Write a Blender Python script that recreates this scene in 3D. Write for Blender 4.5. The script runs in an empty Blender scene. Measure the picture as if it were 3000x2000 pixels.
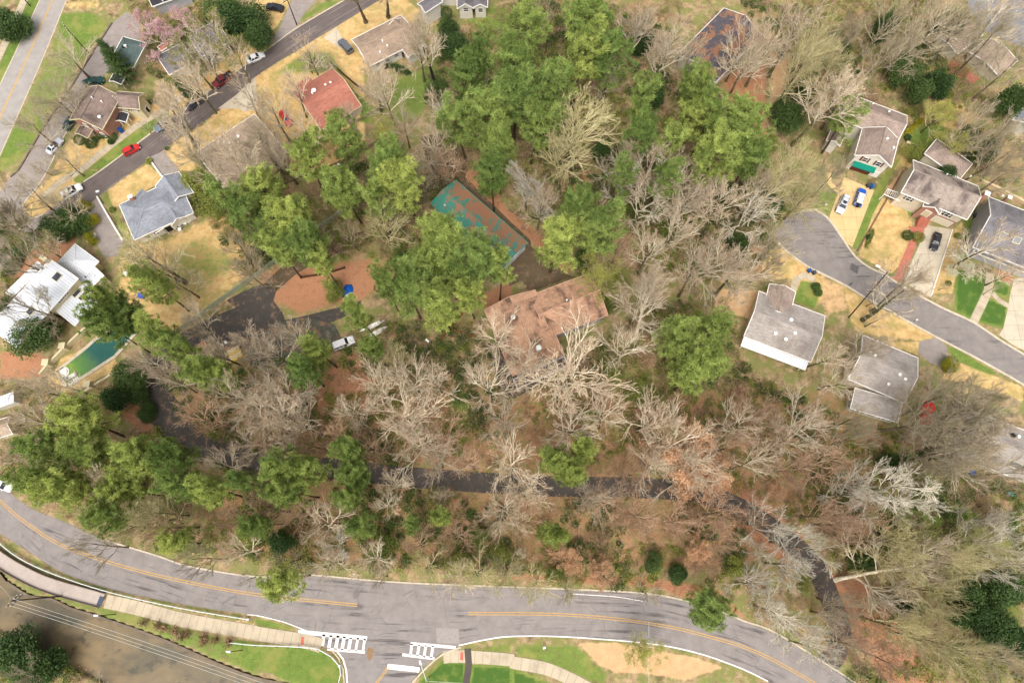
import bpy, math, random
import numpy as np
from mathutils import Vector, Matrix
from mathutils.geometry import tessellate_polygon
C = bpy.data.collections.new("place"); bpy.context.scene.collection.children.link(C)
R = math.radians
# ------------------------------------------------------------------ camera
CAMH, TILT, FOC = 145.0, R(15.6), 2000.0
cd = bpy.data.cameras.new("camera"); cam = bpy.data.objects.new("camera", cd); C.objects.link(cam)
cd.sensor_width = 36; cd.lens = 24; cd.clip_start = 1; cd.clip_end = 5000
cam.location = (0, 0, CAMH); cam.rotation_euler = (TILT, 0, 0)
bpy.context.scene.camera = cam
# ------------------------------------------------------------------ sky, sun, exposure
SUN_EL, SUN_AZ = 62, 190      # azimuth clockwise from +Y
w = bpy.data.worlds.new("World"); bpy.context.scene.world = w; w.use_nodes = True
nt = w.node_tree; bg = nt.nodes["Background"]
sky = nt.nodes.new("ShaderNodeTexSky"); sky.sky_type = 'NISHITA'; sky.sun_disc = False
sky.sun_elevation = R(SUN_EL); sky.sun_rotation = R(SUN_AZ); sky.dust_density = 6; sky.air_density = 0.8; sky.ozone_density = 0.3
hs = nt.nodes.new('ShaderNodeHueSaturation'); hs.inputs['Saturation'].default_value = .35   # thin overcast
nt.links.new(sky.outputs[0], hs.inputs['Color']); nt.links.new(hs.outputs[0], bg.inputs[0]); bg.inputs[1].default_value = 0.15
sl = bpy.data.lights.new("sun", 'SUN'); so = bpy.data.objects.new("sun", sl); C.objects.link(so)
sl.energy = 0.65; sl.angle = R(40); sl.color = (1.0, 0.93, 0.82)
_d = Vector((math.sin(R(SUN_AZ)) * math.cos(R(SUN_EL)), math.cos(R(SUN_AZ)) * math.cos(R(SUN_EL)), math.sin(R(SUN_EL))))
so.rotation_euler = _d.to_track_quat('Z', 'Y').to_euler(); so.location = _d * 100
sc = bpy.context.scene
sc.view_settings.view_transform = 'Standard'; sc.view_settings.look = 'None'; sc.view_settings.gamma = 1
sc.view_settings.exposure = 0.8
sc.cycles.max_bounces = 5; sc.cycles.diffuse_bounces = 3; sc.cycles.glossy_bounces = 2; sc.cycles.transparent_max_bounces = 4
# ------------------------------------------------------------------ where things stand (metres, from survey points on the photograph)
ct, st = math.cos(TILT), math.sin(TILT)
def W(px, py, z=0.0):
    """point at height z on the sight line of photo point (px,py) of the 3000x2000 picture"""
    dx, dy = (px - 1500) / FOC, (1000 - py) / FOC
    d = (dx, dy * ct + st, dy * st - ct)
    t = (z - CAMH) / d[2]
    return Vector((d[0] * t, d[1] * t, z))
def q(c, r, x, y): return (c * 750 + x / 3.136, r * 500 + y / 3.136)      # survey tile point
def v(x, y): return (x * 1.27551, y * 1.27551)                            # overview point
def Q(c, r, *pts): return [q(c, r, *p) for p in pts]
def V(*pts): return [v(*p) for p in pts]
def G(pts, z=0.0): return [W(p[0], p[1], z) for p in pts]
# ------------------------------------------------------------------ properties
def tag(o, label=None, cat=None, group=None, kind=None):
    if label: o['label'] = label
    if cat: o['category'] = cat
    if group: o['group'] = group
    if kind: o['kind'] = kind
    return o
def empty(name, loc, rz=0.0, label=None, cat=None, group=None):
    o = bpy.data.objects.new(name, None); C.objects.link(o)
    o.location = loc; o.rotation_euler = (0, 0, rz); o.empty_display_size = 0.3
    return tag(o, label, cat, group)
def copy_tree(o, parent=None):
    c = o.copy(); C.objects.link(c); c.parent = parent
    for ch in KIDS.get(o.as_pointer(), []): copy_tree(ch, c)
    return c
KIDS = {}
# ------------------------------------------------------------------ mesh builder
class MB:
    def __init__(s): s.v = []; s.f = []; s.m = []; s.n = 0; s.parts = []
    def add(s, vs, fs, m=0):
        b = len(s.v); s.v += [tuple(p) for p in vs]; s.f += [tuple(i + b for i in f) for f in fs]; s.m += [m] * len(fs); return s
    def box(s, c, d, rz=0.0, m=0, taper=1.0):
        x, y, z = d[0] / 2, d[1] / 2, d[2] / 2; cs, sn = math.cos(rz), math.sin(rz); P = []
        for k, (a, b, e) in enumerate([(-1, -1, -1), (1, -1, -1), (1, 1, -1), (-1, 1, -1), (-1, -1, 1), (1, -1, 1), (1, 1, 1), (-1, 1, 1)]):
            t = taper if e > 0 else 1; px, py = a * x * t, b * y * t
            P.append((c[0] + px * cs - py * sn, c[1] + px * sn + py * cs, c[2] + e * z))
        return s.add(P, [(3, 2, 1, 0), (4, 5, 6, 7), (0, 1, 5, 4), (1, 2, 6, 5), (2, 3, 7, 6), (3, 0, 4, 7)], m)
    def beam(s, a, b, wd, ht, m=0):
        a, b = Vector(a), Vector(b); d = (b - a).normalized(); up = Vector((0, 0, 1))
        if abs(d.z) > .95: up = Vector((1, 0, 0))
        sx = d.cross(up).normalized() * wd / 2; sy = sx.cross(d).normalized() * ht / 2
        P = [a - sx - sy, a + sx - sy, a + sx + sy, a - sx + sy, b - sx - sy, b + sx - sy, b + sx + sy, b - sx + sy]
        return s.add(P, [(0, 1, 2, 3), (7, 6, 5, 4), (4, 5, 1, 0), (5, 6, 2, 1), (6, 7, 3, 2), (7, 4, 0, 3)], m)
    def tube(s, a, b, r0, r1, n=6, m=0, cap=False):
        a, b = Vector(a), Vector(b); d = (b - a)
        if d.length < 1e-6: return s
        d.normalize(); up = Vector((0, 0, 1)) if abs(d.z) < .9 else Vector((1, 0, 0))
        x = d.cross(up).normalized(); y = d.cross(x); P = []
        for c, r in ((a, r0), (b, r1)):
            for k in range(n):
                t = 2 * math.pi * k / n; P.append(c + x * (r * math.cos(t)) + y * (r * math.sin(t)))
        F = [(k, (k + 1) % n, n + (k + 1) % n, n + k) for k in range(n)]
        if cap: F += [tuple(range(n - 1, -1, -1)), tuple(range(n, 2 * n))]
        return s.add(P, F, m)
    def poly(s, pts, m=0):
        t = tessellate_polygon([[Vector((p[0], p[1], 0)) for p in pts]]); F = []
        for f in t:
            a, b, c = [Vector(pts[i]) for i in f]
            F.append(f if (b - a).cross(c - a).z > 0 else f[::-1])
        return s.add(pts, F, m)
    def prism(s, pts, z0, z1, m=0):
        n = len(pts); t = tessellate_polygon([[Vector((p[0], p[1], 0)) for p in pts]])
        ar = sum(pts[i][0] * pts[(i + 1) % n][1] - pts[(i + 1) % n][0] * pts[i][1] for i in range(n))
        if ar < 0: pts = pts[::-1]; t = tessellate_polygon([[Vector((p[0], p[1], 0)) for p in pts]])
        P = [(p[0], p[1], z0) for p in pts] + [(p[0], p[1], z1) for p in pts]; F = []
        for f in t:
            a, b, c = [Vector(P[i]) for i in f]; g = f if (b - a).cross(c - a).z > 0 else f[::-1]
            F.append(tuple(i + n for i in g)); F.append(tuple(g[::-1]))
        F += [(i, (i + 1) % n, n + (i + 1) % n, n + i) for i in range(n)]
        return s.add(P, F, m)
    def build(s, name, mats, parent=None, off=None, smooth=False, uv=True):
        if not isinstance(mats, (list, tuple)): mats = [mats]
        me = bpy.data.meshes.new(name); A = np.array(s.v, dtype=np.float64).reshape(-1, 3)
        if off is not None: A = A - np.array(off)[None, :]
        me.from_pydata(A.tolist(), [], s.f)
        for m_ in mats: me.materials.append(m_)
        if len(mats) > 1: me.polygons.foreach_set('material_index', s.m)
        if smooth: me.polygons.foreach_set('use_smooth', [True] * len(s.f))
        me.update()
        if uv and len(s.f) < 60000: metric_uv(me)
        o = bpy.data.objects.new(name, me); C.objects.link(o)
        if parent is not None: o.parent = parent; KIDS.setdefault(parent.as_pointer(), []).append(o)
        return o
def metric_uv(me):
    nl = len(me.loops); npoly = len(me.polygons)
    if not npoly: return
    uvl = me.uv_layers.new(name='UVMap')
    co = np.empty(len(me.vertices) * 3); me.vertices.foreach_get('co', co); co = co.reshape(-1, 3)
    nn = np.empty(npoly * 3); me.polygons.foreach_get('normal', nn); nn = nn.reshape(-1, 3)
    tot = np.empty(npoly, dtype=np.int32); me.polygons.foreach_get('loop_total', tot)
    li = np.empty(nl, dtype=np.int32); me.loops.foreach_get('vertex_index', li)
    N = np.repeat(nn, tot, axis=0); U = np.stack([-N[:, 1], N[:, 0], np.zeros(nl)], 1); l = np.linalg.norm(U, axis=1)
    flat = l < .05; U[flat] = (1, 0, 0); l[flat] = 1; U /= l[:, None]; Vv = np.cross(N, U); P = co[li]
    out = np.stack([(P * U).sum(1), (P * Vv).sum(1)], 1); uvl.data.foreach_set('uv', out.ravel())
def np_mesh(name, verts, faces, mat, parent=None, attr=None):
    """verts (n,3); faces (m,k) of constant k"""
    me = bpy.data.meshes.new(name); n, m, k = len(verts), len(faces), faces.shape[1]
    me.vertices.add(n); me.vertices.foreach_set('co', np.asarray(verts, dtype=np.float32).ravel())
    me.loops.add(m * k); me.loops.foreach_set('vertex_index', faces.astype(np.int32).ravel())
    me.polygons.add(m); me.polygons.foreach_set('loop_start', np.arange(0, m * k, k, dtype=np.int32))
    try: me.polygons.foreach_set('loop_total', np.full(m, k, dtype=np.int32))
    except Exception: pass
    for mm in (mat if isinstance(mat, (list, tuple)) else [mat]): me.materials.append(mm)
    me.update(calc_edges=True); me.validate()
    if attr is not None:
        for an, arr in attr.items():
            if arr.ndim == 2: a = me.attributes.new(an, 'FLOAT_COLOR', 'POINT'); a.data.foreach_set('color', arr.astype(np.float32).ravel())
            else: a = me.attributes.new(an, 'FLOAT', 'POINT'); a.data.foreach_set('value', arr.astype(np.float32))
    o = bpy.data.objects.new(name, me); C.objects.link(o)
    if parent is not None: o.parent = parent; KIDS.setdefault(parent.as_pointer(), []).append(o)
    return o
# ------------------------------------------------------------------ materials
def srgb(c): return tuple((x / 12.92 if x <= .04045 else ((x + .055) / 1.055) ** 2.4) for x in [y / 255 for y in c]) + (1,)
class N:
    def __init__(s, name):
        s.mat = bpy.data.materials.new(name); s.mat.use_nodes = True; s.t = s.mat.node_tree; s.b = s.t.nodes["Principled BSDF"]
        s.b.inputs['Specular IOR Level'].default_value = .25
    def new(s, typ, **kw):
        n = s.t.nodes.new(typ)
        for k, x in kw.items():
            if hasattr(n, k): setattr(n, k, x)
            else: n.inputs[k].default_value = x
        return n
    def L(s, a, b): s.t.links.new(a, b)
    def coord(s, kind='UV'):
        n = s.new('ShaderNodeTexCoord'); return n.outputs[kind]
    def mapv(s, co, scale=(1, 1, 1), rot=(0, 0, 0)):
        n = s.new('ShaderNodeMapping'); s.L(co, n.inputs[0]); n.inputs['Scale'].default_value = scale; n.inputs['Rotation'].default_value = rot; return n.outputs[0]
    def noise(s, co, scale, detail=4, rough=.6, dist=0):
        n = s.new('ShaderNodeTexNoise'); s.L(co, n.inputs['Vector']); n.inputs['Scale'].default_value = scale
        n.inputs['Detail'].default_value = detail; n.inputs['Roughness'].default_value = rough; n.inputs['Distortion'].default_value = dist; return n.outputs[0]
    def ramp(s, f, lo, hi):
        n = s.new('ShaderNodeMapRange'); s.L(f, n.inputs[0]); n.inputs[1].default_value = lo; n.inputs[2].default_value = hi; return n.outputs[0]
    def mix(s, f, a, b, bt='MIX'):
        n = s.new('ShaderNodeMix', data_type='RGBA', blend_type=bt)
        for i, x in ((0, f), (6, a), (7, b)):
            if isinstance(x, (int, float)): n.inputs[i].default_value = x
            elif isinstance(x, tuple): n.inputs[i].default_value = x
            else: s.L(x, n.inputs[i])
        return n.outputs[2]
    def math(s, op, a, b=0.0):
        n = s.new('ShaderNodeMath', operation=op)
        for i, x in enumerate((a, b)):
            if isinstance(x, (int, float)): n.inputs[i].default_value = x
            else: s.L(x, n.inputs[i])
        return n.outputs[0]
    def out(s, col, rough=.85, bump=None, bs=.3, bd=.05):
        if isinstance(col, tuple): s.b.inputs['Base Color'].default_value = col
        else: s.L(col, s.b.inputs['Base Color'])
        if isinstance(rough, (int, float)): s.b.inputs['Roughness'].default_value = rough
        else: s.L(rough, s.b.inputs['Roughness'])
        if bump is not None:
            b = s.new('ShaderNodeBump'); b.inputs['Strength'].default_value = bs; b.inputs['Distance'].default_value = bd
            s.L(bump, b.inputs['Height']); s.L(b.outputs[0], s.b.inputs['Normal'])
        return s.mat
def plain(name, c, rough=.7, var=.15, scale=2.0, co='Object', metal=0, spec=None):
    n = N(name); f = n.noise(n.coord(co), scale, 5); a = srgb(c)
    lo = tuple(x * (1 - var) for x in a[:3]) + (1,); hi = tuple(min(1, x * (1 + var)) for x in a[:3]) + (1,)
    m = n.out(n.mix(n.ramp(f, .3, .7), lo, hi), rough); n.b.inputs['Metallic'].default_value = metal
    if spec is not None: n.b.inputs['Specular IOR Level'].default_value = spec
    return m
def shingle(name, c, stain=.5, streak=(40, 34, 32), rough=.9, leaf=None):
    n = N(name); uv = n.coord('UV'); a = srgb(c)
    br = n.new('ShaderNodeTexBrick'); n.L(uv, br.inputs[0]); br.inputs['Scale'].default_value = 1
    br.inputs['Brick Width'].default_value = .7; br.inputs['Row Height'].default_value = .28; br.inputs['Mortar Size'].default_value = .02
    br.inputs['Color1'].default_value = tuple(x * .82 for x in a[:3]) + (1,); br.inputs['Color2'].default_value = tuple(min(1, x * 1.15) for x in a[:3]) + (1,)
    br.inputs['Mortar'].default_value = tuple(x * .6 for x in a[:3]) + (1,)
    f1 = n.noise(n.mapv(uv, (.34, .09, 1)), 1.0, 6, .6); f2 = n.noise(uv, .22, 4)
    k = n.math('MULTIPLY', n.ramp(f1, .42, .6), n.ramp(f2, .42, .56))
    col = n.mix(n.math('MULTIPLY', k, stain), br.outputs[0], srgb(streak))
    col = n.mix(n.ramp(n.noise(uv, 9, 3), .3, .7), n.mix(1.0, col, (.82, .82, .82, 1), 'MULTIPLY'), col)
    if leaf:
        lf = n.noise(uv, .28, 8, .72); lv = n.noise(uv, 6, 4)
        col = n.mix(n.ramp(lf, .5, .53), col, n.mix(lv, srgb((110, 78, 60)), srgb((160, 118, 92))))
    return n.out(col, rough, n.noise(uv, 12, 3), .3, .02)
def brickmat(name, c1, c2, mort=(170, 160, 150), sx=.24, sy=.09, ms=.012):
    n = N(name); uv = n.coord('UV'); br = n.new('ShaderNodeTexBrick'); n.L(uv, br.inputs[0]); br.inputs['Scale'].default_value = 1
    br.inputs['Brick Width'].default_value = sx; br.inputs['Row Height'].default_value = sy; br.inputs['Mortar Size'].default_value = ms
    br.inputs['Color1'].default_value = srgb(c1); br.inputs['Color2'].default_value = srgb(c2); br.inputs['Mortar'].default_value = srgb(mort)
    return n.out(n.mix(n.ramp(n.noise(uv, .8, 4), .3, .7), n.mix(1.0, br.outputs[0], (.8, .8, .8, 1), 'MULTIPLY'), br.outputs[0]), .9)
def siding(name, c, pitch=.2):
    n = N(name); uv = n.coord('UV'); wv = n.new('ShaderNodeTexWave', wave_type='BANDS', bands_direction='Y', wave_profile='SAW'); n.L(uv, wv.inputs[0])
    wv.inputs['Scale'].default_value = .314 / pitch; a = srgb(c)
    col = n.mix(wv.outputs[1], tuple(x * .82 for x in a[:3]) + (1,), a)
    return n.out(n.mix(n.ramp(n.noise(uv, .6, 5), .35, .75), col, n.mix(1.0, col, (.82, .8, .76, 1), 'MULTIPLY')), .6)
def seam_metal(name, c, pitch=.45, leaf=False, rough=.45):
    n = N(name); uv = n.coord('UV'); wv = n.new('ShaderNodeTexWave', wave_type='BANDS', bands_direction='X'); n.L(uv, wv.inputs[0])
    wv.inputs['Scale'].default_value = .314 / pitch; a = srgb(c); k = n.ramp(wv.outputs[1], .82, .97)
    col = n.mix(k, a, tuple(x * .72 for x in a[:3]) + (1,)); g = n.noise(n.mapv(uv, (.3, .1, 1)), 1.2, 6, .65)
    col = n.mix(n.ramp(g, .45, .8), col, n.mix(1.0, col, (.72, .72, .72, 1), 'MULTIPLY'))
    if leaf:
        ob = n.coord('Object'); lf = n.noise(n.mapv(uv, (1, .55, 1)), .42, 9, .74); sp = n.new('ShaderNodeSeparateXYZ'); n.L(ob, sp.inputs[0])
        b = n.math('ADD', lf, n.math('SUBTRACT', n.math('MULTIPLY', sp.outputs[1], .016), n.math('MULTIPLY', n.math('ABSOLUTE', sp.outputs[0]), .004)))
        col = n.mix(n.ramp(b, .45, .5), col, n.mix(n.ramp(n.noise(uv, 5, 5), .3, .7), srgb((116, 80, 60)), srgb((166, 124, 96))))
    return n.out(col, rough, wv.outputs[1], .2, .03)
def asphalt(name, c, patch=None, wet=.6, crack=True, leaf=0.0, stretch=.08, coat=(92, 84, 84)):
    n = N(name); uv = n.coord('UV'); ob = n.coord('Object'); a = srgb(c)
    col = n.mix(n.ramp(n.noise(ob, .5, 6), .3, .7), tuple(x * .85 for x in a[:3]) + (1,), tuple(min(1, x * 1.12) for x in a[:3]) + (1,))
    s1 = n.noise(n.mapv(uv, (stretch, 1, 1)), 1.0, 7, .68); s2 = n.noise(ob, .12, 3)
    k = n.math('MULTIPLY', n.ramp(s1, .53, .6), n.ramp(s2, .42, .58))
    col = n.mix(n.math('MULTIPLY', k, wet), col, srgb(coat))
    if crack:
        vo = n.new('ShaderNodeTexVoronoi', feature='DISTANCE_TO_EDGE'); n.L(n.mapv(ob, (1, 1, 1)), vo.inputs['Vector']); vo.inputs['Scale'].default_value = .3
        cr = n.math('LESS_THAN', n.math('ADD', vo.outputs['Distance'], n.math('MULTIPLY', n.noise(ob, 1.5, 4), .02)), .024)
        col = n.mix(n.math('MULTIPLY', n.math('MULTIPLY', cr, n.ramp(n.noise(ob, .2, 3), .5, .6)), .4), col, srgb((82, 76, 76)))
    col = n.mix(n.ramp(n.noise(ob, 25, 2), .35, .65), n.mix(1.0, col, (.86, .86, .86, 1), 'MULTIPLY'), col)
    if leaf > 0:
        lf = n.noise(ob, .5, 9, .75); col = n.mix(n.ramp(lf, .64 - leaf * .2, .68 - leaf * .2), col, n.mix(n.noise(ob, 8, 3), srgb((98, 76, 58)), srgb((146, 116, 92))))
    return n.out(col, n.ramp(k, 1.6, -.6) if False else .85)
def concrete(name, c, joint=1.5, dirt=.5):
    n = N(name); uv = n.coord('UV'); ob = n.coord('Object'); a = srgb(c)
    br = n.new('ShaderNodeTexBrick', offset=0.0); n.L(uv, br.inputs[0]); br.inputs['Scale'].default_value = 1
    br.inputs['Brick Width'].default_value = joint; br.inputs['Row Height'].default_value = 50 if joint < 2 else joint; br.inputs['Mortar Size'].default_value = .035
    br.inputs['Color1'].default_value = a; br.inputs['Color2'].default_value = tuple(x * .9 for x in a[:3]) + (1,); br.inputs['Mortar'].default_value = tuple(x * .45 for x in a[:3]) + (1,)
    col = n.mix(n.math('MULTIPLY', n.ramp(n.noise(ob, .35, 6, .65), .48, .68), dirt), br.outputs[0], tuple(x * .5 for x in a[:3]) + (1,))
    return n.out(col, .85)
def glass(name='glass', c=(40, 46, 54)):
    n = N(name); m = n.out(n.mix(n.ramp(n.noise(n.coord('Object'), 1.3, 2), .35, .65), srgb(c), tuple(x * 1.8 for x in srgb(c)[:3]) + (1,)), .08); n.b.inputs['Specular IOR Level'].default_value = .8; return m
def paint(name, c):
    n = N(name); m = n.out(srgb(c), .32); n.b.inputs['Coat Weight'].default_value = .5; n.b.inputs['Coat Roughness'].default_value = .08; n.b.inputs['Specular IOR Level'].default_value = .4
    return m
def barkmat(name, c, c2):
    n = N(name); oi = n.new('ShaderNodeObjectInfo'); f = n.ramp(n.noise(n.coord('Object'), 1.1, 4), .35, .65)
    col = n.mix(f, srgb(c2), srgb(c)); k = n.new('ShaderNodeHueSaturation'); n.L(col, k.inputs['Color'])
    n.L(n.math('ADD', n.math('MULTIPLY', oi.outputs['Random'], .45), .72), k.inputs['Value']); return n.out(k.outputs[0], .9)
def leafmat(name, c, c2, hue=.03, trans=True, val=.5, rough=.6):
    n = N(name); oi = n.new('ShaderNodeObjectInfo'); at = n.new('ShaderNodeAttribute', attribute_name='tone')
    col = n.mix(at.outputs['Fac'], srgb(c2), srgb(c)); k = n.new('ShaderNodeHueSaturation'); n.L(col, k.inputs['Color'])
    n.L(n.math('ADD', n.math('MULTIPLY', oi.outputs['Random'], val), 1 - val * .5), k.inputs['Value'])
    n.L(n.math('ADD', n.math('MULTIPLY', oi.outputs['Random'], -hue * 2), .5 + hue), k.inputs['Hue'])
    m = n.out(k.outputs[0], rough)
    if trans:
        tr = n.new('ShaderNodeBsdfTranslucent'); n.L(k.outputs[0], tr.inputs[0]); mx = n.new('ShaderNodeMixShader'); mx.inputs[0].default_value = .3
        n.L(n.b.outputs[0], mx.inputs[1]); n.L(tr.outputs[0], mx.inputs[2]); n.L(mx.outputs[0], n.t.nodes['Material Output'].inputs[0])
    return m
# ================================================================== GROUND
def spline(pts, step=1.5):
    P = [Vector((p[0], p[1], 0)) for p in pts]; P = [P[0] * 2 - P[1]] + P + [P[-1] * 2 - P[-2]]; out = []
    for i in range(1, len(P) - 2):
        a, b, c, d = P[i - 1:i + 3]; n = max(1, int((c - b).length / step))
        for k in range(n):
            t = k / n; out.append(.5 * ((2 * b) + (c - a) * t + (2 * a - 5 * b + 4 * c - d) * t * t + (3 * b - a - 3 * c + d) * t ** 3))
    out.append(P[-2]); return out
def normals(L):
    o = []
    for i in range(len(L)):
        d = (L[min(i + 1, len(L) - 1)] - L[max(i - 1, 0)]); d.z = 0; d.normalize(); o.append(Vector((-d.y, d.x, 0)))
    return o
def sheet(L, Rr, name, mat, z, kind='structure'):
    """sheet between two equally long point rows, u runs along"""
    n = len(L); vs = [(p.x, p.y, z) for p in L] + [(p.x, p.y, z) for p in Rr]; u = 0; us = [0]
    for i in range(1, n): u += (L[i] - L[i - 1]).length; us.append(u)
    F = [(i, n + i, n + i + 1, i + 1) for i in range(n - 1)]
    a, b, c = Vector(vs[F[0][0]]), Vector(vs[F[0][1]]), Vector(vs[F[0][2]])
    if (b - a).cross(c - a).z < 0: F = [f[::-1] for f in F]
    me = bpy.data.meshes.new(name); me.from_pydata(vs, [], F); me.materials.append(mat); uvl = me.uv_layers.new(name='UVMap')
    for lp in me.loops:
        i = lp.vertex_index; k = i % n; uvl.data[lp.index].uv = (us[k], 0 if i < n else (L[k] - Rr[k]).length)
    me.update(); o = bpy.data.objects.new(name, me); C.objects.link(o)
    if kind: tag(o, kind=kind)
    return o
def resample(P, n):
    d = [0]
    for i in range(1, len(P)): d.append(d[-1] + (P[i] - P[i - 1]).length)
    out = []; j = 0
    for k in range(n):
        t = d[-1] * k / (n - 1)
        while j < len(P) - 2 and d[j + 1] < t: j += 1
        out.append(P[j].lerp(P[j + 1], (t - d[j]) / max(1e-6, d[j + 1] - d[j])))
    return out
def road_between(A, B, name, mat, z):
    a, b = spline(G(A)), spline(G(B)); n = max(len(a), len(b)); return sheet(resample(a, n), resample(b, n), name, mat, z), resample(a, n), resample(b, n)
def ribbon(pts, wd, name, mat, z, kind='structure', world=False, off=0.0):
    L = spline(pts if world else G(pts)); nn = normals(L)
    return sheet([p + m * (off + wd / 2) for p, m in zip(L, nn)], [p + m * (off - wd / 2) for p, m in zip(L, nn)], name, mat, z, kind)
def flat(pts, name, mat, z, kind='structure'):
    mb = MB(); mb.poly([(p.x, p.y, z) for p in G(pts)]); o = mb.build(name, mat)
    if kind: tag(o, kind=kind)
    return o
def kerb(pts, name, mat, wd=.35, h=.13, world=False, z=0.0, kind='structure', parent=None, base=None):
    L = spline(pts if world else G(pts)); nn = normals(L); mb = MB(); n = len(L)
    vs = []
    for p, m in zip(L, nn):
        a, b = p + m * wd / 2, p - m * wd / 2
        vs += [(a.x, a.y, z), (a.x, a.y, z + h), (b.x, b.y, z + h), (b.x, b.y, z)]
    F = []
    for i in range(n - 1):
        k = i * 4; F += [(k, k + 4, k + 5, k + 1), (k + 1, k + 5, k + 6, k + 2), (k + 2, k + 6, k + 7, k + 3)]
    F += [(0, 1, 2, 3), (4 * n - 1, 4 * n - 2, 4 * n - 3, 4 * n - 4)]; mb.add(vs, F)
    o = mb.build(name, mat, parent, base)
    if kind: tag(o, kind=kind)
    return o
m_hwy = asphalt('highway_asphalt', (158, 152, 146), wet=.3, coat=(150, 142, 138), crack=False)
m_main = asphalt('main_road_asphalt', (138, 131, 127), wet=.85, coat=(84, 79, 78), stretch=.06)
m_street = asphalt('street_asphalt', (102, 92, 88), wet=.6, coat=(150, 139, 131), stretch=.05, crack=False)
m_cul = asphalt('court_asphalt', (134, 127, 122), wet=.7, coat=(86, 81, 79), stretch=.12)
m_serv = asphalt('service_asphalt', (148, 138, 131), wet=.4, coat=(126, 116, 110))
m_drive = asphalt('driveway_asphalt', (74, 69, 64), wet=.6, coat=(100, 94, 88), leaf=.4, crack=False, stretch=.3)
m_moss = asphalt('mossy_paving', (84, 82, 72), wet=.9, coat=(128, 134, 112), leaf=.6, crack=False, stretch=.5)
m_yard = asphalt('yard_paving', (96, 82, 62), wet=.6, coat=(120, 106, 84), leaf=.4, crack=False, stretch=.6)
m_walk = concrete('walk_concrete', (184, 170, 146), 1.6, .5)
m_conc = concrete('slab_concrete', (192, 180, 158), 3.4, .4)
m_tanc = concrete('tan_concrete', (206, 178, 128), 3.2, .35)
m_kerb = plain('kerb_stone', (188, 176, 156), .85, .2, 1.5)
m_yel = plain('yellow_paint', (190, 150, 78), .8, .25, 3); m_wht = N('white_paint'); 
_f = m_wht.noise(m_wht.coord('Object'), 3.2, 5, .7); m_wht = m_wht.out(m_wht.mix(m_wht.ramp(_f, .54, .64), srgb((232, 228, 222)), srgb((150, 142, 140))), .7)
m_brickpath = brickmat('red_brick_paving', (176, 100, 82), (196, 122, 100), (160, 110, 92), .4, .2, .02)
# ---- ground sheet
def grid_axis(a, b, s, far):
    inner = np.arange(a, b + s, s); r = [b + s * 4, b + 10, b + 40, b + 150, far]; l = [-far, a - 150, a - 40, a - 10, a - s * 4]; return np.array(l + list(inner) + r)
gx = grid_axis(-165, 165, .6, 2500); gy = grid_axis(-50, 205, .6, 2500)
GX, GY = np.meshgrid(gx, gy); px_, py_ = GX.ravel(), GY.ravel()
def to_px(X, Y):
    d = ct * CAMH + st * Y; up = Y * ct - CAMH * st; return 1500 + FOC * X / d, 1000 - FOC * up / d
def inside(poly, X, Y):
    r = np.zeros(X.shape, bool); n = len(poly)
    for i in range(n):
        x0, y0 = poly[i][0], poly[i][1]; x1, y1 = poly[(i + 1) % n][0], poly[(i + 1) % n][1]
        if y0 == y1: continue
        r ^= ((y0 > Y) != (y1 > Y)) & (X < (x1 - x0) * (Y - y0) / (y1 - y0) + x0)
    return r
def soft(poly, X, Y, w):
    ins = inside(poly, X, Y); d = np.full(X.shape, 1e9); n = len(poly)
    for i in range(n):
        ax, ay = poly[i][0], poly[i][1]; bx, by = poly[(i + 1) % n][0] - ax, poly[(i + 1) % n][1] - ay
        t = np.clip(((X - ax) * bx + (Y - ay) * by) / (bx * bx + by * by + 1e-9), 0, 1)
        d = np.minimum(d, np.hypot(X - ax - bx * t, Y - ay - by * t))
    return np.clip(.5 + np.where(ins, d, -d) / w, 0, 1)
FX, FY = to_px(px_, np.maximum(py_, -60)); near = (np.abs(px_) < 170) & (py_ > -52) & (py_ < 210)
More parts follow.
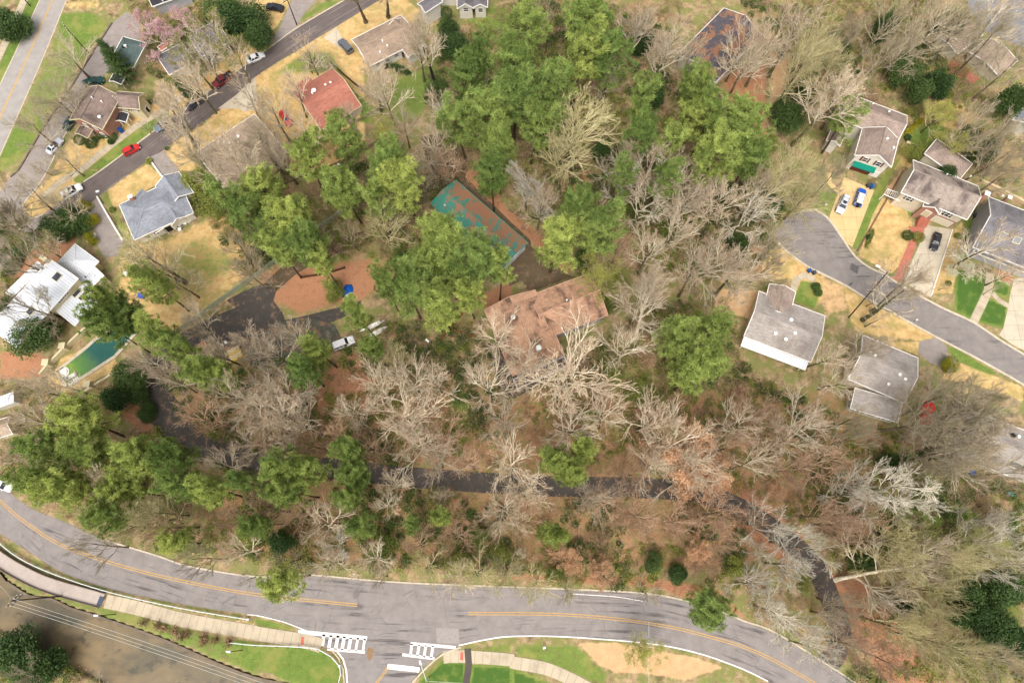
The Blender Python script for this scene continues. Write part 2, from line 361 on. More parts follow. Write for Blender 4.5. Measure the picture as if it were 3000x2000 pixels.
# (kind, softness px, value, polygon)  kinds: g green lawn, t dry tan grass, l leaf litter, b bare dirt / pine straw
REG = [
 ('g', 12, 1, Q(0, 0, (250, 0), (375, 0), (180, 480), (0, 800), (0, 590))), ('g', 40, .55, Q(0, 0, (590, 60), (830, 60), (1040, 200), (560, 900), (200, 1520), (-100, 1700), (0, 1410), (350, 620))),
 ('g', 30, .95, Q(0, 0, (560, 130), (830, 110), (1000, 230), (800, 480), (700, 600), (480, 500))), ('g', 30, .95, Q(0, 0, (200, 1050), (430, 1080), (300, 1350), (0, 1568), (0, 1420))),
 ('t', 30, .7, Q(0, 0, (580, 0), (900, 0), (1000, 150), (900, 90), (600, 90))),
 ('t', 14, 1, Q(0, 0, (480, 1568), (640, 1290), (900, 1150), (1500, 930), (1950, 560), (2352, 330), (2352, 560), (1440, 1150), (800, 1568))),
 ('g', 10, .8, Q(0, 0, (780, 1568), (1310, 1130), (1550, 1010), (1560, 1080), (1300, 1280), (930, 1568))), ('g', 10, .6, Q(0, 1, (350, 200), (520, 0), (600, 0), (430, 200), (390, 380), (260, 400), (230, 300))),
 ('t', 14, 1, Q(0, 1, (200, 300), (480, 60), (640, 0), (930, 0), (700, 130), (600, 300), (400, 400), (260, 420))), ('g', 8, .9, Q(0, 1, (670, 80), (760, 0), (920, 0), (770, 110), (690, 110))),
 ('t', 12, 1, Q(0, 1, (1000, 300), (980, 180), (1350, -60), (1500, 60), (1420, 140), (1060, 340))), ('g', 15, .6, Q(0, 1, (930, 220), (1000, 180), (1080, 400), (1230, 620), (1140, 640))),
 ('t', 40, .8, Q(0, 1, (1100, 1000), (1100, 700), (1500, 640), (2000, 380), (2352, 500), (2352, 900), (1650, 1500), (1000, 1250))), ('g', 60, .5, Q(0, 1, (1500, 750), (1800, 560), (2100, 700), (2352, 800), (1700, 1280), (1500, 1100))),
 ('t', 20, 1, Q(0, 0, (1450, 1568), (1600, 1300), (1850, 1160), (2352, 700), (2352, 1568))),
 ('t', 20, 1, Q(1, 0, (0, 480), (160, 380), (100, 440), (900, 20), (1330, -50), (1500, 100), (1400, 300), (1000, 650), (1000, 1300), (700, 1568), (0, 1568), (0, 700), (430, 440))),
 ('g', 30, .6, Q(1, 0, (100, 700), (450, 440), (700, 460), (900, 800), (1000, 1000), (700, 700))), ('g', 12, .85, Q(1, 0, (680, 650), (760, 700), (1060, 980), (1100, 1150), (960, 1120), (940, 950))),
 ('g', 40, .6, Q(1, 0, (1700, 500), (1250, 700), (1150, 1200), (1500, 1100), (1800, 800))), ('g', 12, .6, Q(1, 0, (370, 230), (820, 0), (640, 0), (440, 130))),
 ('g', 40, .9, Q(1, 0, (1900, 200), (2150, 60), (2352, 60), (2352, 300), (2000, 260))), ('t', 20, 1, Q(1, 0, (0, 0), (320, 0), (200, 240), (0, 430))),
 ('l', 60, .75, Q(1, 1, (0, 900), (1100, 780), (1400, 950), (1000, 1200), (400, 1330), (100, 1200), (0, 1000))), ('l', 20, 1, Q(1, 1, (130, 1130), (560, 960), (900, 900), (1080, 1060), (980, 1180), (700, 1200), (400, 1310))),
 ('l', 30, .9, Q(1, 1, (2000, 1150), (2352, 1020), (2352, 1400), (2150, 1350))), ('l', 30, 1, Q(2, 1, (450, 0), (720, 0), (700, 200), (560, 200))),
 ('l', 25, 1, Q(1, 1, (1900, 0), (2050, 0), (2352, 420), (2352, 650), (2300, 500), (2000, 250))), ('l', 25, .9, Q(2, 1, (0, 380), (300, 620), (560, 900), (480, 980), (150, 620), (0, 480))),
 ('l', 40, .9, Q(2, 0, (1900, 700), (2352, 560), (2352, 1450), (2100, 1100))), ('b', 40, .7, Q(3, 0, (0, 430), (250, 420), (160, 900), (60, 1200), (0, 1200))),
 ('t', 30, .6, Q(3, 0, (1500, 800), (1900, 1000), (2352, 1300), (2352, 1568), (1200, 1400))), ('g', 30, .9, Q(3, 0, (1350, 1130), (1550, 1120), (1800, 1300), (1600, 1420), (1280, 1330))),
 ('t', 25, .8, Q(3, 0, (1200, 1390), (1250, 1300), (1440, 1400), (1340, 1568), (1140, 1568))),
 ('g', 8, 1, Q(3, 1, (980, 180), (1090, 0), (1250, -170), (1150, 0), (1040, 250), (830, 740), (770, 690))), ('g', 15, .8, Q(3, 1, (480, 180), (640, 200), (560, 400), (430, 330))),
 ('t', 8, 1, Q(3, 1, (1050, 250), (1250, 300), (1330, 510), (1280, 560), (1370, 640), (1140, 950), (840, 780), (960, 400))), ('g', 10, .7, Q(3, 1, (1270, 330), (1380, 350), (1390, 500), (1280, 400))),
 ('t', 8, .9, Q(3, 1, (1690, 560), (1800, 450), (1760, 700), (1700, 1120), (1500, 1130), (1600, 850))), ('b', 15, .9, Q(3, 1, (1100, 150), (1270, -60), (1220, 200), (1080, 240))),
 ('g', 13, 1.2, Q(3, 1, (1760, 900), (2010, 940), (1990, 1100), (1870, 1370), (1720, 1290), (1720, 1050))), ('g', 13, 1.2, Q(3, 1, (2080, 960), (2220, 1060), (2220, 1180), (2060, 1120))),
 ('g', 13, 1.2, Q(3, 1, (2020, 1160), (2210, 1240), (2170, 1450), (1920, 1390))), ('g', 20, .8, Q(3, 1, (1800, 450), (1900, 420), (1850, 800), (1790, 800))), ('l', 10, .8, Q(3, 1, (2090, 920), (2270, 930), (2230, 1060), (2120, 970))),
 ('t', 25, .85, Q(3, 1, (0, 650), (170, 740), (700, 1050), (880, 1160), (1620, 1568), (1400, 1568), (820, 1500), (700, 1250), (230, 1200), (200, 1000), (0, 1000))),
 ('g', 12, .75, Q(3, 1, (300, 1000), (430, 1030), (500, 1100), (420, 1280), (220, 1190))), ('b', 20, .6, Q(3, 1, (460, 950), (700, 1050), (760, 1300), (520, 1330), (480, 1100))),
 ('b', 15, .8, Q(2, 1, (1880, 1080), (2352, 1100), (2200, 1380), (1850, 1250))), ('b', 25, .6, Q(2, 1, (1900, 600), (2352, 700), (2352, 1000), (1900, 1050))),
 ('t', 15, .9, Q(3, 2, (1000, 0), (1400, 0), (1380, 130), (1250, 80))), ('g', 10, .9, Q(3, 2, (1650, 40), (1720, 60), (2120, 300), (1980, 330), (1700, 150))), ('t', 15, .8, Q(3, 2, (1650, 150), (2000, 280), (2352, 420), (2352, 560), (1900, 400), (1600, 350))),
 ('l', 60, .46, V((380, 830), (800, 790), (1100, 900), (1450, 880), (1900, 880), (2100, 1000), (1900, 1200), (1700, 1320), (1000, 1330), (500, 1290), (380, 1000))),
 ('l', 40, .9, V((1460, 960), (1560, 940), (1700, 1100), (1850, 1230), (1800, 1300), (1600, 1130), (1480, 1060))), ('l', 25, .95, V((1890, 1330), (1960, 1300), (2110, 1500), (2150, 1568), (2040, 1568), (1930, 1430))),
 ('g', 25, .9, V((1035, 890), (1075, 900), (1090, 980), (1040, 990))), ('l', 30, .9, Q(0, 2, (1100, 250), (1400, 300), (1290, 600), (1500, 950), (1250, 800), (1000, 560))),
 ('l', 30, .9, V((420, 780), (560, 730), (600, 740), (560, 800), (460, 800))), ('l', 30, .9, Q(1, 2, (560, 250), (900, 100), (1100, 200), (1100, 600), (500, 600))), ('l', 25, .9, Q(2, 3, (0, 620), (1300, 690), (2100, 950), (2300, 1120), (1900, 700), (1300, 600), (0, 560))),
 ('g', 60, .5, V((1400, 780), (1480, 750), (1540, 950), (1420, 880))), ('g', 50, .6, V((2000, 1060), (2180, 1080), (2200, 1300), (2020, 1280))), ('g', 60, .7, V((2150, 1150), (2352, 1180), (2352, 1500), (2200, 1400))),
 ('l', 15, 1, Q(0, 1, (560, 560), (700, 640), (520, 840), (330, 940), (210, 1060), (120, 1000), (250, 780))), ('t', 12, .8, Q(0, 2, (560, 150), (900, 0), (1060, 130), (1100, 260), (620, 480), (430, 420))),
 ('l', 20, .9, Q(0, 2, (0, 100), (250, 60), (480, 180), (380, 330), (0, 350))),
 ('g', 12, .55, Q(0, 3, (280, 640), (480, 760), (930, 850), (1400, 980), (2000, 1130), (2352, 1180), (2352, 1500), (1500, 1160), (480, 800), (250, 720))), ('g', 15, .95, Q(0, 3, (1900, 1180), (2352, 1200), (2352, 1480), (2100, 1330))),
 ('g', 20, .45, Q(0, 3, (0, 200), (300, 390), (930, 700), (1800, 870), (2352, 960), (2352, 1040), (1800, 970), (930, 740), (300, 480), (0, 320))), ('b', 15, .6, Q(0, 3, (950, 760), (1900, 940), (2352, 1000), (2352, 1050), (1000, 790))),
 ('g', 8, 1, Q(1, 3, (0, 1210), (600, 1250), (770, 1400), (790, 1600), (420, 1600), (0, 1420))), ('g', 10, .7, Q(1, 3, (0, 960), (220, 1010), (390, 1090), (0, 1060))),
 ('g', 13, 1.2, Q(1, 3, (1480, 1568), (1730, 1350), (1920, 1380), (1920, 1600))), ('g', 13, 1.2, Q(1, 3, (1980, 1400), (2352, 1410), (2352, 1600), (1960, 1600))), ('g', 13, 1.2, Q(2, 3, (0, 1430), (200, 1500), (420, 1600), (0, 1600))),
 ('g', 15, .6, Q(1, 3, (2000, 1240), (2352, 1180), (2352, 1310), (2000, 1290))), ('g', 25, .6, Q(2, 3, (0, 1190), (600, 1200), (850, 1400), (900, 1600), (720, 1568), (300, 1400), (0, 1330))),
 ('b', 20, 1, Q(2, 3, (600, 1200), (1000, 1200), (1250, 1250), (1700, 1340), (1950, 1420), (1600, 1540), (1250, 1480), (950, 1470), (800, 1400))), ('g', 20, .5, Q(2, 3, (1800, 1480), (2352, 1568), (1500, 1600))),
]
fld = {k: np.zeros(len(px_)) for k in 'gtlb'}
idx = np.where(near)[0]; fx, fy = FX[idx], FY[idx]
for k, sf, val, poly in REG:
    xs = [p[0] for p in poly]; ys = [p[1] for p in poly]
    sel = (fx > min(xs) - sf) & (fx < max(xs) + sf) & (fy > min(ys) - sf) & (fy < max(ys) + sf)
    if not sel.any(): continue
    a = soft(poly, fx[sel], fy[sel], sf); ii = idx[sel]
    for kk in 'gtlb':
        if kk != k: fld[kk][ii] *= (1 - a * min(1, val) * (.85 if k != 'g' else .4))
    fld[k][ii] = np.maximum(fld[k][ii], a * val)
CREEK = Q(0, 3, (-900, 300), (0, 560), (60, 640), (270, 770), (480, 800), (640, 880), (950, 975), (1500, 1170), (2000, 1390), (2352, 1520)) + Q(1, 3, (400, 1620), (900, 1900)) + Q(0, 3, (1700, 2000), (900, 1540), (560, 1400), (300, 1230), (60, 1120), (-200, 1000), (-900, 900))
cw = [(p.x, p.y) for p in G(CREEK)]
zz = np.where(near, -2.2 * soft(cw, px_, py_, .5), 0.0)
gcol = np.stack([np.clip(fld[k] / 1.2, 0, 1) for k in 'gtlb'], 1)
nx_, ny_ = len(gx), len(gy); I = np.arange(nx_ * ny_).reshape(ny_, nx_)
fc = np.stack([I[:-1, :-1].ravel(), I[:-1, 1:].ravel(), I[1:, 1:].ravel(), I[1:, :-1].ravel()], 1)
def ground_mat():
    n = N('ground_cover'); ob = n.coord('Object'); at = n.new('ShaderNodeAttribute', attribute_name='cover'); sp = n.new('ShaderNodeSeparateColor'); n.L(at.outputs['Color'], sp.inputs[0])
    big, mid, fine = n.noise(ob, .09, 4, .6), n.noise(ob, .7, 7, .7), n.noise(ob, 4.5, 4, .7); vf = n.noise(ob, 14, 2)
    wood = n.mix(n.ramp(mid, .35, .62), srgb((120, 100, 70)), srgb((178, 154, 118)))
    wood = n.mix(n.math('MULTIPLY', n.ramp(n.noise(ob, .33, 6, .66), .45, .55), .85), wood, n.mix(fine, srgb((90, 98, 48)), srgb((144, 146, 84))))
    wood = n.mix(n.math('MULTIPLY', n.ramp(n.noise(ob, .22, 5, .6, .4), .56, .66), .6), wood, srgb((70, 58, 44)))
    leaf = n.mix(n.ramp(fine, .3, .7), srgb((134, 90, 62)), srgb((190, 138, 102)))
    leaf = n.mix(n.ramp(vf, .5, .75), leaf, srgb((190, 150, 122))); leaf = n.mix(n.math('MULTIPLY', n.ramp(mid, .52, .7), .5), leaf, srgb((112, 74, 50)))
    tan = n.mix(n.ramp(mid, .35, .65), srgb((182, 146, 92)), srgb((214, 184, 130))); tan = n.mix(n.math('MULTIPLY', n.ramp(n.noise(ob, .3, 6, .65), .48, .62), .6), tan, srgb((146, 140, 80))); tan = n.mix(n.math('MULTIPLY', n.ramp(fine, .5, .75), .35), tan, srgb((140, 112, 74)))
    grn = n.mix(n.ramp(mid, .35, .65), srgb((82, 106, 40)), srgb((112, 132, 60))); grn = n.mix(n.math('MULTIPLY', n.ramp(fine, .45, .7), .45), grn, srgb((150, 158, 84)))
    grn = n.mix(n.math('MULTIPLY', n.ramp(n.noise(ob, .16, 5), .5, .62), .45), grn, srgb((158, 146, 84)))
    bare = n.mix(n.ramp(mid, .3, .7), srgb((186, 148, 106)), srgb((206, 172, 130))); bare = n.mix(n.math('MULTIPLY', n.ramp(fine, .6, .72), .4), bare, srgb((140, 104, 74)))
    ns = n.math('ADD', n.math('MULTIPLY', n.math('SUBTRACT', mid, .5), 1.3), n.math('MULTIPLY', n.math('SUBTRACT', fine, .5), .8))
    col = wood
    dk = n.new('ShaderNodeAttribute', attribute_name='dark')
    for ch, c in ((at.outputs['Alpha'], bare), (sp.outputs[2], leaf), (sp.outputs[1], tan), (sp.outputs[0], grn)):
        a = n.math('MULTIPLY', ch, 1.2); f = n.ramp(n.math('ADD', a, n.math('MULTIPLY', ns, n.math('SUBTRACT', 1.15, a))), .38, .6); col = n.mix(f, col, c)
    lush = n.math('MULTIPLY', n.ramp(n.math('ADD', sp.outputs[0], n.math('MULTIPLY', ns, .12)), .82, .98), n.ramp(n.noise(ob, .5, 5), .25, .5)); col = n.mix(lush, col, n.mix(fine, srgb((52, 84, 30)), srgb((84, 114, 48))))
    ge = n.new('ShaderNodeNewGeometry'); sz = n.new('ShaderNodeSeparateXYZ'); n.L(ge.outputs['Position'], sz.inputs[0])
    col = n.mix(n.ramp(sz.outputs[2], -.3, -.9), col, srgb((96, 78, 56)))
    return n.out(col, .95, n.math('ADD', fine, vf), .6, .12)
ground = np_mesh('ground', np.stack([px_, py_, zz], 1), fc, ground_mat(), attr={'cover': gcol}); tag(ground, kind='structure')
# ---- creek
def water_mat():
    n = N('creek_water'); ob = n.coord('Object'); m = n.mapv(ob, (1, 1.6, 1), (0, 0, -.45)); f = n.noise(m, .1, 7, .62, .5); g = n.noise(m, .28, 7, .7)
    col = n.mix(n.ramp(f, .4, .62), srgb((92, 84, 66)), srgb((126, 108, 78))); col = n.mix(n.math('MULTIPLY', n.ramp(g, .54, .62), .75), col, srgb((70, 66, 52)))
    n.out(col, .34, n.noise(ob, 1.6, 6, .8), .3, .12); n.b.inputs['Specular IOR Level'].default_value = .3; return n.mat
mb = MB(); mb.poly([(p[0], p[1], 0) for p in [tuple(W(x, y, -.9)[:2]) for x, y in CREEK]]); o = mb.build('creek_water', water_mat()); o.location.z = -.9; tag(o, kind='structure')
m_wall = plain('retaining_stone', (112, 100, 86), .9, .3, 1)
o = kerb(CREEK[2:-9] + Q(1, 3, (400, 1600)), 'retaining_wall', m_wall, .45, 1.75, z=-1.7, kind=None); tag(o, 'long dark retaining wall along the grassy edge of the brown creek', 'wall')
# ---- roads
o, hl, hr = road_between(Q(0, 0, (430, -120), (375, 0), (180, 420), (0, 800), (-200, 1250)), Q(0, 0, (660, -120), (605, 0), (350, 620), (0, 1410), (-200, 1880)), 'road', m_hwy, .03)
mid = [a.lerp(b, .47) for a, b in zip(hl, hr)]
for s in (-.13, .13): ribbon(mid, .16, 'lane_marking', m_yel, .036, world=True, off=s)
ribbon(hl, .3, 'kerb_strip', m_kerb, .034, world=True, off=-.2); ribbon(hr, .3, 'kerb_strip', m_kerb, .034, world=True, off=.2)
ribbon(Q(0, 0, (270, -100), (225, 0), (110, 270), (0, 500), (-100, 700)), 1.9, 'sidewalk', m_walk, .05)
o = flat(Q(0, 0, (1160, 110), (1270, 180), (1290, 330), (1100, 620), (930, 700), (700, 1080), (560, 1310), (440, 1568)) + Q(0, 1, (320, 180), (215, 310), (225, 400), (300, 440), (400, 400), (600, 250), (760, 350), (640, 420), (380, 560), (280, 640), (100, 800), (0, 930), (-300, 900), (-300, 300), (0, 190), (130, 20)) + Q(0, 0, (170, 1568), (400, 1180), (600, 890), (820, 540), (1020, 225)), 'service_road', m_serv, .026)
kerb(Q(0, 0, (1030, 215), (820, 540), (600, 890), (400, 1180), (170, 1568)) + Q(0, 1, (100, 60)), 'kerb', m_wall, .35, .35)
kerb(Q(0, 0, (930, 715), (700, 1080), (560, 1310), (440, 1568)) + Q(0, 1, (320, 185), (213, 310), (222, 405), (300, 442), (402, 402)), 'kerb', m_kerb, .3)
o, cl, cr = road_between(Q(0, 1, (500, 380), (770, 105), (930, 0)) + Q(0, 0, (1430, 1200), (1700, 1000)) + Q(1, 0, (100, 465), (380, 262), (820, 5), (1000, -100)), Q(0, 1, (640, 440), (905, 240), (1230, 0)) + Q(0, 0, (1700, 1240), (2080, 960)) + Q(1, 0, (20, 690), (420, 440), (750, 240), (1110, 20), (1300, -90)), 'street', m_street, .032)
kerb(Q(0, 1, (770, 103), (930, -2)) + Q(0, 0, (1430, 1196), (1700, 996)) + Q(1, 0, (100, 460), (380, 258), (820, 0), (980, -95)), 'kerb', m_kerb, .3)
ribbon(Q(0, 1, (400, 240), (590, 80)) + Q(0, 0, (740, 1568), (950, 1390), (1300, 1130), (1560, 985), (1700, 860), (1950, 600), (2352, 330)), 1.7, 'sidewalk', m_walk, .045)
flat(Q(1, 0, (200, 390), (370, 262), (440, 130), (560, 0), (700, -60), (600, -80), (330, 0), (230, 230), (150, 390)), 'driveway', m_serv, .04)
CULT = Q(3, 1, (60, 560), (160, 440), (300, 370), (430, 360), (540, 430), (620, 530), (700, 650), (800, 790), (930, 890), (1060, 950), (1250, 1070), (1600, 1260), (1880, 1390), (2150, 1568)) + Q(3, 2, (2420, 160))
CULB = Q(3, 1, (60, 560), (80, 650), (170, 740), (260, 810), (360, 880), (480, 940), (720, 1060), (880, 1160), (1100, 1280), (1400, 1450), (1620, 1568)) + Q(3, 2, (2000, 200), (2420, 440))
flat(CULT + CULB[1:][::-1], 'court_road', m_cul, .03)
kerb(CULT[2:], 'kerb', m_kerb, .45); kerb(CULB[1:], 'kerb', m_kerb, .45)
flat(Q(3, 1, (765, 850), (835, 880), (820, 950), (750, 905)), 'road_patch', plain('patch_asphalt', (92, 88, 88), .9, .3, 2), .036)
# main road
TOP = Q(0, 3, (-260, -640), (0, -280), (250, -60), (600, 90), (980, 262), (1440, 400), (1750, 500), (2352, 600)) + Q(1, 3, (380, 575), (1280, 650), (2352, 695)) + Q(2, 3, (700, 722), (1320, 765), (1800, 880), (2140, 1010)) + Q(3, 3, (0, 1085), (280, 1245), (800, 1568), (1000, 1700))
BOT = Q(0, 3, (-260, 60), (0, 195), (300, 385), (600, 565), (1100, 725), (1800, 865), (2352, 945)) + Q(1, 3, (250, 1000), (450, 1095), (900, 1180), (1700, 1275), (1900, 1215), (2352, 1145)) + Q(2, 3, (500, 1150), (1250, 1210), (1700, 1300), (2100, 1440), (2352, 1560)) + Q(3, 3, (300, 1730))
o, tl, bl = road_between(TOP, BOT, 'road', m_main, .03)
MID = V((-80, 1075), (0, 1150), (60, 1200), (150, 1255), (300, 1305), (450, 1340), (600, 1366), (820, 1389))
MIDB = V((1075, 1408), (1300, 1411), (1500, 1432), (1650, 1467), (1750, 1502), (1870, 1568), (1960, 1630))
for mm in (MID, MIDB):
    for s in (-.21, .21): ribbon(mm, .14, 'lane_marking', m_yel, .036, off=s)
ribbon(Q(0, 3, (2270, 938)) + Q(1, 3, (0, 945), (250, 1005), (470, 1090)), .16, 'lane_marking', m_wht, .036)
ribbon(Q(1, 3, (740, 1270), (800, 1345), (830, 1450), (838, 1568), (838, 1640)), .3, 'lane_marking', m_wht, .041)
ribbon(Q(1, 3, (1860, 1222), (2100, 1170), (2352, 1138)) + Q(2, 3, (500, 1143), (1250, 1203), (1700, 1290), (2100, 1430), (2352, 1550)), .22, 'lane_marking', m_wht, .036)
ribbon(Q(2, 3, (550, 748), (950, 775), (1200, 815)), .12, 'lane_marking', m_wht, .036)
kerb(Q(0, 3, (980, 258), (1440, 396), (1750, 496), (2352, 590)) + Q(1, 3, (380, 565), (1280, 640), (2352, 685)) + Q(2, 3, (700, 712), (1320, 755), (1800, 870), (2140, 1000)) + Q(3, 3, (0, 1070), (280, 1230), (800, 1560)), 'kerb', m_kerb, .3)
# side road mouth
flat(Q(1, 3, (450, 1080), (1000, 1150), (1900, 1200), (1860, 1228), (1700, 1290), (1560, 1400), (1440, 1540), (1330, 1720), (850, 1720), (838, 1568), (830, 1450), (795, 1345), (730, 1268), (620, 1235)), 'side_road', m_main, .034)
kerb(Q(1, 3, (700, 1265), (760, 1340), (800, 1440), (812, 1568), (812, 1650)), 'kerb', m_kerb, .25); kerb(Q(1, 3, (1880, 1240), (1720, 1300), (1580, 1410), (1450, 1550), (1380, 1640)), 'kerb', m_kerb, .3)
for s in (-.16, .16): ribbon(Q(1, 3, (1215, 1420), (1150, 1510), (1060, 1640)), .14, 'lane_marking', m_yel, .041, off=s)
def bar(a, b, wd, nm='crosswalk_marking'): ribbon([a, b], wd, nm, m_wht, .0405)
bar(q(1, 3, 388, 1096), q(1, 3, 1020, 1155), .75); bar(q(1, 3, 655, 1255), q(1, 3, 1000, 1283), .5)
for x0, y0, x1, y1 in ((625, 1120, 610, 1225), (690, 1128, 668, 1250), (755, 1130, 730, 1258), (812, 1140, 790, 1262), (872, 1150, 850, 1266), (937, 1150, 915, 1270), (1000, 1158, 982, 1276)): bar(q(1, 3, x0, y0), q(1, 3, x1, y1), .62 if x0 < 900 else .45)
bar(q(1, 3, 1420, 1203), q(1, 3, 1835, 1240), .55); bar(q(1, 3, 1345, 1305), q(1, 3, 1640, 1343), .5)
for x0, y0, x1, y1 in ((1432, 1205, 1420, 1310), (1500, 1215, 1482, 1320), (1560, 1220, 1545, 1330), (1625, 1225, 1610, 1335)): bar(q(1, 3, x0, y0), q(1, 3, x1, y1), .5)
flat(Q(1, 3, (1655, 1058), (1862, 1066), (1868, 1205), (1660, 1200)), 'road_patch', plain('concrete_patch', (146, 139, 134), .9, .12, 2), .0375)
flat(Q(1, 3, (1030, 1240), (1085, 1250), (1070, 1330), (1040, 1370), (1015, 1300)), 'mud_patch', plain('mud', (134, 108, 80), .9, .2, 2), .0432)
bar(q(1, 3, 1208, 1413), q(1, 3, 1502, 1445), .95, 'stop_line')
# sidewalks, path over the creek bank
ribbon(Q(0, 3, (970, 815), (1250, 875), (1700, 990), (2352, 1105)) + Q(1, 3, (0, 1110), (440, 1180), (600, 1225)), 2.6, 'sidewalk', m_walk, .045)
ribbon(Q(1, 3, (1720, 1330), (1880, 1320), (2352, 1355)) + Q(2, 3, (0, 1375), (300, 1430), (520, 1520), (750, 1640)), 2.3, 'sidewalk', m_walk, .045)
m_board = plain('boardwalk_deck', (168, 156, 146), .8, .08, 1); DECK = Q(0, 3, (-300, 180), (0, 420), (230, 560), (480, 670), (950, 805))
o = kerb(DECK, 'boardwalk', m_board, 2.6, .45, kind=None); tag(o, 'raised grey path deck curving between the guardrail and the creek', 'walkway')
for s, nm in ((1.38, 'deck edge away from the water'), (-1.38, 'deck edge on the creek side')):
    L = spline(G(DECK)); nn = normals(L); P = [a + b * s for a, b in zip(L, nn)]
    r = kerb(P, 'edge_rail', m_wall, .14, .95, world=True, kind=None); tag(r, f'dark low railing along the {nm}', 'railing')
ribbon(Q(0, 3, (950, 770), (915, 855)), .9, 'path_joint', plain('dark_joint', (70, 78, 96), .8), .47)
for a in ((430, 1175), (1893, 1318)): flat([q(1, 3, a[0] - 14, a[1] - 35), q(1, 3, a[0] + 12, a[1] - 33), q(1, 3, a[0] + 10, a[1] + 38), q(1, 3, a[0] - 18, a[1] + 36)], 'kerb_ramp_pad', plain('red_pad', (186, 96, 78), .8), .052)
ribbon(Q(1, 3, (1945, 1250), (1955, 1400), (1930, 1568), (1925, 1640)), 1.3, 'drain_channel', asphalt('wet_channel', (84, 76, 70), crack=False), .055)
# estate drive
DR = V((1890, 1535), (1925, 1490), (1930, 1440), (1905, 1370), (1868, 1296), (1790, 1225), (1705, 1170), (1620, 1135), (1500, 1121), (1300, 1117), (1150, 1110), (1000, 1100), (870, 1088), (750, 1075), (600, 1062), (490, 1035), (415, 990), (365, 925), (345, 870), (372, 822), (430, 780), (500, 745), (560, 720))
ribbon(DR, 4.2, 'driveway', m_drive, .024); ribbon(DR[14:20], 6.8, 'driveway', m_drive, .02)
flat(V((520, 690), (560, 668), (610, 650), (635, 668), (628, 690), (650, 720), (655, 735), (700, 725), (800, 700), (830, 690), (826, 712), (740, 750), (640, 780), (560, 800), (480, 790), (450, 775), (520, 740), (560, 720)), 'driveway', m_drive, .028)
flat(V((555, 790), (640, 742), (700, 728), (770, 745), (790, 790), (700, 830), (580, 850)), 'sport_court', m_moss, .034)
ribbon(V((620, 660), (680, 610), (760, 570), (850, 540), (940, 470), (1000, 410), (1060, 360)), 3.6, 'driveway', m_yard, .018)
flat(Q(1, 1, (1500, -300), (1800, -380), (1950, 0), (1920, 60), (2352, 480)) + Q(2, 1, (170, 640), (180, 700), (280, 780), (540, 975), (180, 1115), (90, 1010), (-20, 1060), (-120, 800), (-60, 560), (-700, 120)), 'service_yard', m_yard, .022)
flat(Q(1, 2, (2050, 0), (2352, 60)) + Q(2, 2, (0, 280), (440, 110), (560, 160), (300, 380), (0, 530)) + Q(1, 2, (2230, 440), (2150, 150)), 'patio', m_drive, .03)
# driveways by houses
flat(Q(0, 1, (760, 380), (900, 245), (950, 350), (1140, 640), (1080, 780), (960, 800), (870, 640), (880, 560), (780, 400)), 'driveway', m_serv, .036)
flat(Q(0, 0, (2000, 1000), (2190, 860), (2300, 1000)) , 'driveway', m_conc, .034); flat(Q(0, 0, (2090, 950), (2352, 700), (2352, 1000), (2250, 1030)), 'driveway', m_conc, .036)
flat(Q(0, 1, (1370, -120), (1500, -180), (1650, -10), (1480, 60)), 'driveway', m_serv, .038)
flat(Q(1, 0, (620, 350), (740, 250), (800, 370), (880, 480), (860, 500), (700, 400)), 'driveway', m_conc, .036)
flat(Q(3, 1, (700, 60), (975, 180), (775, 700), (710, 660), (620, 530), (560, 430)), 'driveway', m_tanc, .04); ribbon(Q(3, 1, (655, 195), (560, 110), (560, 20)), 1.2, 'path', m_tanc, .044)
flat(Q(3, 1, (1450, 500), (1700, 540), (1600, 850), (1495, 1165), (1235, 1020), (1390, 680)), 'driveway', m_conc, .04)
ribbon(Q(3, 1, (2040, 940), (2020, 1100), (1890, 1385)), 1.9, 'path', m_walk, .045); ribbon(Q(3, 1, (2060, 1120), (2120, 1190), (2220, 1250)), 1.1, 'path', m_walk, .049)
flat(Q(3, 1, (2210, 1230), (2160, 1450), (2120, 1510), (2250, 1600), (2450, 1700), (2450, 950), (2260, 1000), (2220, 1150)), 'driveway', m_conc, .041)
flat(Q(3, 1, (1290, 510), (1340, 515), (1440, 520), (1420, 620), (1370, 650), (1235, 1030), (1150, 990), (1310, 620)), 'path', m_brickpath, .046)
ribbon(Q(3, 1, (430, 1000), (330, 960), (260, 1000), (225, 1130)), 1.5, 'path', m_walk, .04)
flat(Q(3, 2, (1390, 0), (1560, -40), (1650, 60), (1620, 230), (1490, 200), (1380, 100)), 'driveway', m_serv, .04)
flat(Q(3, 0, (1850, -60), (2450, -60), (2450, 480), (1990, 290), (1830, 60)), 'car_park', asphalt('lot_asphalt', (128, 126, 126), wet=.6, coat=(160, 158, 156)), .03)
flat(Q(3, 0, (1600, 640), (1700, 560), (1950, 720), (1880, 770)), 'patio', m_brickpath, .034)
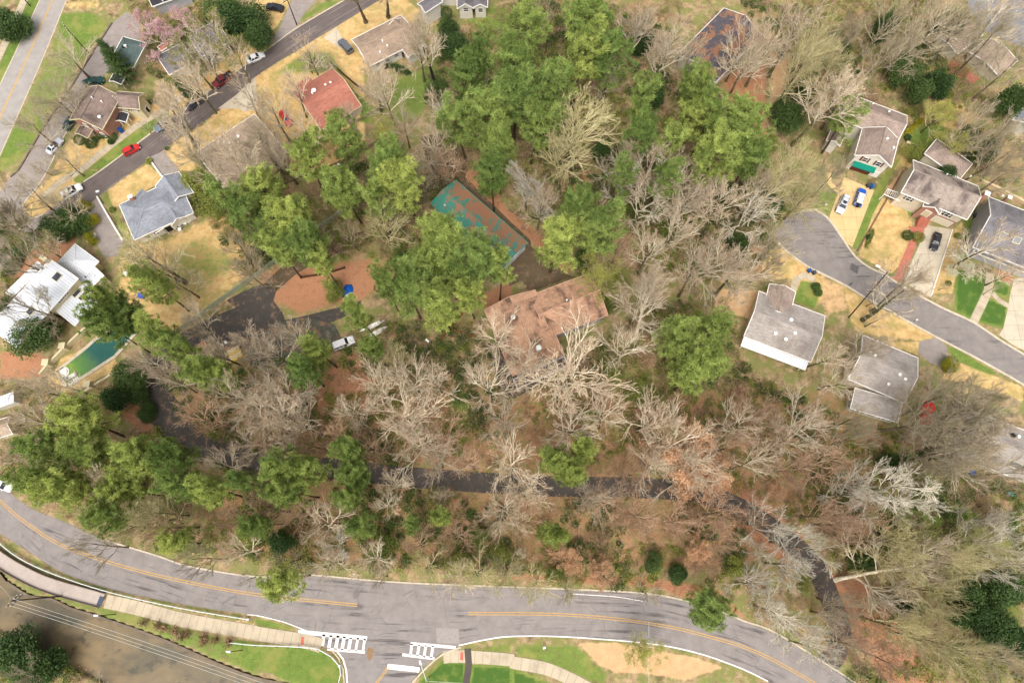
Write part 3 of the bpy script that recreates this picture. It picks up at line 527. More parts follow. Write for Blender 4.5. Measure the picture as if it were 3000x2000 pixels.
# ---- kerb walls, guard rails
def wall_thing(pts, wd, h, mat, label, cat='wall', name='garden_wall', z=0.0):
    o = kerb(pts, name, mat, wd, h, kind=None, z=z); return tag(o, label, cat)
m_white = plain('white_render', (226, 222, 212), .7, .06)
wall_thing(Q(0, 1, (900, 245), (1000, 420), (1135, 645)), .35, .6, m_white, 'low white wall between the grey-blue roofed house lawn and its drive')
wall_thing(Q(0, 1, (1450, 0), (1510, 80)), .35, .5, m_white, 'short white wall at the top corner of the grey-blue roofed house'); wall_thing(Q(0, 0, (1370, 1455), (1450, 1568)), .35, .5, m_white, 'short white wall beside the small dark parking pad')
wall_thing(Q(0, 1, (880, 580), (870, 620), (800, 655)), .5, .5, m_white, 'stub of white kerb wall below the yellow-green hedge'); wall_thing(Q(3, 1, (1690, 545), (1495, 1150)), .22, .3, m_white, 'thin pale wall along the pale drive of the tan house', name='edging_wall')
wall_thing(Q(3, 1, (1240, 0), (820, 740)), .3, .3, plain('brick_edge', (120, 92, 72)), 'dark edging wall between green strip and the dry tan lawn', name='edging_wall')
wall_thing(Q(3, 0, (1260, 1320), (1380, 1380), (1480, 1420)), .8, .8, plain('tan_wall', (206, 190, 150)), 'thick tan garden wall behind the tan shingle house', name='garden_wall')
wall_thing(Q(3, 1, (1950, 100), (2150, 190), (2352, 300)), .5, .8, plain('tan_wall2', (196, 176, 140)), 'long tan wall right of the tan house leading to the edge', name='garden_wall')
m_galv = plain('galvanised_rail', (206, 212, 208), .45, .06, 1, metal=0); m_wood = plain('rail_post', (92, 84, 74), .9)
def guardrail(pts, label, sp=1.9):
    L = spline(G(pts), sp); b = L[0].copy(); root = empty('guardrail', b, 0, label, 'guardrail'); nn = normals(L); mb = MB()
    for i in range(len(L) - 1):
        for z in (.62, .78): mb.beam(L[i] + Vector((0, 0, z)), L[i + 1] + Vector((0, 0, z)), .14, .13)
        mb.beam(L[i] + Vector((0, 0, .7)), L[i + 1] + Vector((0, 0, .7)), .04, .2)
    mb.box((L[-1].x, L[-1].y, .7), (.4, .4, .4)); mb.build('rail', m_galv, root, b)
    for p, m in zip(L[::1], nn[::1]):
        k = MB(); k.box((p.x - m.x * .2, p.y - m.y * .2, .38), (.18, .18, .76)); k.build('post', m_wood, root, b)
guardrail(Q(0, 3, (-150, 150), (0, 270), (200, 420), (500, 560), (950, 710), (1400, 820), (1800, 900), (2290, 980)), 'long white steel guardrail curving along the main road beside the creek')
guardrail(Q(0, 3, (2130, 1193), (2352, 1215)) + Q(1, 3, (300, 1225), (580, 1250), (700, 1320), (775, 1405)), 'white guardrail bending round the bright lawn at the junction')
guardrail(Q(1, 3, (778, 1415), (785, 1480), (765, 1568), (760, 1640)), 'short white guardrail beside the side road mouth at the bottom edge')
# ================================================================== HOUSES
OBST = []          # footprints (world xy polygons) that trees keep off
m_glass = glass(); m_trim = plain('white_trim', (232, 228, 220), .5, .04); m_dark = plain('dark_void', (38, 34, 32), .9); m_shut = plain('brown_shutter', (110, 58, 44), .6); m_shutd = plain('dark_shutter', (44, 44, 46), .6)
m_cream = siding('cream_siding', (214, 202, 166)); m_redbrick = brickmat('red_brick', (158, 96, 70), (182, 118, 86)); m_wsid = siding('white_siding', (226, 222, 212)); m_tanw = siding('tan_siding', (216, 206, 184)); m_greyw = siding('grey_siding', (176, 178, 184))
m_vent = plain('white_pipe', (236, 234, 230), .4, .03)
class House:
    def __init__(s, name, label, cat='house'):
        s.root = None; s.name = name; s.label = label; s.cat = cat; s.bl = []
    def block(s, A, B, Cc, ze, zr, wall, roof, kind='gable', over=.45, posts=False, trim=None, base=0.0, flatroof=False, parapet=False):
        a, b, c = W(*A, ze), W(*B, ze), W(*Cc, ze); u = (b - a); u.z = 0; Lg = u.length; u.normalize(); vv = Vector((-u.y, u.x, 0)); wd = (c - b).dot(vv)
        if wd < 0: a, b = b, a; u = -u; vv = -vv; wd = -wd
        o = a.copy(); o.z = 0
        if s.root is None:
            s.root = empty(s.name, o + u * Lg / 2 + vv * wd / 2, math.atan2(u.y, u.x), s.label, s.cat); s.o0 = s.root.location.copy(); s.inv = Matrix.Translation(s.o0) @ Matrix.Rotation(s.root.rotation_euler.z, 4, 'Z'); s.inv = s.inv.inverted()
        P = lambda x, y, z: tuple(s.inv @ (o + u * x + vv * y + Vector((0, 0, z))))
        h = over; x0, x1, y0, y1 = h, Lg - h, h, wd - h; ym = wd / 2
        OBST.append([tuple((o + u * x + vv * y)[:2]) for x, y in ((-.5, -.5), (Lg + .5, -.5), (Lg + .5, wd + .5), (-.5, wd + .5))])
        mb = MB(); sl = (zr - ze) / (wd / 2)
        def roofz(x, y):
            if kind == 'gable': return zr - abs(y - ym) * sl
            if kind == 'hip': return min(zr - abs(y - ym) * sl, ze + min(x, Lg - x) * sl)
            if kind == 'shed': return ze + (zr - ze) * y / wd
            return ze
        if posts:
            for x in (x0, x1):
                for y in (y0, y1):
                    k = MB(); p = P(x, y, ze / 2); k.box(p, (.2, .2, ze), 0); k.build('porch_post', m_trim, s.root)
        else:
            ring = [P(x0, y0, base), P(x1, y0, base), P(x1, y1, base), P(x0, y1, base)]; wt = ze - .02
            if kind == 'gable':
                zg = zr - .16; zo = roofz(0, y0) - .14
                top = [P(x0, y0, zo), P(x1, y0, zo), P(x1, y1, zo), P(x0, y1, zo)]
                mb.add(ring + top + [P(x0, ym, zg), P(x1, ym, zg)], [(0, 1, 5, 4), (2, 3, 7, 6), (1, 2, 6, 9, 5), (3, 0, 4, 8, 7)])
            elif kind == 'shed':
                t = [P(x, y, roofz(x, y) - .14) for x, y in ((x0, y0), (x1, y0), (x1, y1), (x0, y1))]; mb.add(ring + t, [(0, 1, 5, 4), (1, 2, 6, 5), (2, 3, 7, 6), (3, 0, 4, 7)])
            else:
                t = [P(x, y, roofz(0, y0) * 0 + ze + (0 if kind == 'flat' else h * sl) - .14) for x, y in ((x0, y0), (x1, y0), (x1, y1), (x0, y1))]; mb.add(ring + t, [(0, 1, 5, 4), (1, 2, 6, 5), (2, 3, 7, 6), (3, 0, 4, 7)])
            mb.build('wall', wall, s.root)
        r = MB(); th = .16
        def slab(pts):
            n = len(pts); up = [Vector(p) for p in pts]; dn = [p - Vector((0, 0, th)) for p in up]
            r.add(up + dn, [tuple(range(n)), tuple(range(2 * n - 1, n - 1, -1))] + [((i + 1) % n, i, n + i, n + (i + 1) % n) for i in range(n)])
        if kind == 'gable':
            slab([P(0, 0, ze), P(Lg, 0, ze), P(Lg, ym, zr), P(0, ym, zr)]); slab([P(Lg, wd, ze), P(0, wd, ze), P(0, ym, zr), P(Lg, ym, zr)])
        elif kind == 'hip':
            hx = min(wd / 2, Lg / 2 - .01)
            slab([P(0, 0, ze), P(Lg, 0, ze), P(Lg - hx, ym, zr), P(hx, ym, zr)]); slab([P(Lg, wd, ze), P(0, wd, ze), P(hx, ym, zr), P(Lg - hx, ym, zr)])
            slab([P(Lg, 0, ze), P(Lg, wd, ze), P(Lg - hx, ym, zr)]); slab([P(0, wd, ze), P(0, 0, ze), P(hx, ym, zr)])
        elif kind == 'shed': slab([P(0, 0, ze), P(Lg, 0, ze), P(Lg, wd, zr), P(0, wd, zr)])
        else: slab([P(0, 0, ze), P(Lg, 0, ze), P(Lg, wd, ze), P(0, wd, ze)])
        rf = r.build('roof', roof, s.root)
        k = MB()
        if kind in ('gable', 'hip'):
            hx = 0 if kind == 'gable' else min(wd / 2, Lg / 2 - .01); k.beam(P(hx, ym, zr + .03), P(Lg - hx, ym, zr + .03), .3, .1)
            if kind == 'hip':
                for x, y, hh in ((0, 0, hx), (Lg, 0, Lg - hx), (Lg, wd, Lg - hx), (0, wd, hx)): k.beam(P(x, y, ze + .02), P(hh, ym, zr + .03), .22, .08)
            k.build('ridge_cap', roof, rf)
        if trim:
            t = MB(); e = .07
            ed = [((0, 0, ze), (Lg, 0, ze)), ((0, wd, ze if kind != 'shed' else zr), (Lg, wd, ze if kind != 'shed' else zr))]
            if kind == 'gable': ed += [((x, 0, ze), (x, ym, zr)) for x in (0, Lg)] + [((x, wd, ze), (x, ym, zr)) for x in (0, Lg)]
            if kind == 'shed': ed += [((x, 0, ze), (x, wd, zr)) for x in (0, Lg)]
            if kind in ('hip', 'flat'): ed += [((x, 0, ze), (x, wd, ze)) for x in (0, Lg)]
            cx, cy = Lg / 2, wd / 2
            for p0, p1 in ed:
                f = lambda p: P(p[0] + (e if p[0] > cx else -e), p[1] + (e if p[1] > cy + .01 else (-e if p[1] < cy - .01 else 0)), p[2] - .09)
                t.beam(f(p0), f(p1), .13, .24)
            t.build('fascia', trim, rf)
        B_ = dict(P=P, L=Lg, W=wd, x0=x0, x1=x1, y0=y0, y1=y1, roof=rf, rz=roofz, o=o, u=u, v=vv, base=base, ze=ze, zr=zr); s.bl.append(B_); return B_
    def win(s, B, face, t, z, w_, h_, shut=None, door=None, frame=None, mun=True):
        """window on the wall facing 0:-v 1:+u 2:+v 3:-u of block B, t = 0..1 along it"""
        P = B['P']; fr = frame or m_trim
        def pt(a, z, d):
            if face == 0: return P(B['x0'] + a, B['y0'] - d, z)
            if face == 2: return P(B['x0'] + a, B['y1'] + d, z)
            if face == 1: return P(B['x1'] + d, B['y0'] + a, z)
            return P(B['x0'] - d, B['y0'] + a, z)
        span = (B['x1'] - B['x0']) if face in (0, 2) else (B['y1'] - B['y0']); a = span * t
        def slab(mb, a0, a1, z0, z1, d0, d1):
            ps = [pt(x, zz, d) for d in (d0, d1) for x, zz in ((a0, z0), (a1, z0), (a1, z1), (a0, z1))]
            mb.add(ps, [(0, 1, 2, 3), (7, 6, 5, 4), (0, 4, 5, 1), (1, 5, 6, 2), (2, 6, 7, 3), (3, 7, 4, 0)])
        m = MB()
        if door is not None:
            slab(m, a - w_ / 2, a + w_ / 2, z - h_ / 2, z + h_ / 2, .01, .07); f = m.build('garage_door' if w_ > 2 else 'door', door, s.root)
            k = MB(); slab(k, a - w_ / 2 - .14, a + w_ / 2 + .14, z + h_ / 2, z + h_ / 2 + .2, .01, .12)
            for e in (-1, 1): slab(k, a + e * (w_ / 2 + .07) - .07, a + e * (w_ / 2 + .07) + .07, z - h_ / 2, z + h_ / 2, .01, .12)
            k.build('frame', fr, f); return f
        g = .09
        slab(m, a - w_ / 2, a + w_ / 2, z - h_ / 2, z - h_ / 2 + g, .01, .1); slab(m, a - w_ / 2, a + w_ / 2, z + h_ / 2 - g, z + h_ / 2, .01, .1)
        slab(m, a - w_ / 2, a - w_ / 2 + g, z - h_ / 2 + g, z + h_ / 2 - g, .01, .1); slab(m, a + w_ / 2 - g, a + w_ / 2, z - h_ / 2 + g, z + h_ / 2 - g, .01, .1)
        if mun: slab(m, a - w_ / 2 + g, a + w_ / 2 - g, z - .04, z + .04, .012, .08)
        f = m.build('window', fr, s.root); k = MB(); slab(k, a - w_ / 2 + g, a + w_ / 2 - g, z - h_ / 2 + g, z + h_ / 2 - g, .008, .04); k.build('pane', m_glass, f)
        if shut is not None:
            for e in (-1, 1):
                k = MB(); c0 = a + e * (w_ / 2 + .22); slab(k, c0 - .2, c0 + .2, z - h_ / 2, z + h_ / 2, .01, .06); k.build('shutter', shut, f)
        return f
    def _hit(s, B, px, z0):
        z = z0
        for _ in range(6):
            p = W(*px, z); d = p - B['o']; d.z = 0; z = B['rz'](d.dot(B['u']), d.dot(B['v']))
        return W(*px, z)
    def vent(s, B, px, r=.13, h=.5, mat=None, name='vent_pipe'):
        p = s.inv @ s._hit(B, px, B['zr']); m = MB(); m.tube(p - Vector((0, 0, .1)), p + Vector((0, 0, h)), r, r, 8, cap=True); m.tube(p + Vector((0, 0, h)), p + Vector((0, 0, h + .1)), r * 1.5, r * 1.1, 8, cap=True); m.build(name, mat or m_vent, B['roof'])
    def chimney(s, B, px, sx, sy, h, mat, cap=True):
        p = s.inv @ s._hit(B, px, B['ze']); m = MB(); m.box((p.x, p.y, p.z / 2 + h / 2), (sx, sy, p.z + h)); ch = m.build('chimney', mat, B['roof'])
        if cap: k = MB(); k.box((p.x, p.y, p.z + h + .06), (sx + .16, sy + .16, .12)); k.box((p.x, p.y, p.z + h + .17), (sx * .5, sy * .5, .1)); k.build('chimney_cap', m_trim, ch)
    def skylight(s, B, px, a, b):
        P0 = s._hit(B, px, B['zr']); d = P0 - B['o']; x, y = d.dot(B['u']), d.dot(B['v']); P = B['P']; rz = B['rz']
        def q4(g, zz): return [P(x + i * (a / 2 + g), y + j * (b / 2 + g), rz(x + i * (a / 2 + g), y + j * (b / 2 + g)) + zz) for i, j in ((-1, -1), (1, -1), (1, 1), (-1, 1))]
        m = MB(); lo, hi = q4(.12, -.05), q4(.12, .14); m.add(lo + hi, [(4, 5, 6, 7), (0, 1, 5, 4), (1, 2, 6, 5), (2, 3, 7, 6), (3, 0, 4, 7)]); f = m.build('skylight', m_cream, B['roof'])
        s.sky = f; k = MB(); k.add(q4(0, .15), [(0, 1, 2, 3)]); k.build('skylight_glass', m_glass, B['roof'])
def wins(H, B, face, ts, z, w_, h_, **k):
    for t in ts: H.win(B, face, t, z, w_, h_, **k)
RF = dict(brown=shingle('brown_shingle', (140, 122, 112), .6), teal=shingle('teal_shingle', (98, 116, 112), .3), slate=shingle('slate_shingle', (120, 116, 120), .3), charcoal=shingle('charcoal_shingle', (62, 60, 66), .3),
          tan=shingle('tan_shingle', (170, 148, 128), .3), red=shingle('red_shingle', (182, 120, 102), .25, (120, 76, 64)), tan2=shingle('dusty_shingle', (176, 156, 136), .3), blue=shingle('bluegrey_shingle', (146, 150, 158), .25),
          dark=shingle('dark_shingle', (92, 88, 94), .3, leaf=True), copper=shingle('copper_shingle', (190, 150, 122), .9, (84, 66, 56)), warm=shingle('warmgrey_shingle', (160, 142, 130), .5, (90, 78, 74)), stk=shingle('streaked_shingle', (162, 148, 136), .9, (84, 74, 72)),
          grey=shingle('grey_shingle', (132, 128, 130), .4), pale=shingle('pale_shingle', (168, 160, 152), .6, (120, 108, 100)))
m_whmetal = seam_metal('white_seam_metal', (206, 209, 214), .6, rough=.45); m_grmetal = seam_metal('green_seam_metal', (62, 132, 116), .5, leaf=True)
# ---- brick house
H = House('brick_house', 'two storey red brick house with brown L-shaped roof beside the service road')
B = H.block(q(0, 0, 640, 1100), q(0, 0, 810, 800), q(0, 0, 1135, 835), 5.4, 7.8, m_redbrick, RF['brown'], trim=m_cream)
# faces: the pediment end is the one toward the nadir
def face_to(B, px):
    t = W(*px, 2); d = [(-B['v'], 0), (B['u'], 1), (B['v'], 2), (-B['u'], 3)]; c = B['o'] + B['u'] * B['L'] / 2 + B['v'] * B['W'] / 2; e = (t - c); e.z = 0
    sc_ = [(e.dot(a) / (B['L'] / 2 if i in (1, 3) else B['W'] / 2), i) for a, i in d]; return max(sc_)[1]
f0 = face_to(B, q(0, 0, 850, 1200)); f1 = face_to(B, q(0, 0, 1080, 1000))
wins(H, B, f0, (.35, .68), 4.1, 1.1, 1.3, shut=m_shutd); wins(H, B, f0, (.3, .72), 1.4, 1.2, 1.4, shut=m_shutd); wins(H, B, f1, (.2, .5, .8), 4.1, 1, 1.3, shut=m_cream); wins(H, B, f1, (.2, .45), 1.3, 1, 1.4, shut=m_cream)
H.vent(B, q(0, 0, 852, 905)); H.vent(B, q(0, 0, 940, 940)); H.vent(B, q(0, 0, 920, 1080), .3, .4, m_galv)
B = H.block(q(0, 0, 1050, 985), q(0, 0, 1285, 1003), q(0, 0, 1355, 862), 4.6, 6.3, m_cream, RF['brown'], trim=m_cream)
wins(H, B, face_to(B, q(0, 0, 1170, 1060)), (.25, .7), 3.5, 1.2, 1.1, shut=m_shutd); H.win(B, face_to(B, q(0, 0, 1340, 960)), .5, 1.1, 1, 2.1, door=m_dark)
H.block(q(0, 0, 690, 1225), q(0, 0, 735, 1155), q(0, 0, 855, 1185), 2.7, 3.5, m_cream, RF['brown'], posts=True, trim=m_cream); H.block(q(0, 0, 1060, 1110), q(0, 0, 1085, 1035), q(0, 0, 1180, 1050), 2.6, 3.2, m_cream, RF['charcoal'], posts=True, trim=m_trim)
# ---- houses top left
H = House('hip_roof_house', 'house with hipped teal-grey shingle roof behind the dark spruce'); B = H.block(q(0, 0, 1010, 560), q(0, 0, 1130, 340), q(0, 0, 1330, 420), 3.2, 5.4, m_cream, RF['teal'], 'hip', trim=m_trim); H.vent(B, q(0, 0, 1158, 432), .25); H.vent(B, q(0, 0, 1135, 440), .2, .4, m_dark)
wins(H, B, face_to(B, q(0, 0, 1150, 640)), (.3, .7), 1.6, 1, 1.3); H.block(q(0, 0, 1005, 745), q(0, 0, 1040, 680), q(0, 0, 1158, 690), 2.8, 3.5, m_cream, RF['charcoal'], posts=True, trim=m_trim)
H = House('grey_house', 'grey shingle house with white eaves between bare trees and the pink blossom tree'); B = H.block(q(0, 0, 1445, 515), q(0, 0, 1670, 395), q(0, 0, 1790, 560), 3.6, 5.0, m_wsid, RF['slate'], trim=m_trim); wins(H, B, face_to(B, q(0, 0, 1560, 700)), (.3, .7), 1.8, 1, 1.2); H.vent(B, q(0, 0, 1600, 480))
B = H.block(q(0, 0, 1480, 470), q(0, 0, 1590, 400), q(0, 0, 1560, 360), 3.0, 3.6, m_wsid, RF['red'], trim=m_trim)
H = House('charcoal_house', 'charcoal roofed house with white porch posts, upper neighbour of the grey house'); B = H.block(q(0, 0, 1850, 520), q(0, 0, 2110, 385), q(0, 0, 1960, 205), 3.8, 5.4, m_wsid, RF['slate'], trim=m_trim); wins(H, B, face_to(B, q(0, 0, 2000, 600)), (.15, .4, .65, .88), 1.8, 1, 1.5)
for t in (.1, .3, .5, .7, .9): k = MB(); p = B['P'](B['L'] * t, -.1 if face_to(B, q(0, 0, 2000, 600)) == 0 else B['W'] + .1, 1.8); k.box(p, (.22, .22, 3.6)); k.build('porch_post', m_trim, H.root)
H = House('black_roof_house', 'blue-black roofed house cut by the top edge above the pink blossoms'); B = H.block(q(0, 0, 1400, 60), q(0, 0, 1740, -60), q(0, 0, 1700, -200), 3.6, 5.2, m_greyw, RF['charcoal'], trim=m_trim); H.vent(B, q(0, 0, 1500, 15))
# ---- tan long house
H = House('long_house', 'long tan-roofed house with white gable wall above the red-roofed house')
B = H.block(q(1, 0, 1040, 610), q(1, 0, 1490, 380), q(1, 0, 1265, 172), 3.4, 5.0, m_wsid, RF['tan'], trim=m_trim); f = face_to(B, q(1, 0, 1250, 620)); wins(H, B, f, (.15, .35, .55), 1.9, 1.2, 1.2); H.win(B, f, .7, 1.1, 1.0, 2.1, door=m_dark); wins(H, B, face_to(B, q(1, 0, 900, 560)), (.35, .7), 1.8, 1, 1.2)
for x, y in ((1165, 385), (1145, 490), (1210, 430)): H.vent(B, q(1, 0, x, y), .16)
B = H.block(q(1, 0, 1400, 528), q(1, 0, 1195, 262), q(1, 0, 1365, 172), 3.3, 4.7, m_wsid, RF['tan'], trim=m_trim); H.win(B, face_to(B, q(1, 0, 1480, 540)), .5, 1.8, 1.2, 1.2); H.vent(B, q(1, 0, 1265, 450), .14)
# ---- red roof
H = House('red_roof_house', 'house with broad red shingle roof and white turbine vent on its ridge')
B = H.block(q(1, 0, 600, 1195), q(1, 0, 965, 970), q(1, 0, 655, 655), 3.3, 6.2, m_cream, RF['red'], trim=plain('cream_trim', (206, 192, 160))); f = face_to(B, q(1, 0, 800, 1150)); wins(H, B, f, (.3, .75), 1.7, 1.3, 1.2); H.win(B, f, .5, 1.1, 2.0, 2.1, door=m_dark); wins(H, B, face_to(B, q(1, 0, 400, 1130)), (.4, .7), 1.7, 1, 1.2)
H.vent(B, q(1, 0, 535, 840), .4, .5); H.vent(B, q(1, 0, 522, 862), .2); H.vent(B, q(1, 0, 640, 785), .2, .3); H.vent(B, q(1, 0, 686, 763), .2, .3)
B = H.block(q(1, 0, 350, 790), q(1, 0, 475, 700), q(1, 0, 540, 750), 3.1, 4.2, m_cream, RF['red'])
H = House('dusty_roof_house', 'dusty tan roofed house seen through pale bare crowns below the dark street'); B = H.block((575, 448), (745, 335), (850, 440), 3.4, 5.0, m_cream, RF['tan2'], trim=m_trim); wins(H, B, face_to(B, (790, 480)), (.25, .5, .75), 1.8, 1.2, 1.2); H.vent(B, (700, 402), .25)
# ---- blue-grey
H = House('bluegrey_house', 'blue-grey shingle house with brick chimney and rear pergola beside the tan lawn')
B = H.block(q(0, 1, 1235, 635), q(0, 1, 1775, 385), q(0, 1, 1585, 90), 3.4, 5.3, m_wsid, RF['blue'], 'hip', trim=m_trim); f = face_to(B, q(0, 1, 1500, 600)); wins(H, B, f, (.15, .3, .8), 1.7, 1.1, 1.3); H.win(B, f, .5, 1.1, 1.8, 2.1, door=m_dark)
H.chimney(B, q(0, 1, 1225, 265), .9, .7, 1.4, m_redbrick)
B = H.block(q(0, 1, 1775, 200), q(0, 1, 1640, 12), q(0, 1, 1420, 135), 3.4, 5.0, m_wsid, RF['blue'], trim=m_trim)
B = H.block(q(0, 1, 1580, 495), q(0, 1, 1510, 380), q(0, 1, 1640, 310), 3.3, 4.5, m_wsid, RF['blue'], trim=m_trim)
B = H.block(q(0, 1, 1235, 245), q(0, 1, 1290, 170), q(0, 1, 1400, 150), 3.3, 4.2, m_wsid, RF['blue'])
k = MB()
for a, b in (((1480, 495), (1545, 455)), ((1545, 455), (1560, 490)), ((1560, 490), (1495, 525)), ((1495, 525), (1480, 495)), ((1410, 540), (1490, 500)), ((1430, 575), (1500, 530))): k.beam(H.inv @ W(*q(0, 1, *a), 3.3), H.inv @ W(*q(0, 1, *b), 3.3), .18, .2)
for a in ((1495, 525), (1560, 490), (1430, 575)): p = H.inv @ W(*q(0, 1, *a), 3.3); k.beam(p, (p.x, p.y, 0), .15, .15)
k.build('pergola', m_trim, H.root)
# ---- white metal roof house
H = House('metal_roof_house', 'cream house under large white metal roofs with skylights above the green pool')
Bt = H.block(q(0, 1, 445, 1295), q(0, 1, 715, 990), q(0, 1, 452, 855), 6.3, 6.9, m_cream, m_whmetal, 'shed', trim=m_trim, over=.25); f = face_to(Bt, q(0, 1, 640, 1200)); wins(H, Bt, f, (.3, .37, .44, .51, .58), 5.4, .7, .7, mun=False)
H.skylight(Bt, q(0, 1, 525, 975), 1.7, 1.3); H.chimney(Bt, q(0, 1, 430, 822), 1.0, 1.7, 1.3, m_cream, False)
B2 = H.block(q(0, 1, 150, 1620), q(0, 1, 445, 1295), q(0, 1, 180, 1150), 6.1, 6.7, m_cream, m_whmetal, 'shed', trim=m_trim, over=.25); H.skylight(B2, q(0, 1, 285, 1288), 1.6, 1.2); wins(H, B2, face_to(B2, q(0, 1, 500, 1400)), (.35, .55, .8), 3.2, 1.0, 1.0, frame=m_trim)
H.vent(B2, q(0, 1, 85, 1262), .12, .4, m_dark); H.vent(Bt, q(0, 1, 330, 1225), .1, .3)
B = H.block(q(0, 1, 525, 1290), q(0, 1, 750, 1055), q(0, 1, 955, 1152), 4.2, 4.6, m_cream, m_whmetal, 'shed', trim=m_trim, over=.2); H.skylight(B, q(0, 1, 708, 1125), 1.9, .9); H.skylight(B, q(0, 1, 765, 1152), 1.9, .9); wins(H, B, face_to(B, q(0, 1, 650, 1430)), (.2, .6), 2.2, 1.1, 1.1, frame=m_trim)
B = H.block(q(0, 1, 525, 850), q(0, 1, 690, 675), q(0, 1, 945, 790), 3.5, 4.7, m_cream, m_whmetal, 'hip', trim=m_trim)
B = H.block(q(0, 1, 700, 1008), q(0, 1, 850, 868), q(0, 1, 1000, 940), 3.3, 3.9, m_cream, m_whmetal, 'shed', trim=m_trim, over=.3); H.vent(B, q(0, 1, 868, 970), .14, .3); H.vent(B, q(0, 1, 790, 978), .1, .3, m_dark); wins(H, B, face_to(B, q(0, 1, 930, 1060)), (.3, .7), 1.7, 1.2, 1.3)
B = H.block(q(0, 1, -60, 1560), q(0, 1, 110, 1380), q(0, 1, -150, 1220), 3.4, 3.8, m_cream, m_whmetal, 'shed', trim=m_trim)
H.block(q(0, 1, 110, 1160), q(0, 1, 400, 880), q(0, 1, 350, 850), 4.4, 4.8, m_cream, m_whmetal, 'shed', trim=m_trim, over=.15)
H = House('small_white_building', 'small white-roofed outbuilding at the left edge below the pool'); H.block(q(0, 2, -100, 545), q(0, 2, 118, 468), q(0, 2, 175, 545), 3, 3.5, m_wsid, m_whmetal, 'shed', trim=m_trim)
H = House('edge_house', 'tan roofed house at the left edge among bare trees'); H.block(q(0, 2, -260, 800), q(0, 2, 90, 690), q(0, 2, 130, 840), 3.3, 4.6, m_cream, RF['tan2'], trim=m_trim)
# ---- top middle
H = House('white_house', 'white house with grey roof and dormered wing at the top edge')
B = H.block(q(1, 0, 1485, 40), q(1, 0, 1640, -60), q(1, 0, 1690, 30), 5.2, 6.2, m_wsid, RF['slate'], trim=m_trim); B = H.block(q(1, 0, 1650, -60), q(1, 0, 2150, -60), q(1, 0, 2150, -240), 4.6, 6.8, m_wsid, RF['slate'], trim=m_trim)
B = H.block(q(1, 0, 1850, 80), q(1, 0, 1850, -100), q(1, 0, 2000, -100), 4, 5.6, m_wsid, RF['slate'], trim=m_trim); H.win(B, face_to(B, q(1, 0, 1920, 120)), .5, 3.2, 1.3, 1.4); B = H.block(q(1, 0, 1995, 70), q(1, 0, 1995, -100), q(1, 0, 2125, -100), 4, 5.2, m_wsid, RF['slate'], trim=m_trim); H.win(B, face_to(B, q(1, 0, 2060, 120)), .5, 2.6, 1.2, 1.4)
H = House('leafy_roof_house', 'dark-roofed house strewn with brown leaves near the top centre right'); B = H.block(q(2, 0, 1870, 755), q(2, 0, 2290, 320), q(2, 0, 1935, 90), 4.2, 6.2, m_wsid, RF['dark'], trim=m_trim); wins(H, B, face_to(B, q(2, 0, 1650, 700)), (.3, .7), 2.2, 1, 1.4)
B = H.block(q(2, 0, 1800, 700), q(2, 0, 1640, 600), q(2, 0, 1720, 520), 3.8, 4.8, m_wsid, RF['dark'], trim=m_trim); H.win(B, face_to(B, q(2, 0, 1700, 780)), .5, 1.6, 1.2, 1.6)
# ---- main house
H = House('copper_roof_house', 'large central house with stained copper-brown shingle roof and wing')
B = H.block((1420, 908), (1502, 1100), (1650, 1032), 6.2, 8.4, m_greyw, RF['copper'], trim=plain('copper_trim', (186, 150, 128)), over=.7); f = face_to(B, (1560, 1090)); wins(H, B, f, (.15, .32, .55, .72, .88), 4.7, 1.4, 1.6); wins(H, B, f, (.2, .5, .8), 1.8, 1.6, 2.0); wins(H, B, face_to(B, (1420, 1010)), (.15, .35, .55, .75), 4.6, 1.2, 1.6)
H.vent(B, (1577, 1026), .42, 2.2, m_galv, 'flue_pipe'); H.vent(B, (1503, 930), .35, .35); H.vent(B, (1583, 926), .1, .3, m_dark)
B = H.block((1603, 990), (1780, 922), (1736, 797), 5.8, 7.9, m_greyw, RF['copper'], trim=plain('copper_trim2', (186, 150, 128)), over=.6); f = face_to(B, (1700, 980)); wins(H, B, f, (.45, .62, .8), 4.2, 1.2, 1.5); H.vent(B, (1660, 880), .14, .4)
B = H.block((1560, 985), (1545, 950), (1645, 935), 6.3, 7.6, m_greyw, RF['copper'])
k = MB(); p = [H.inv @ W(*a, 3.2) for a in ((1505, 1112), (1652, 1045), (1664, 1072), (1516, 1140))]
for i in range(4): k.beam(p[i], p[(i + 1) % 4], .1, .16); k.beam(p[i] + Vector((0, 0, .9)), p[(i + 1) % 4] + Vector((0, 0, .9)), .08, .1); k.beam(p[i], p[i] + Vector((0, 0, .95)), .14, .14); k.beam(p[i], (p[i].x, p[i].y, 0), .2, .2)
k.add([Vector((a.x, a.y, 2.9)) for a in p], [(0, 1, 2, 3)], 1); k.build('balcony', [m_trim, plain('deck_boards', (92, 84, 84), .9, .15)], H.root)
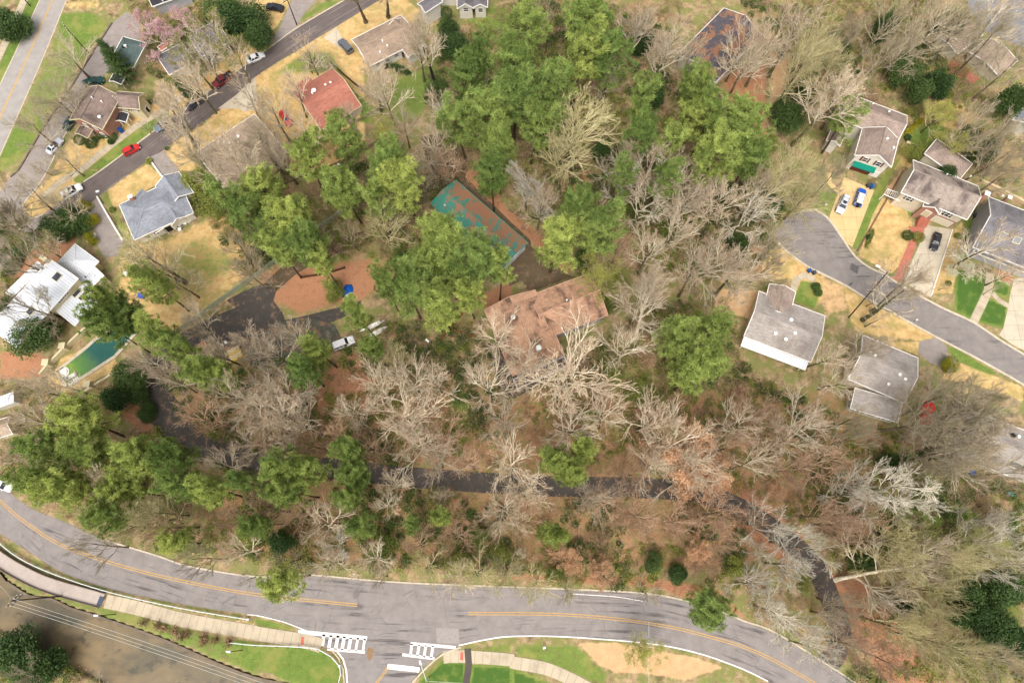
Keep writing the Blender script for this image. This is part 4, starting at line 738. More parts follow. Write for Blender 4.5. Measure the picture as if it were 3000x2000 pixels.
# ---- green garage
H = House('green_roof_garage', 'long garage with leaf-strewn green metal roof and white garage doors', 'garage')
B = H.block((1474, 783), (1263, 596), (1349, 540), 3.5, 4.6, plain('lavender_wall', (196, 198, 210), .6, .05), m_grmetal, trim=plain('green_trim', (70, 140, 120)), over=.35); f = face_to(B, (1530, 780)); mg = siding('garage_door_white', (214, 216, 224), .35)
H.win(B, f, .32, 1.3, 2.7, 2.4, door=mg, frame=m_trim); H.win(B, f, .72, 1.3, 2.7, 2.4, door=mg, frame=m_trim)
H.vent(B, q(1, 1, 1735, 320), .15, .3, m_galv)
H = House('garden_shed', 'small pale-roofed shed among bare trees right of the red-roofed house', 'shed'); B = H.block(q(1, 0, 1620, 970), q(1, 0, 1705, 900), q(1, 0, 1795, 940), 2.4, 3.1, m_wsid, RF['pale'], trim=m_trim); H.win(B, face_to(B, q(1, 0, 1740, 1010)), .5, 1, 1, 1.9, door=m_dark)
# ---- house right with teal awning
H = House('shuttered_house', 'pale house with brown shutters and teal awning over its garage door')
B = H.block(q(3, 0, 800, 1425), q(3, 0, 870, 1175), q(3, 0, 1195, 1300), 6.0, 8.6, m_wsid, RF['warm'], trim=m_trim); f = face_to(B, q(3, 0, 950, 1520)); wins(H, B, f, (.3, .72), 5.0, 1.2, 1.7, shut=m_shut)
H.win(B, f, .42, 1.2, 4.6, 2.4, door=plain('brown_garage', (96, 48, 38), .6, .1)); H.win(B, f, .88, 1.1, .95, 2.1, door=m_wht)
P = B['P']; yy = B['L']; k = MB()
def fpt(B, f, a, z, d):
    P = B['P']
    if f == 0: return P(B['x0'] + a, B['y0'] - d, z)
    if f == 2: return P(B['x0'] + a, B['y1'] + d, z)
    if f == 1: return P(B['x1'] + d, B['y0'] + a, z)
    return P(B['x0'] - d, B['y0'] + a, z)
sp_ = (B['x1'] - B['x0']) if f in (0, 2) else (B['y1'] - B['y0'])
aw = [fpt(B, f, sp_ * .42 - 2.6, 3.5, .02), fpt(B, f, sp_ * .42 + 2.6, 3.5, .02), fpt(B, f, sp_ * .42 + 2.6, 2.8, 1.0), fpt(B, f, sp_ * .42 - 2.6, 2.8, 1.0), fpt(B, f, sp_ * .42 + 2.6, 2.5, 1.0), fpt(B, f, sp_ * .42 - 2.6, 2.5, 1.0)]
k.add(aw, [(0, 1, 2, 3), (3, 2, 4, 5)]); k.build('awning', plain('teal_canvas', (0, 118, 98), .8, .06), H.root)
H.vent(B, q(3, 0, 1093, 1278), .2, .3); H.vent(B, q(3, 0, 1150, 1360), .22, .3); H.vent(B, q(3, 0, 1145, 1375), .1, .5)
B = H.block(q(3, 0, 620, 1080), q(3, 0, 1190, 1300), q(3, 0, 1322, 1082), 6.0, 7.9, m_wsid, RF['warm'], trim=m_trim); H.vent(B, q(3, 0, 1108, 1030), .18, .4); H.vent(B, q(3, 0, 960, 958), .15, .4); H.win(B, face_to(B, q(3, 0, 640, 1250)), .3, 4.5, 1.2, 1.4)
B = H.block(q(3, 0, 540, 1290), q(3, 0, 640, 1060), q(3, 0, 760, 1110), 4.2, 5.2, m_wsid, RF['warm'], trim=m_trim)
# ---- tan house
H = House('bay_window_house', 'tan streaked-roof house with twin bay windows and brick entry gable')
B = H.block(q(3, 1, 1225, 200), q(3, 1, 1828, 447), q(3, 1, 2008, 175), 6.0, 8.8, m_tanw, RF['stk'], trim=m_trim, over=.5); f = face_to(B, q(3, 1, 1500, 450))
for t0 in (.14, .78):
    for d in (-.058, 0, .058): H.win(B, f, t0 + d, 4.4, 1.0 if d == 0 else .7, 1.9)
H.win(B, f, .82, 1.25, 4.0, 2.3, door=plain('pale_door', (214, 204, 178), .6, .05)); H.chimney(B, q(3, 1, 1992, 228), 1.0, .9, .9, m_redbrick)
for x, y in ((1755, 25), (1855, 57), (1730, 5), (1640, 40)): H.vent(B, q(3, 1, x, y), .15, .4)
k = MB()
for a0, a1, z0, z1 in ((.66, .995, 0, 2.9), (.38, .60, 0, 2.9)):
    sp2 = (B['x1'] - B['x0']) if f in (0, 2) else (B['y1'] - B['y0']); a, b = sp2 * a0, sp2 * a1
    if a0 > .6: # brick garage surround: piers and lintel
        for p0, p1, zz0, zz1 in ((a, sp2 * .82 - 2.15, 0, 2.7), (sp2 * .82 + 2.15, b, 0, 2.7), (a, b, 2.7, 3.0)):
            k.add([fpt(B, f, x, z, d) for d in (.005, .14) for x, z in ((p0, zz0), (p1, zz0), (p1, zz1), (p0, zz1))], [(0, 1, 2, 3), (7, 6, 5, 4), (0, 4, 5, 1), (1, 5, 6, 2), (2, 6, 7, 3), (3, 7, 4, 0)])
k.build('brick_facing', m_redbrick, H.root)
B = H.block(q(3, 1, 1425, 325), q(3, 1, 1480, 215), q(3, 1, 1640, 270), 5.4, 6.9, m_redbrick, RF['stk'], trim=m_trim, over=.3); H.win(B, face_to(B, q(3, 1, 1450, 420)), .5, 3.2, 1.3, 2.2, door=m_cream)
B = H.block(q(3, 0, 1440, 1410), q(3, 0, 1530, 1365) if False else q(3, 0, 1765, 1640), q(3, 0, 1835, 1475), 5.4, 7.2, m_tanw, RF['warm'], 'hip', trim=m_trim)
k = MB()
for i in range(9):
    t = i / 8; p = H.inv @ W(*q(3, 1, 1075 + 130 * t, 205 + 55 * t), 2.8); p2 = H.inv @ W(*q(3, 1, 1100 + 130 * t, 165 + 55 * t), 2.8); k.beam(p, p2, .1, .16)
for a, b in (((1060, 215), (1210, 278)), ((1095, 168), (1235, 215))): k.beam(H.inv @ W(*q(3, 1, *a), 2.7), H.inv @ W(*q(3, 1, *b), 2.7), .14, .18)
for a in ((1075, 212), (1200, 262)): p = H.inv @ W(*q(3, 1, *a), 2.7); k.beam(p, (p.x, p.y, 0), .16, .16)
k.build('pergola', m_trim, H.root)
# entry stairs
k = MB(); s0, s1 = W(*q(3, 1, 1405, 520), 0), W(*q(3, 1, 1452, 425), 2.2); s0.z = 0; n = 10; dv = Vector((s1.x - s0.x, s1.y - s0.y, 0)); ang = math.atan2(dv.y, dv.x)
for i in range(n): c = s0 + dv * ((i + .5) / n); h = 2.1 * (i + 1) / n; pc = H.inv @ Vector((c.x, c.y, h / 2)); k.box(pc, (dv.length / n * 1.02, 2.3, h), ang - H.root.rotation_euler.z)
k.build('entry_stairs', m_brickpath, H.root)
# ---- right edge grey house
H = House('dormer_house', 'grey roofed house with white dormer windows at the right edge'); B = H.block(q(3, 1, 1885, 700), q(3, 1, 2640, 1000), q(3, 1, 2850, 560), 4.6, 8.0, m_greyw, RF['grey'], trim=m_trim); H.chimney(B, q(3, 1, 2195, 262), .8, .8, 1.0, m_redbrick); H.vent(B, q(3, 1, 2150, 235), .2, .4)
H.skylight(B, q(3, 1, 2160, 600), 1.4, 1.1); H.skylight(B, q(3, 1, 2285, 640), 1.4, 1.1)
H.block(q(3, 1, 1890, 745), q(3, 1, 2560, 1010), q(3, 1, 2620, 880), 3.0, 3.9, m_greyw, RF['grey'], 'shed', posts=True, trim=m_trim, over=.3)
# ---- lower right houses
H = House('grey_roof_bungalow', 'grey-roofed bungalow with white metal rear porch left of the court road')
B = H.block((2180, 985), (2375, 1060), (2414, 925), 3.8, 5.8, m_tanw, RF['pale'], trim=m_trim); wins(H, B, face_to(B, (2270, 1060)), (.2, .5, .8), 2, 1.1, 1.2)
for x, y in ((2317, 937), (2271, 977), (2328, 976), (2301, 994)): H.vent(B, (x, y), .28, .3)
H.block((2236, 905), (2255, 832), (2325, 876), 3.9, 5.3, m_tanw, RF['warm'], trim=m_trim)
H.block((2172, 1012), (2358, 1082), (2370, 1052), 2.9, 3.5, m_wsid, m_whmetal, 'shed', trim=m_trim, posts=True)
H = House('sunroom_house', 'brown-roofed house with flat-topped glazed sunroom lower right')
B = H.block(q(3, 2, 740, 345), q(3, 2, 1250, 560), q(3, 2, 1490, 200), 5.0, 7.4, m_tanw, RF['pale'], trim=m_trim); wins(H, B, face_to(B, q(3, 2, 1000, 560)), (.2, .5, .8), 3.6, 1.1, 1.3)
for x, y in ((980, 130), (1205, 305), (1255, 347), (1100, 393)): H.vent(B, q(3, 2, x, y), .24, .35)
B = H.block(q(3, 2, 760, 612), q(3, 2, 1190, 740), q(3, 2, 1350, 598), 3.4, 3.9, m_tanw, RF['pale'], 'shed', trim=m_trim, over=.3)
wins(H, B, face_to(B, q(3, 2, 950, 720)), (.08, .2, .32, .44, .56, .68, .8, .92), 2.0, 1.1, 1.7); wins(H, B, face_to(B, q(3, 2, 740, 520)), (.15, .4, .65, .88), 2.0, 1.1, 1.7)
H = House('corner_bungalow', 'dusty-roofed bungalow at the lower right edge behind fine bare twigs')
B = H.block(q(3, 2, 1630, 1010), q(3, 2, 2420, 1310), q(3, 2, 2580, 900), 3.4, 5.6, m_tanw, RF['pale'], trim=m_trim); H.vent(B, q(3, 2, 2240, 865), .4, .4, m_dark); H.vent(B, q(3, 2, 2296, 873), .25, .4); wins(H, B, face_to(B, q(3, 2, 1950, 1200)), (.3, .55, .8), 1.7, 1.2, 1.2); H.skylight(B, q(3, 2, 1920, 985), 1.6, .9); H.skylight(B, q(3, 2, 2270, 1135), 2.4, 1.0)
k = MB()
for a, b in (((2080, 1160), (2200, 1190)), ((2060, 1185), (2180, 1215)), ((2080, 1160), (2060, 1185)), ((2200, 1190), (2180, 1215))): k.beam(H.inv @ W(*q(3, 2, *a), 2.8), H.inv @ W(*q(3, 2, *b), 2.8), .16, .16)
for a in ((2060, 1185), (2180, 1215), (2200, 1190)): p = H.inv @ W(*q(3, 2, *a), 2.8); k.beam(p, (p.x, p.y, 0), .14, .14)
k.build('pergola', m_trim, H.root)
# ---- top right
H = House('flat_tan_house', 'low tan-roofed house by the grey car park, top right'); B = H.block(q(3, 0, 1560, 330), q(3, 0, 1790, 158), q(3, 0, 2005, 295), 3.3, 3.8, m_tanw, RF['tan2'], trim=m_trim); H.vent(B, q(3, 0, 1772, 228), .25, .4, m_dark)
B = H.block(q(3, 0, 1860, 480), q(3, 0, 2030, 340), q(3, 0, 2350, 510), 3.2, 3.9, m_tanw, RF['tan2'], trim=m_trim); H.vent(B, q(3, 0, 1915, 375), .25, .4, m_dark)
H = House('edge_cottage', 'pale blue-grey roofed cottage at the right edge above the tan house'); B = H.block(q(3, 0, 2250, 1100), q(3, 0, 2350, 990), q(3, 0, 2500, 1080), 3.3, 4.6, m_wsid, RF['blue'], trim=m_trim)
# ================================================================== VEHICLES
m_tyre = plain('tyre_rubber', (26, 26, 26), .9); m_rim = plain('alloy_rim', (170, 172, 176), .35, .05, metal=.6); m_cglass = glass('car_glass', (30, 34, 40)); m_head = plain('headlamp', (232, 232, 228), .2, .02); m_tail = plain('tail_lamp', (150, 22, 20), .3, .05); m_blk = plain('black_plastic', (36, 36, 38), .6)
PAINT = {k: paint(k + '_paint', c) for k, c in dict(white=(226, 226, 226), silver=(196, 198, 204), red=(186, 34, 34), bluegrey=(104, 116, 130), black=(30, 31, 36), green=(16, 62, 56), blue=(20, 84, 176), dred=(110, 26, 30), grey=(90, 94, 100), charcoal=(56, 60, 68)).items()}
SHAPE = { # length, width, body sections (x, halfwidth, zbot, ztop), glass (x base rear, base front, top rear, top front, zbase, ztop, top half width factor), wheels
 'sedan': (4.7, 1.82, [(-1, .78, .42, .72), (-.95, .93, .28, .95), (-.55, 1, .22, 1.0), (0, 1, .2, .97), (.42, 1, .2, .95), (.82, .95, .22, .82), (.95, .85, .3, .7), (1, .7, .42, .58)], (-.74, .42, -.42, .12, .93, 1.42, .68), .64),
 'hatch': (4.1, 1.72, [(-1, .82, .4, .85), (-.95, .95, .28, .98), (-.5, 1, .22, .98), (0, 1, .2, .96), (.42, 1, .2, .94), (.82, .95, .22, .82), (.95, .85, .3, .7), (1, .7, .42, .58)], (-.95, .45, -.72, .1, .92, 1.45, .7), .63),
 'suv': (4.85, 1.95, [(-1, .86, .5, 1.0), (-.96, .96, .36, 1.12), (-.5, 1, .3, 1.13), (0, 1, .3, 1.12), (.45, 1, .3, 1.1), (.85, .96, .3, 1.0), (.96, .88, .38, .88), (1, .75, .5, .72)], (-.97, .46, -.86, .2, 1.06, 1.78, .74), .64),
 'pickup': (5.7, 2.0, [(-1, .9, .5, 1.08), (-.97, .98, .4, 1.12), (-.3, 1, .34, 1.13), (0, 1, .34, 1.12), (.48, 1, .34, 1.12), (.88, .96, .34, 1.02), (.97, .88, .42, .9), (1, .75, .55, .75)], (-.28, .5, -.2, .28, 1.06, 1.82, .76), .66),
}
def car(kind, col, centre, front, label, cat='car', rack=False, roofc=None, name='parked_car', sunroof=False, spare=False):
    L_, Wd, SEC, (gb0, gb1, gt0, gt1, zb, zt, tw), wx = SHAPE[kind]; hl, hw = L_ / 2, Wd / 2
    c = W(*centre, .8); f = W(*front, .8); a = math.atan2(f.y - c.y, f.x - c.x); root = empty(name, (c.x, c.y, .04), a, label, cat); m = MB(); vs = []
    for x, wf, z0, z1 in SEC:
        w_ = hw * wf; zc = z1 - .16; vs += [(x * hl, -w_, z0 + .08), (x * hl, -w_, zc), (x * hl, -w_ * .88, z1), (x * hl, -w_ * .45, z1 + .035), (x * hl, w_ * .45, z1 + .035), (x * hl, w_ * .88, z1), (x * hl, w_, zc), (x * hl, w_, z0 + .08), (x * hl, w_ * .85, z0), (x * hl, -w_ * .85, z0)]
    n = 10; F = []
    for i in range(len(SEC) - 1):
        for k in range(n): F.append((i * n + k, i * n + (k + 1) % n, (i + 1) * n + (k + 1) % n, (i + 1) * n + k))
    F += [tuple(range(n))[::-1], tuple(range((len(SEC) - 1) * n, len(SEC) * n))]
    m.add(vs, F); p = PAINT[col]; body = m.build('body', p, root, smooth=False)
    g = MB(); bw, tww = hw * .9, hw * tw
    P = [(gb0 * hl, -bw, zb), (gb1 * hl, -bw, zb), (gb1 * hl, bw, zb), (gb0 * hl, bw, zb), (gt0 * hl, -tww, zt), (gt1 * hl, -tww, zt), (gt1 * hl, tww, zt), (gt0 * hl, tww, zt)]
    g.add(P, [(4, 5, 6, 7), (0, 1, 5, 4), (1, 2, 6, 5), (2, 3, 7, 6), (3, 0, 4, 7)]); g.build('windows', m_cglass, root)
    r = MB(); e = .05; xs = [gt0 * hl - .06, gt0 * hl + .25, gt1 * hl - .3, gt1 * hl + .05]; ws = [tww * .96, tww + e, tww + e, tww * .94]; hs = [.0, .05, .05, .0]; vs = []
    for x, w_, h_ in zip(xs, ws, hs): vs += [(x, -w_, zt - .03), (x, -w_ * .92, zt + .02 + h_), (x, w_ * .92, zt + .02 + h_), (x, w_, zt - .03)]
    F = [(0, 1, 2, 3)[::-1], (12, 13, 14, 15)]
    for i in range(3):
        for k in range(4): F.append((i * 4 + k, i * 4 + (k + 1) % 4, (i + 1) * 4 + (k + 1) % 4, (i + 1) * 4 + k))
    r.add(vs, F)
    for sx, tx in ((gb0, gt0), (gb1, gt1)):
        for s_ in (-1, 1): r.beam((sx * hl, s_ * bw, zb), (tx * hl, s_ * tww, zt), .09, .09)
    mid = (gb0 + gb1) / 2
    for s_ in (-1, 1):
        for fx in ((.5,) if kind != 'suv' else (.38, .68)): xb = gb0 + (gb1 - gb0) * fx; xt = gt0 + (gt1 - gt0) * fx; r.beam((xb * hl, s_ * (bw + .01), zb), (xt * hl, s_ * (tww + .01), zt), .1, .05)
    rp = r.build('roof', PAINT[roofc] if roofc else p, root)
    if sunroof: k = MB(); k.box(((gt1 * hl) - .55, 0, zt + .085), (.7, tww * 1.2, .03)); k.build('sunroof', m_cglass, rp)
    if rack:
        k = MB()
        for s_ in (-1, 1): k.beam((gt0 * hl + .2, s_ * tww * .85, zt + .13), (gt1 * hl - .35, s_ * tww * .85, zt + .13), .05, .05)
        for t in (.3, .65): xx = gt0 * hl + (gt1 - gt0) * hl * t; k.beam((xx, -tww * .85, zt + .13), (xx, tww * .85, zt + .13), .06, .04)
        k.build('roof_rack', m_blk, root)
    for sx in (-1, 1):
        for sy in (-1, 1):
            rr = .34 if kind in ('sedan', 'hatch') else .4; k = MB(); x = sx * hl * wx; y = sy * (hw - .1); k.tube((x, y - .12, rr), (x, y + .12, rr), rr, rr, 18, cap=True); wh = k.build('wheel', m_tyre, root)
            k = MB(); k.tube((x, y + sy * .115, rr), (x, y + sy * .135, rr), rr * .62, rr * .5, 12, cap=True); k.build('rim', m_rim, wh)
    for s_ in (-1, 1):
        zl = SEC[-2][3] - .12; k = MB(); k.box((hl * .965, s_ * hw * .66, zl), (.16, .34, .14)); k.build('headlight', m_head, root)
        zl = SEC[1][3] - .2; k = MB(); k.box((-hl * .975, s_ * hw * .74, zl), (.1, .26, .22)); k.build('tail_light', m_tail, root)
        k = MB(); k.box((gb1 * hl - .25, s_ * (hw + .08), zb + .06), (.14, .2, .13)); k.build('mirror', p, root)
    k = MB(); k.box((hl * .985, 0, SEC[-1][2] + .05), (.08, hw * 1.0, .14)); k.build('grille', m_blk, root)
    if kind == 'pickup':
        k = MB(); k.box((-hl * .64, 0, 1.165), (hl * .62, hw * 1.62, .03)); k.build('cargo_bed', m_blk, root)
        k = MB()
        for s_ in (-1, 1): k.box((-hl * .64, s_ * hw * .9, 1.2), (hl * .66, .14, .12))
        k.box((-hl * .97, 0, 1.2), (.1, hw * 1.8, .12)); k.build('bed_rail', p, root)
    if spare: k = MB(); k.tube((-hl * 1.0 - .02, 0, .95), (-hl * 1.0 - .26, 0, .95), .37, .37, 18, cap=True); k.build('spare_wheel', m_tyre, root)
    return root
car('suv', 'white', q(0, 1, 662, 188), q(0, 1, 745, 140), 'white utility truck with roof hatch at the kerb of the dark street', 'truck', rack=True, sunroof=True)
car('hatch', 'red', q(0, 0, 1203, 1372), q(0, 0, 1255, 1345), 'bright red hatchback on the dark street')
car('suv', 'bluegrey', q(0, 0, 1502, 1142), q(0, 0, 1450, 1180), 'blue-grey minivan parked on the dark street above the red hatchback', 'van')
car('sedan', 'charcoal', q(0, 0, 1785, 945), q(0, 0, 1840, 905), 'dark sedan under bare branches behind the blue-grey minivan')
car('pickup', 'dred', q(0, 0, 2045, 735), q(0, 0, 1990, 770), 'dark red pickup with open bed beneath pale branches', 'pickup')
car('sedan', 'white', (188 * 3.98, 168), (770, 158), 'white sedan on the dark street near the top')
car('sedan', 'silver', q(0, 0, 500, 1340), q(0, 0, 545, 1290), 'silver-white coupe with black sunroof on the service road', sunroof=True)
car('suv', 'green', q(0, 0, 862, 757), q(0, 0, 905, 740), 'dark green off-roader behind the brick house', rack=True)
car('hatch', 'green', q(0, 0, 632, 1135), q(0, 0, 600, 1175), 'dark green hatchback half hidden beside the brick house porch')
car('sedan', 'black', q(1, 0, 170, 65), q(1, 0, 120, 55), 'black sedan on the dirt yard at the top')
car('sedan', 'red', q(1, 0, 272, 1085), q(1, 0, 305, 1130), 'red car under bare branches left of the red-roofed house')
car('suv', 'grey', q(1, 0, 822, 425), q(1, 0, 790, 390), 'grey car in the driveway against the long tan house')
car('suv', 'silver', q(3, 1, 686, 312), q(3, 1, 655, 385), 'silver-white estate with roof rails on the tan driveway', rack=True, sunroof=True)
car('suv', 'blue', q(3, 1, 846, 245), q(3, 1, 872, 165), 'bright blue off-roader with white roof and rear spare wheel', rack=True, roofc='white', spare=True)
car('sedan', 'black', q(3, 1, 1545, 650), q(3, 1, 1525, 720), 'black sedan on the pale concrete drive of the tan house', sunroof=True)
car('suv', 'white', q(0, 2, 20, 1310), q(0, 2, 90, 1340), 'white van at the left edge beside the main road', 'van')
car('suv', 'white', q(1, 2, 805, 15), q(1, 2, 880, -15), 'white van parked under pines below the leaf-covered bank', 'van')
# ================================================================== SMALL THINGS
def boat(c, f, label, L_=6.2, wd=1.0):
    a, b = W(*c, .6), W(*f, .6); ang = math.atan2(b.y - a.y, b.x - a.x); r = empty('canoe', (a.x, a.y, 0), ang, label, 'canoe', 'white canoes under the pines'); m = MB(); vs = []; n = 9
    for i in range(n):
        t = -1 + 2 * i / (n - 1); w_ = wd / 2 * max(.04, (1 - abs(t) ** 2.6)); z = .12 + .16 * abs(t) ** 3; x = t * L_ / 2; vs += [(x, -w_, .62 + z * .6), (x, -w_ * .7, .3 + z * .3), (x, 0, .2 + z * .4), (x, w_ * .7, .3 + z * .3), (x, w_, .62 + z * .6), (x, w_ * .85, .6 + z * .6), (x, 0, .42 + z * .6), (x, -w_ * .85, .6 + z * .6)]
    F = []
    for i in range(n - 1):
        for k in range(8): F.append((i * 8 + k, (i + 1) * 8 + k, (i + 1) * 8 + (k + 1) % 8, i * 8 + (k + 1) % 8))
    m.add(vs, F); m.build('hull', m_white, r)
    for t in (-.5, 0, .5): k = MB(); k.box((t * L_ / 2, 0, .62), (.25, wd * .8, .05)); k.build('seat', m_white, r)
    for t in (-.6, .6): k = MB(); k.box((t * L_ / 2, 0, .12), (.2, .9, .24)); k.build('cradle', m_wood, r)
boat(q(1, 1, 1070, 1425), q(1, 1, 1180, 1375), 'white canoe, the upper of the two beside the white van'); boat(q(1, 1, 1110, 1485), q(1, 1, 1190, 1440), 'white canoe, the lower of the two beside the white van', 5.4, 1.15)
def bin_(c, col, label, mat):
    p = W(*c, .5); r = empty('wheelie_bin', (p.x, p.y, .04), random.random(), label, 'bin'); k = MB(); k.box((0, 0, .5), (.62, .7, .95)); k.build('tub', mat, r); k = MB(); k.box((0, .02, 1.01), (.68, .78, .08), taper=.92); k.build('lid', mat, r)
    for s_ in (-1, 1): k = MB(); k.tube((s_ * .28, .34, .12), (s_ * .36, .34, .12), .12, .12, 10, cap=True); k.build('wheel', m_tyre, r)
mbl = plain('blue_plastic', (24, 74, 140), .5, .06); mgr = plain('grey_plastic', (64, 70, 80), .5, .06)
bin_(q(3, 1, 380, 920), 0, 'blue wheelie bin on the kerb by the court road', mbl); bin_(q(3, 1, 424, 938), 0, 'grey wheelie bin next to the blue one on the court kerb', mgr)
bin_(q(3, 1, 922, 138), 0, 'grey wheelie bin at the garage corner of the shuttered house', mgr); bin_(q(3, 1, 948, 152), 0, 'blue wheelie bin at the garage corner of the shuttered house', mbl); bin_(q(3, 1, 962, 138), 0, 'second grey bin tucked behind the blue one by the garage', plain('teal_plastic', (60, 96, 104), .5))
bin_(q(1, 0, 118, 385), 0, 'blue bin beside the upper street kerb', mbl)
# parasols
for c, l in ((q(3, 2, 1478, 605), 'red patio parasol, the upper of two right of the sunroom'), (q(3, 2, 1460, 725), 'red patio parasol, the lower of two right of the sunroom')):
    p = W(*c, 2.3); r = empty('parasol', (p.x, p.y, 0), .3, l, 'parasol', 'red parasols on the sunroom patio'); k = MB(); k.tube((0, 0, 0), (0, 0, 2.6), .03, .03, 6); k.build('pole', m_galv, r); k = MB(); n = 8; P = [(0, 0, 2.7)] + [(1.5 * math.cos(i * PI2 / n) if False else 1.5 * math.cos(2 * math.pi * i / n), 1.5 * math.sin(2 * math.pi * i / n), 2.2) for i in range(n)] + [(1.5 * math.cos(2 * math.pi * i / n), 1.5 * math.sin(2 * math.pi * i / n), 2.05) for i in range(n)]
    k.add(P, [(0, 1 + i, 1 + (i + 1) % n) for i in range(n)] + [(1 + i, 1 + n + i, 1 + n + (i + 1) % n, 1 + (i + 1) % n) for i in range(n)]); k.build('canopy', plain('red_canvas', (214, 48, 44), .8, .05), r); k = MB(); k.box((0, 0, .06), (.6, .6, .12)); k.build('base', m_blk, r)
# tarp + box
p = W(*q(1, 1, 838, 1100), .4); r = empty('tarpaulin', (p.x, p.y, 0), .4, 'crumpled blue tarpaulin heap on orange leaves', 'tarpaulin'); rnd = random.Random(4); k = MB(); n = 12; rings = [(1.7, .03), (1.3, .5), (.8, .95), (.25, 1.15)]; P = []
for ri, (rr, z) in enumerate(rings):
    for i in range(n): a = 2 * math.pi * i / n; f = rr * (1 + .35 * math.sin(2 * a + .6) + rnd.uniform(-.2, .2)); P.append((f * math.cos(a) * .75, f * math.sin(a), z + rnd.uniform(-.1, .15) * (ri > 0)))
F = [(j * n + i, j * n + (i + 1) % n, (j + 1) * n + (i + 1) % n, (j + 1) * n + i) for j in range(3) for i in range(n)] + [tuple(range(3 * n, 4 * n))]; k.add(P, F); k.build('cover', plain('blue_tarp', (14, 84, 168), .5, .15, 4), r)
def crate(c, f, d, mat, label, name='storage_box', cat='box', lid=None):
    a, b = W(*c, d[2]), W(*f, d[2]); r = empty(name, (a.x, a.y, 0), math.atan2(b.y - a.y, b.x - a.x), label, cat); k = MB(); k.box((0, 0, d[2] / 2 - .05), (d[0], d[1], d[2] - .1)); k.build('body', mat, r); k = MB(); k.box((0, 0, d[2] - .02), (d[0] + .08, d[1] + .08, .1), taper=.95); k.build('lid', lid or mat, r)
crate(q(1, 1, 855, 1145), q(1, 1, 880, 1135), (1.3, .8, .7), m_white, 'white storage chest beside the blue tarpaulin', lid=m_white); crate(q(1, 1, 802, 1140), q(1, 1, 803, 1160), (.9, .5, .8), plain('green_box', (44, 66, 52)), 'dark green box left of the white chest')
crate(q(0, 1, 1290, 1145), q(0, 1, 1310, 1150), (1.3, 1, .9), plain('blue_toy', (60, 90, 180), .5, .2), 'small blue covered crate on the dry lawn under the pines', 'garden_crate', 'crate')
crate(q(3, 2, 1885, 1208), q(3, 2, 1900, 1208), (1.2, 1.1, 1.2), mbl, 'blue covered box by the corner bungalow pergola'); crate(q(3, 2, 2235, 1400), q(3, 2, 2260, 1405), (1.4, .7, .8), plain('teal_cover', (60, 140, 140)), 'teal covered garden box at the lower right edge')
crate(q(0, 0, 1098, 1185), q(0, 0, 1110, 1200), (1.0, .9, 1.1), mbl, 'blue patio grill cover against the brick house wall', 'grill', 'grill')
# lumber
p = W(*q(0, 2, 2140, 120), .5); r = empty('lumber_stack', (p.x, p.y, 0), .55, 'stack of pale sawn boards at the edge of the sport court', 'lumber', None)
for i in range(12): k = MB(); k.box((rnd.uniform(-.2, .2), -1.2 + (i % 6) * .48, .15 + .25 * (i // 6)), (3.6 + rnd.uniform(-.4, .4), .4, .2)); k.build('board', plain('pale_board' if i % 3 else 'yellow_board', (206, 188, 148) if i % 3 else (214, 176, 90), .8), r)
# plastic chairs
def chair(c, ang, label, grp='white plastic chairs on the leafy verge'):
    p = W(*c, .4); r = empty('garden_chair', (p.x, p.y, .03), ang, label, 'chair', grp); k = MB(); k.box((0, 0, .43), (.5, .5, .05)); k.build('seat', m_white, r); k = MB(); k.box((-.25, 0, .72), (.06, .5, .55)); k.build('backrest', m_white, r)
    for x in (-.22, .22):
        for y in (-.22, .22): k = MB(); k.box((x, y, .2), (.06, .06, .41)); k.build('leg', m_white, r)
    for y in (-.27, .27): k = MB(); k.box((0, y, .62), (.5, .06, .05)); k.build('armrest', m_white, r)
for i, (x, y, wd_) in enumerate(((2010, 20, 'upper'), (2045, 35, 'right hand'), (1985, 60, 'lower left'), (2030, 68, 'lowest'), (2075, 10, 'outermost right'))): chair(q(0, 2, x, y), i * 1.3, f'{wd_} white plastic chair in the jumble on the leafy verge')
# pool
PO = Q(0, 2, (530, 275), (800, 55), (865, -5), (1180, -220), (1290, -120), (1060, 140), (620, 425)); pw = G(PO, 0); r = empty('swimming_pool', pw[0], 0, 'rectangular pool of algae-green water with pale coping', 'pool'); k = MB(); 
for i in range(len(pw)): a, b = pw[i] + Vector((0, 0, .13)), pw[(i + 1) % len(pw)] + Vector((0, 0, .13)); k.beam(a, b, .7, .24)
k.build('coping', m_conc, r, pw[0]); k = MB(); k.poly([(a.x, a.y, .1) for a in pw]); n = N('pool_water'); ob = n.coord('Object'); sp = n.new('ShaderNodeSeparateXYZ'); n.L(ob, sp.inputs[0])
pf = n.ramp(n.math('ADD', n.math('ADD', n.math('MULTIPLY', sp.outputs[0], .062), n.math('MULTIPLY', sp.outputs[1], .062)), n.math('MULTIPLY', n.noise(ob, .3, 4), .5)), .3, .95); mw = n.out(n.mix(pf, srgb((120, 160, 20)), srgb((40, 88, 80))), .05, n.noise(ob, 3, 3), .08, .05); n.b.inputs['Specular IOR Level'].default_value = .5; k.build('water', mw, r, pw[0])
p = W(*q(0, 2, 588, 280), .2); k = MB(); k.tube(p - Vector((0, 0, .15)), p + Vector((0, 0, .05)), 1.15, 1.15, 18, cap=True); k.tube(p + Vector((0, 0, .05)), p + Vector((0, 0, .2)), .8, .8, 18, cap=True); k.build('steps', m_white, r, pw[0])
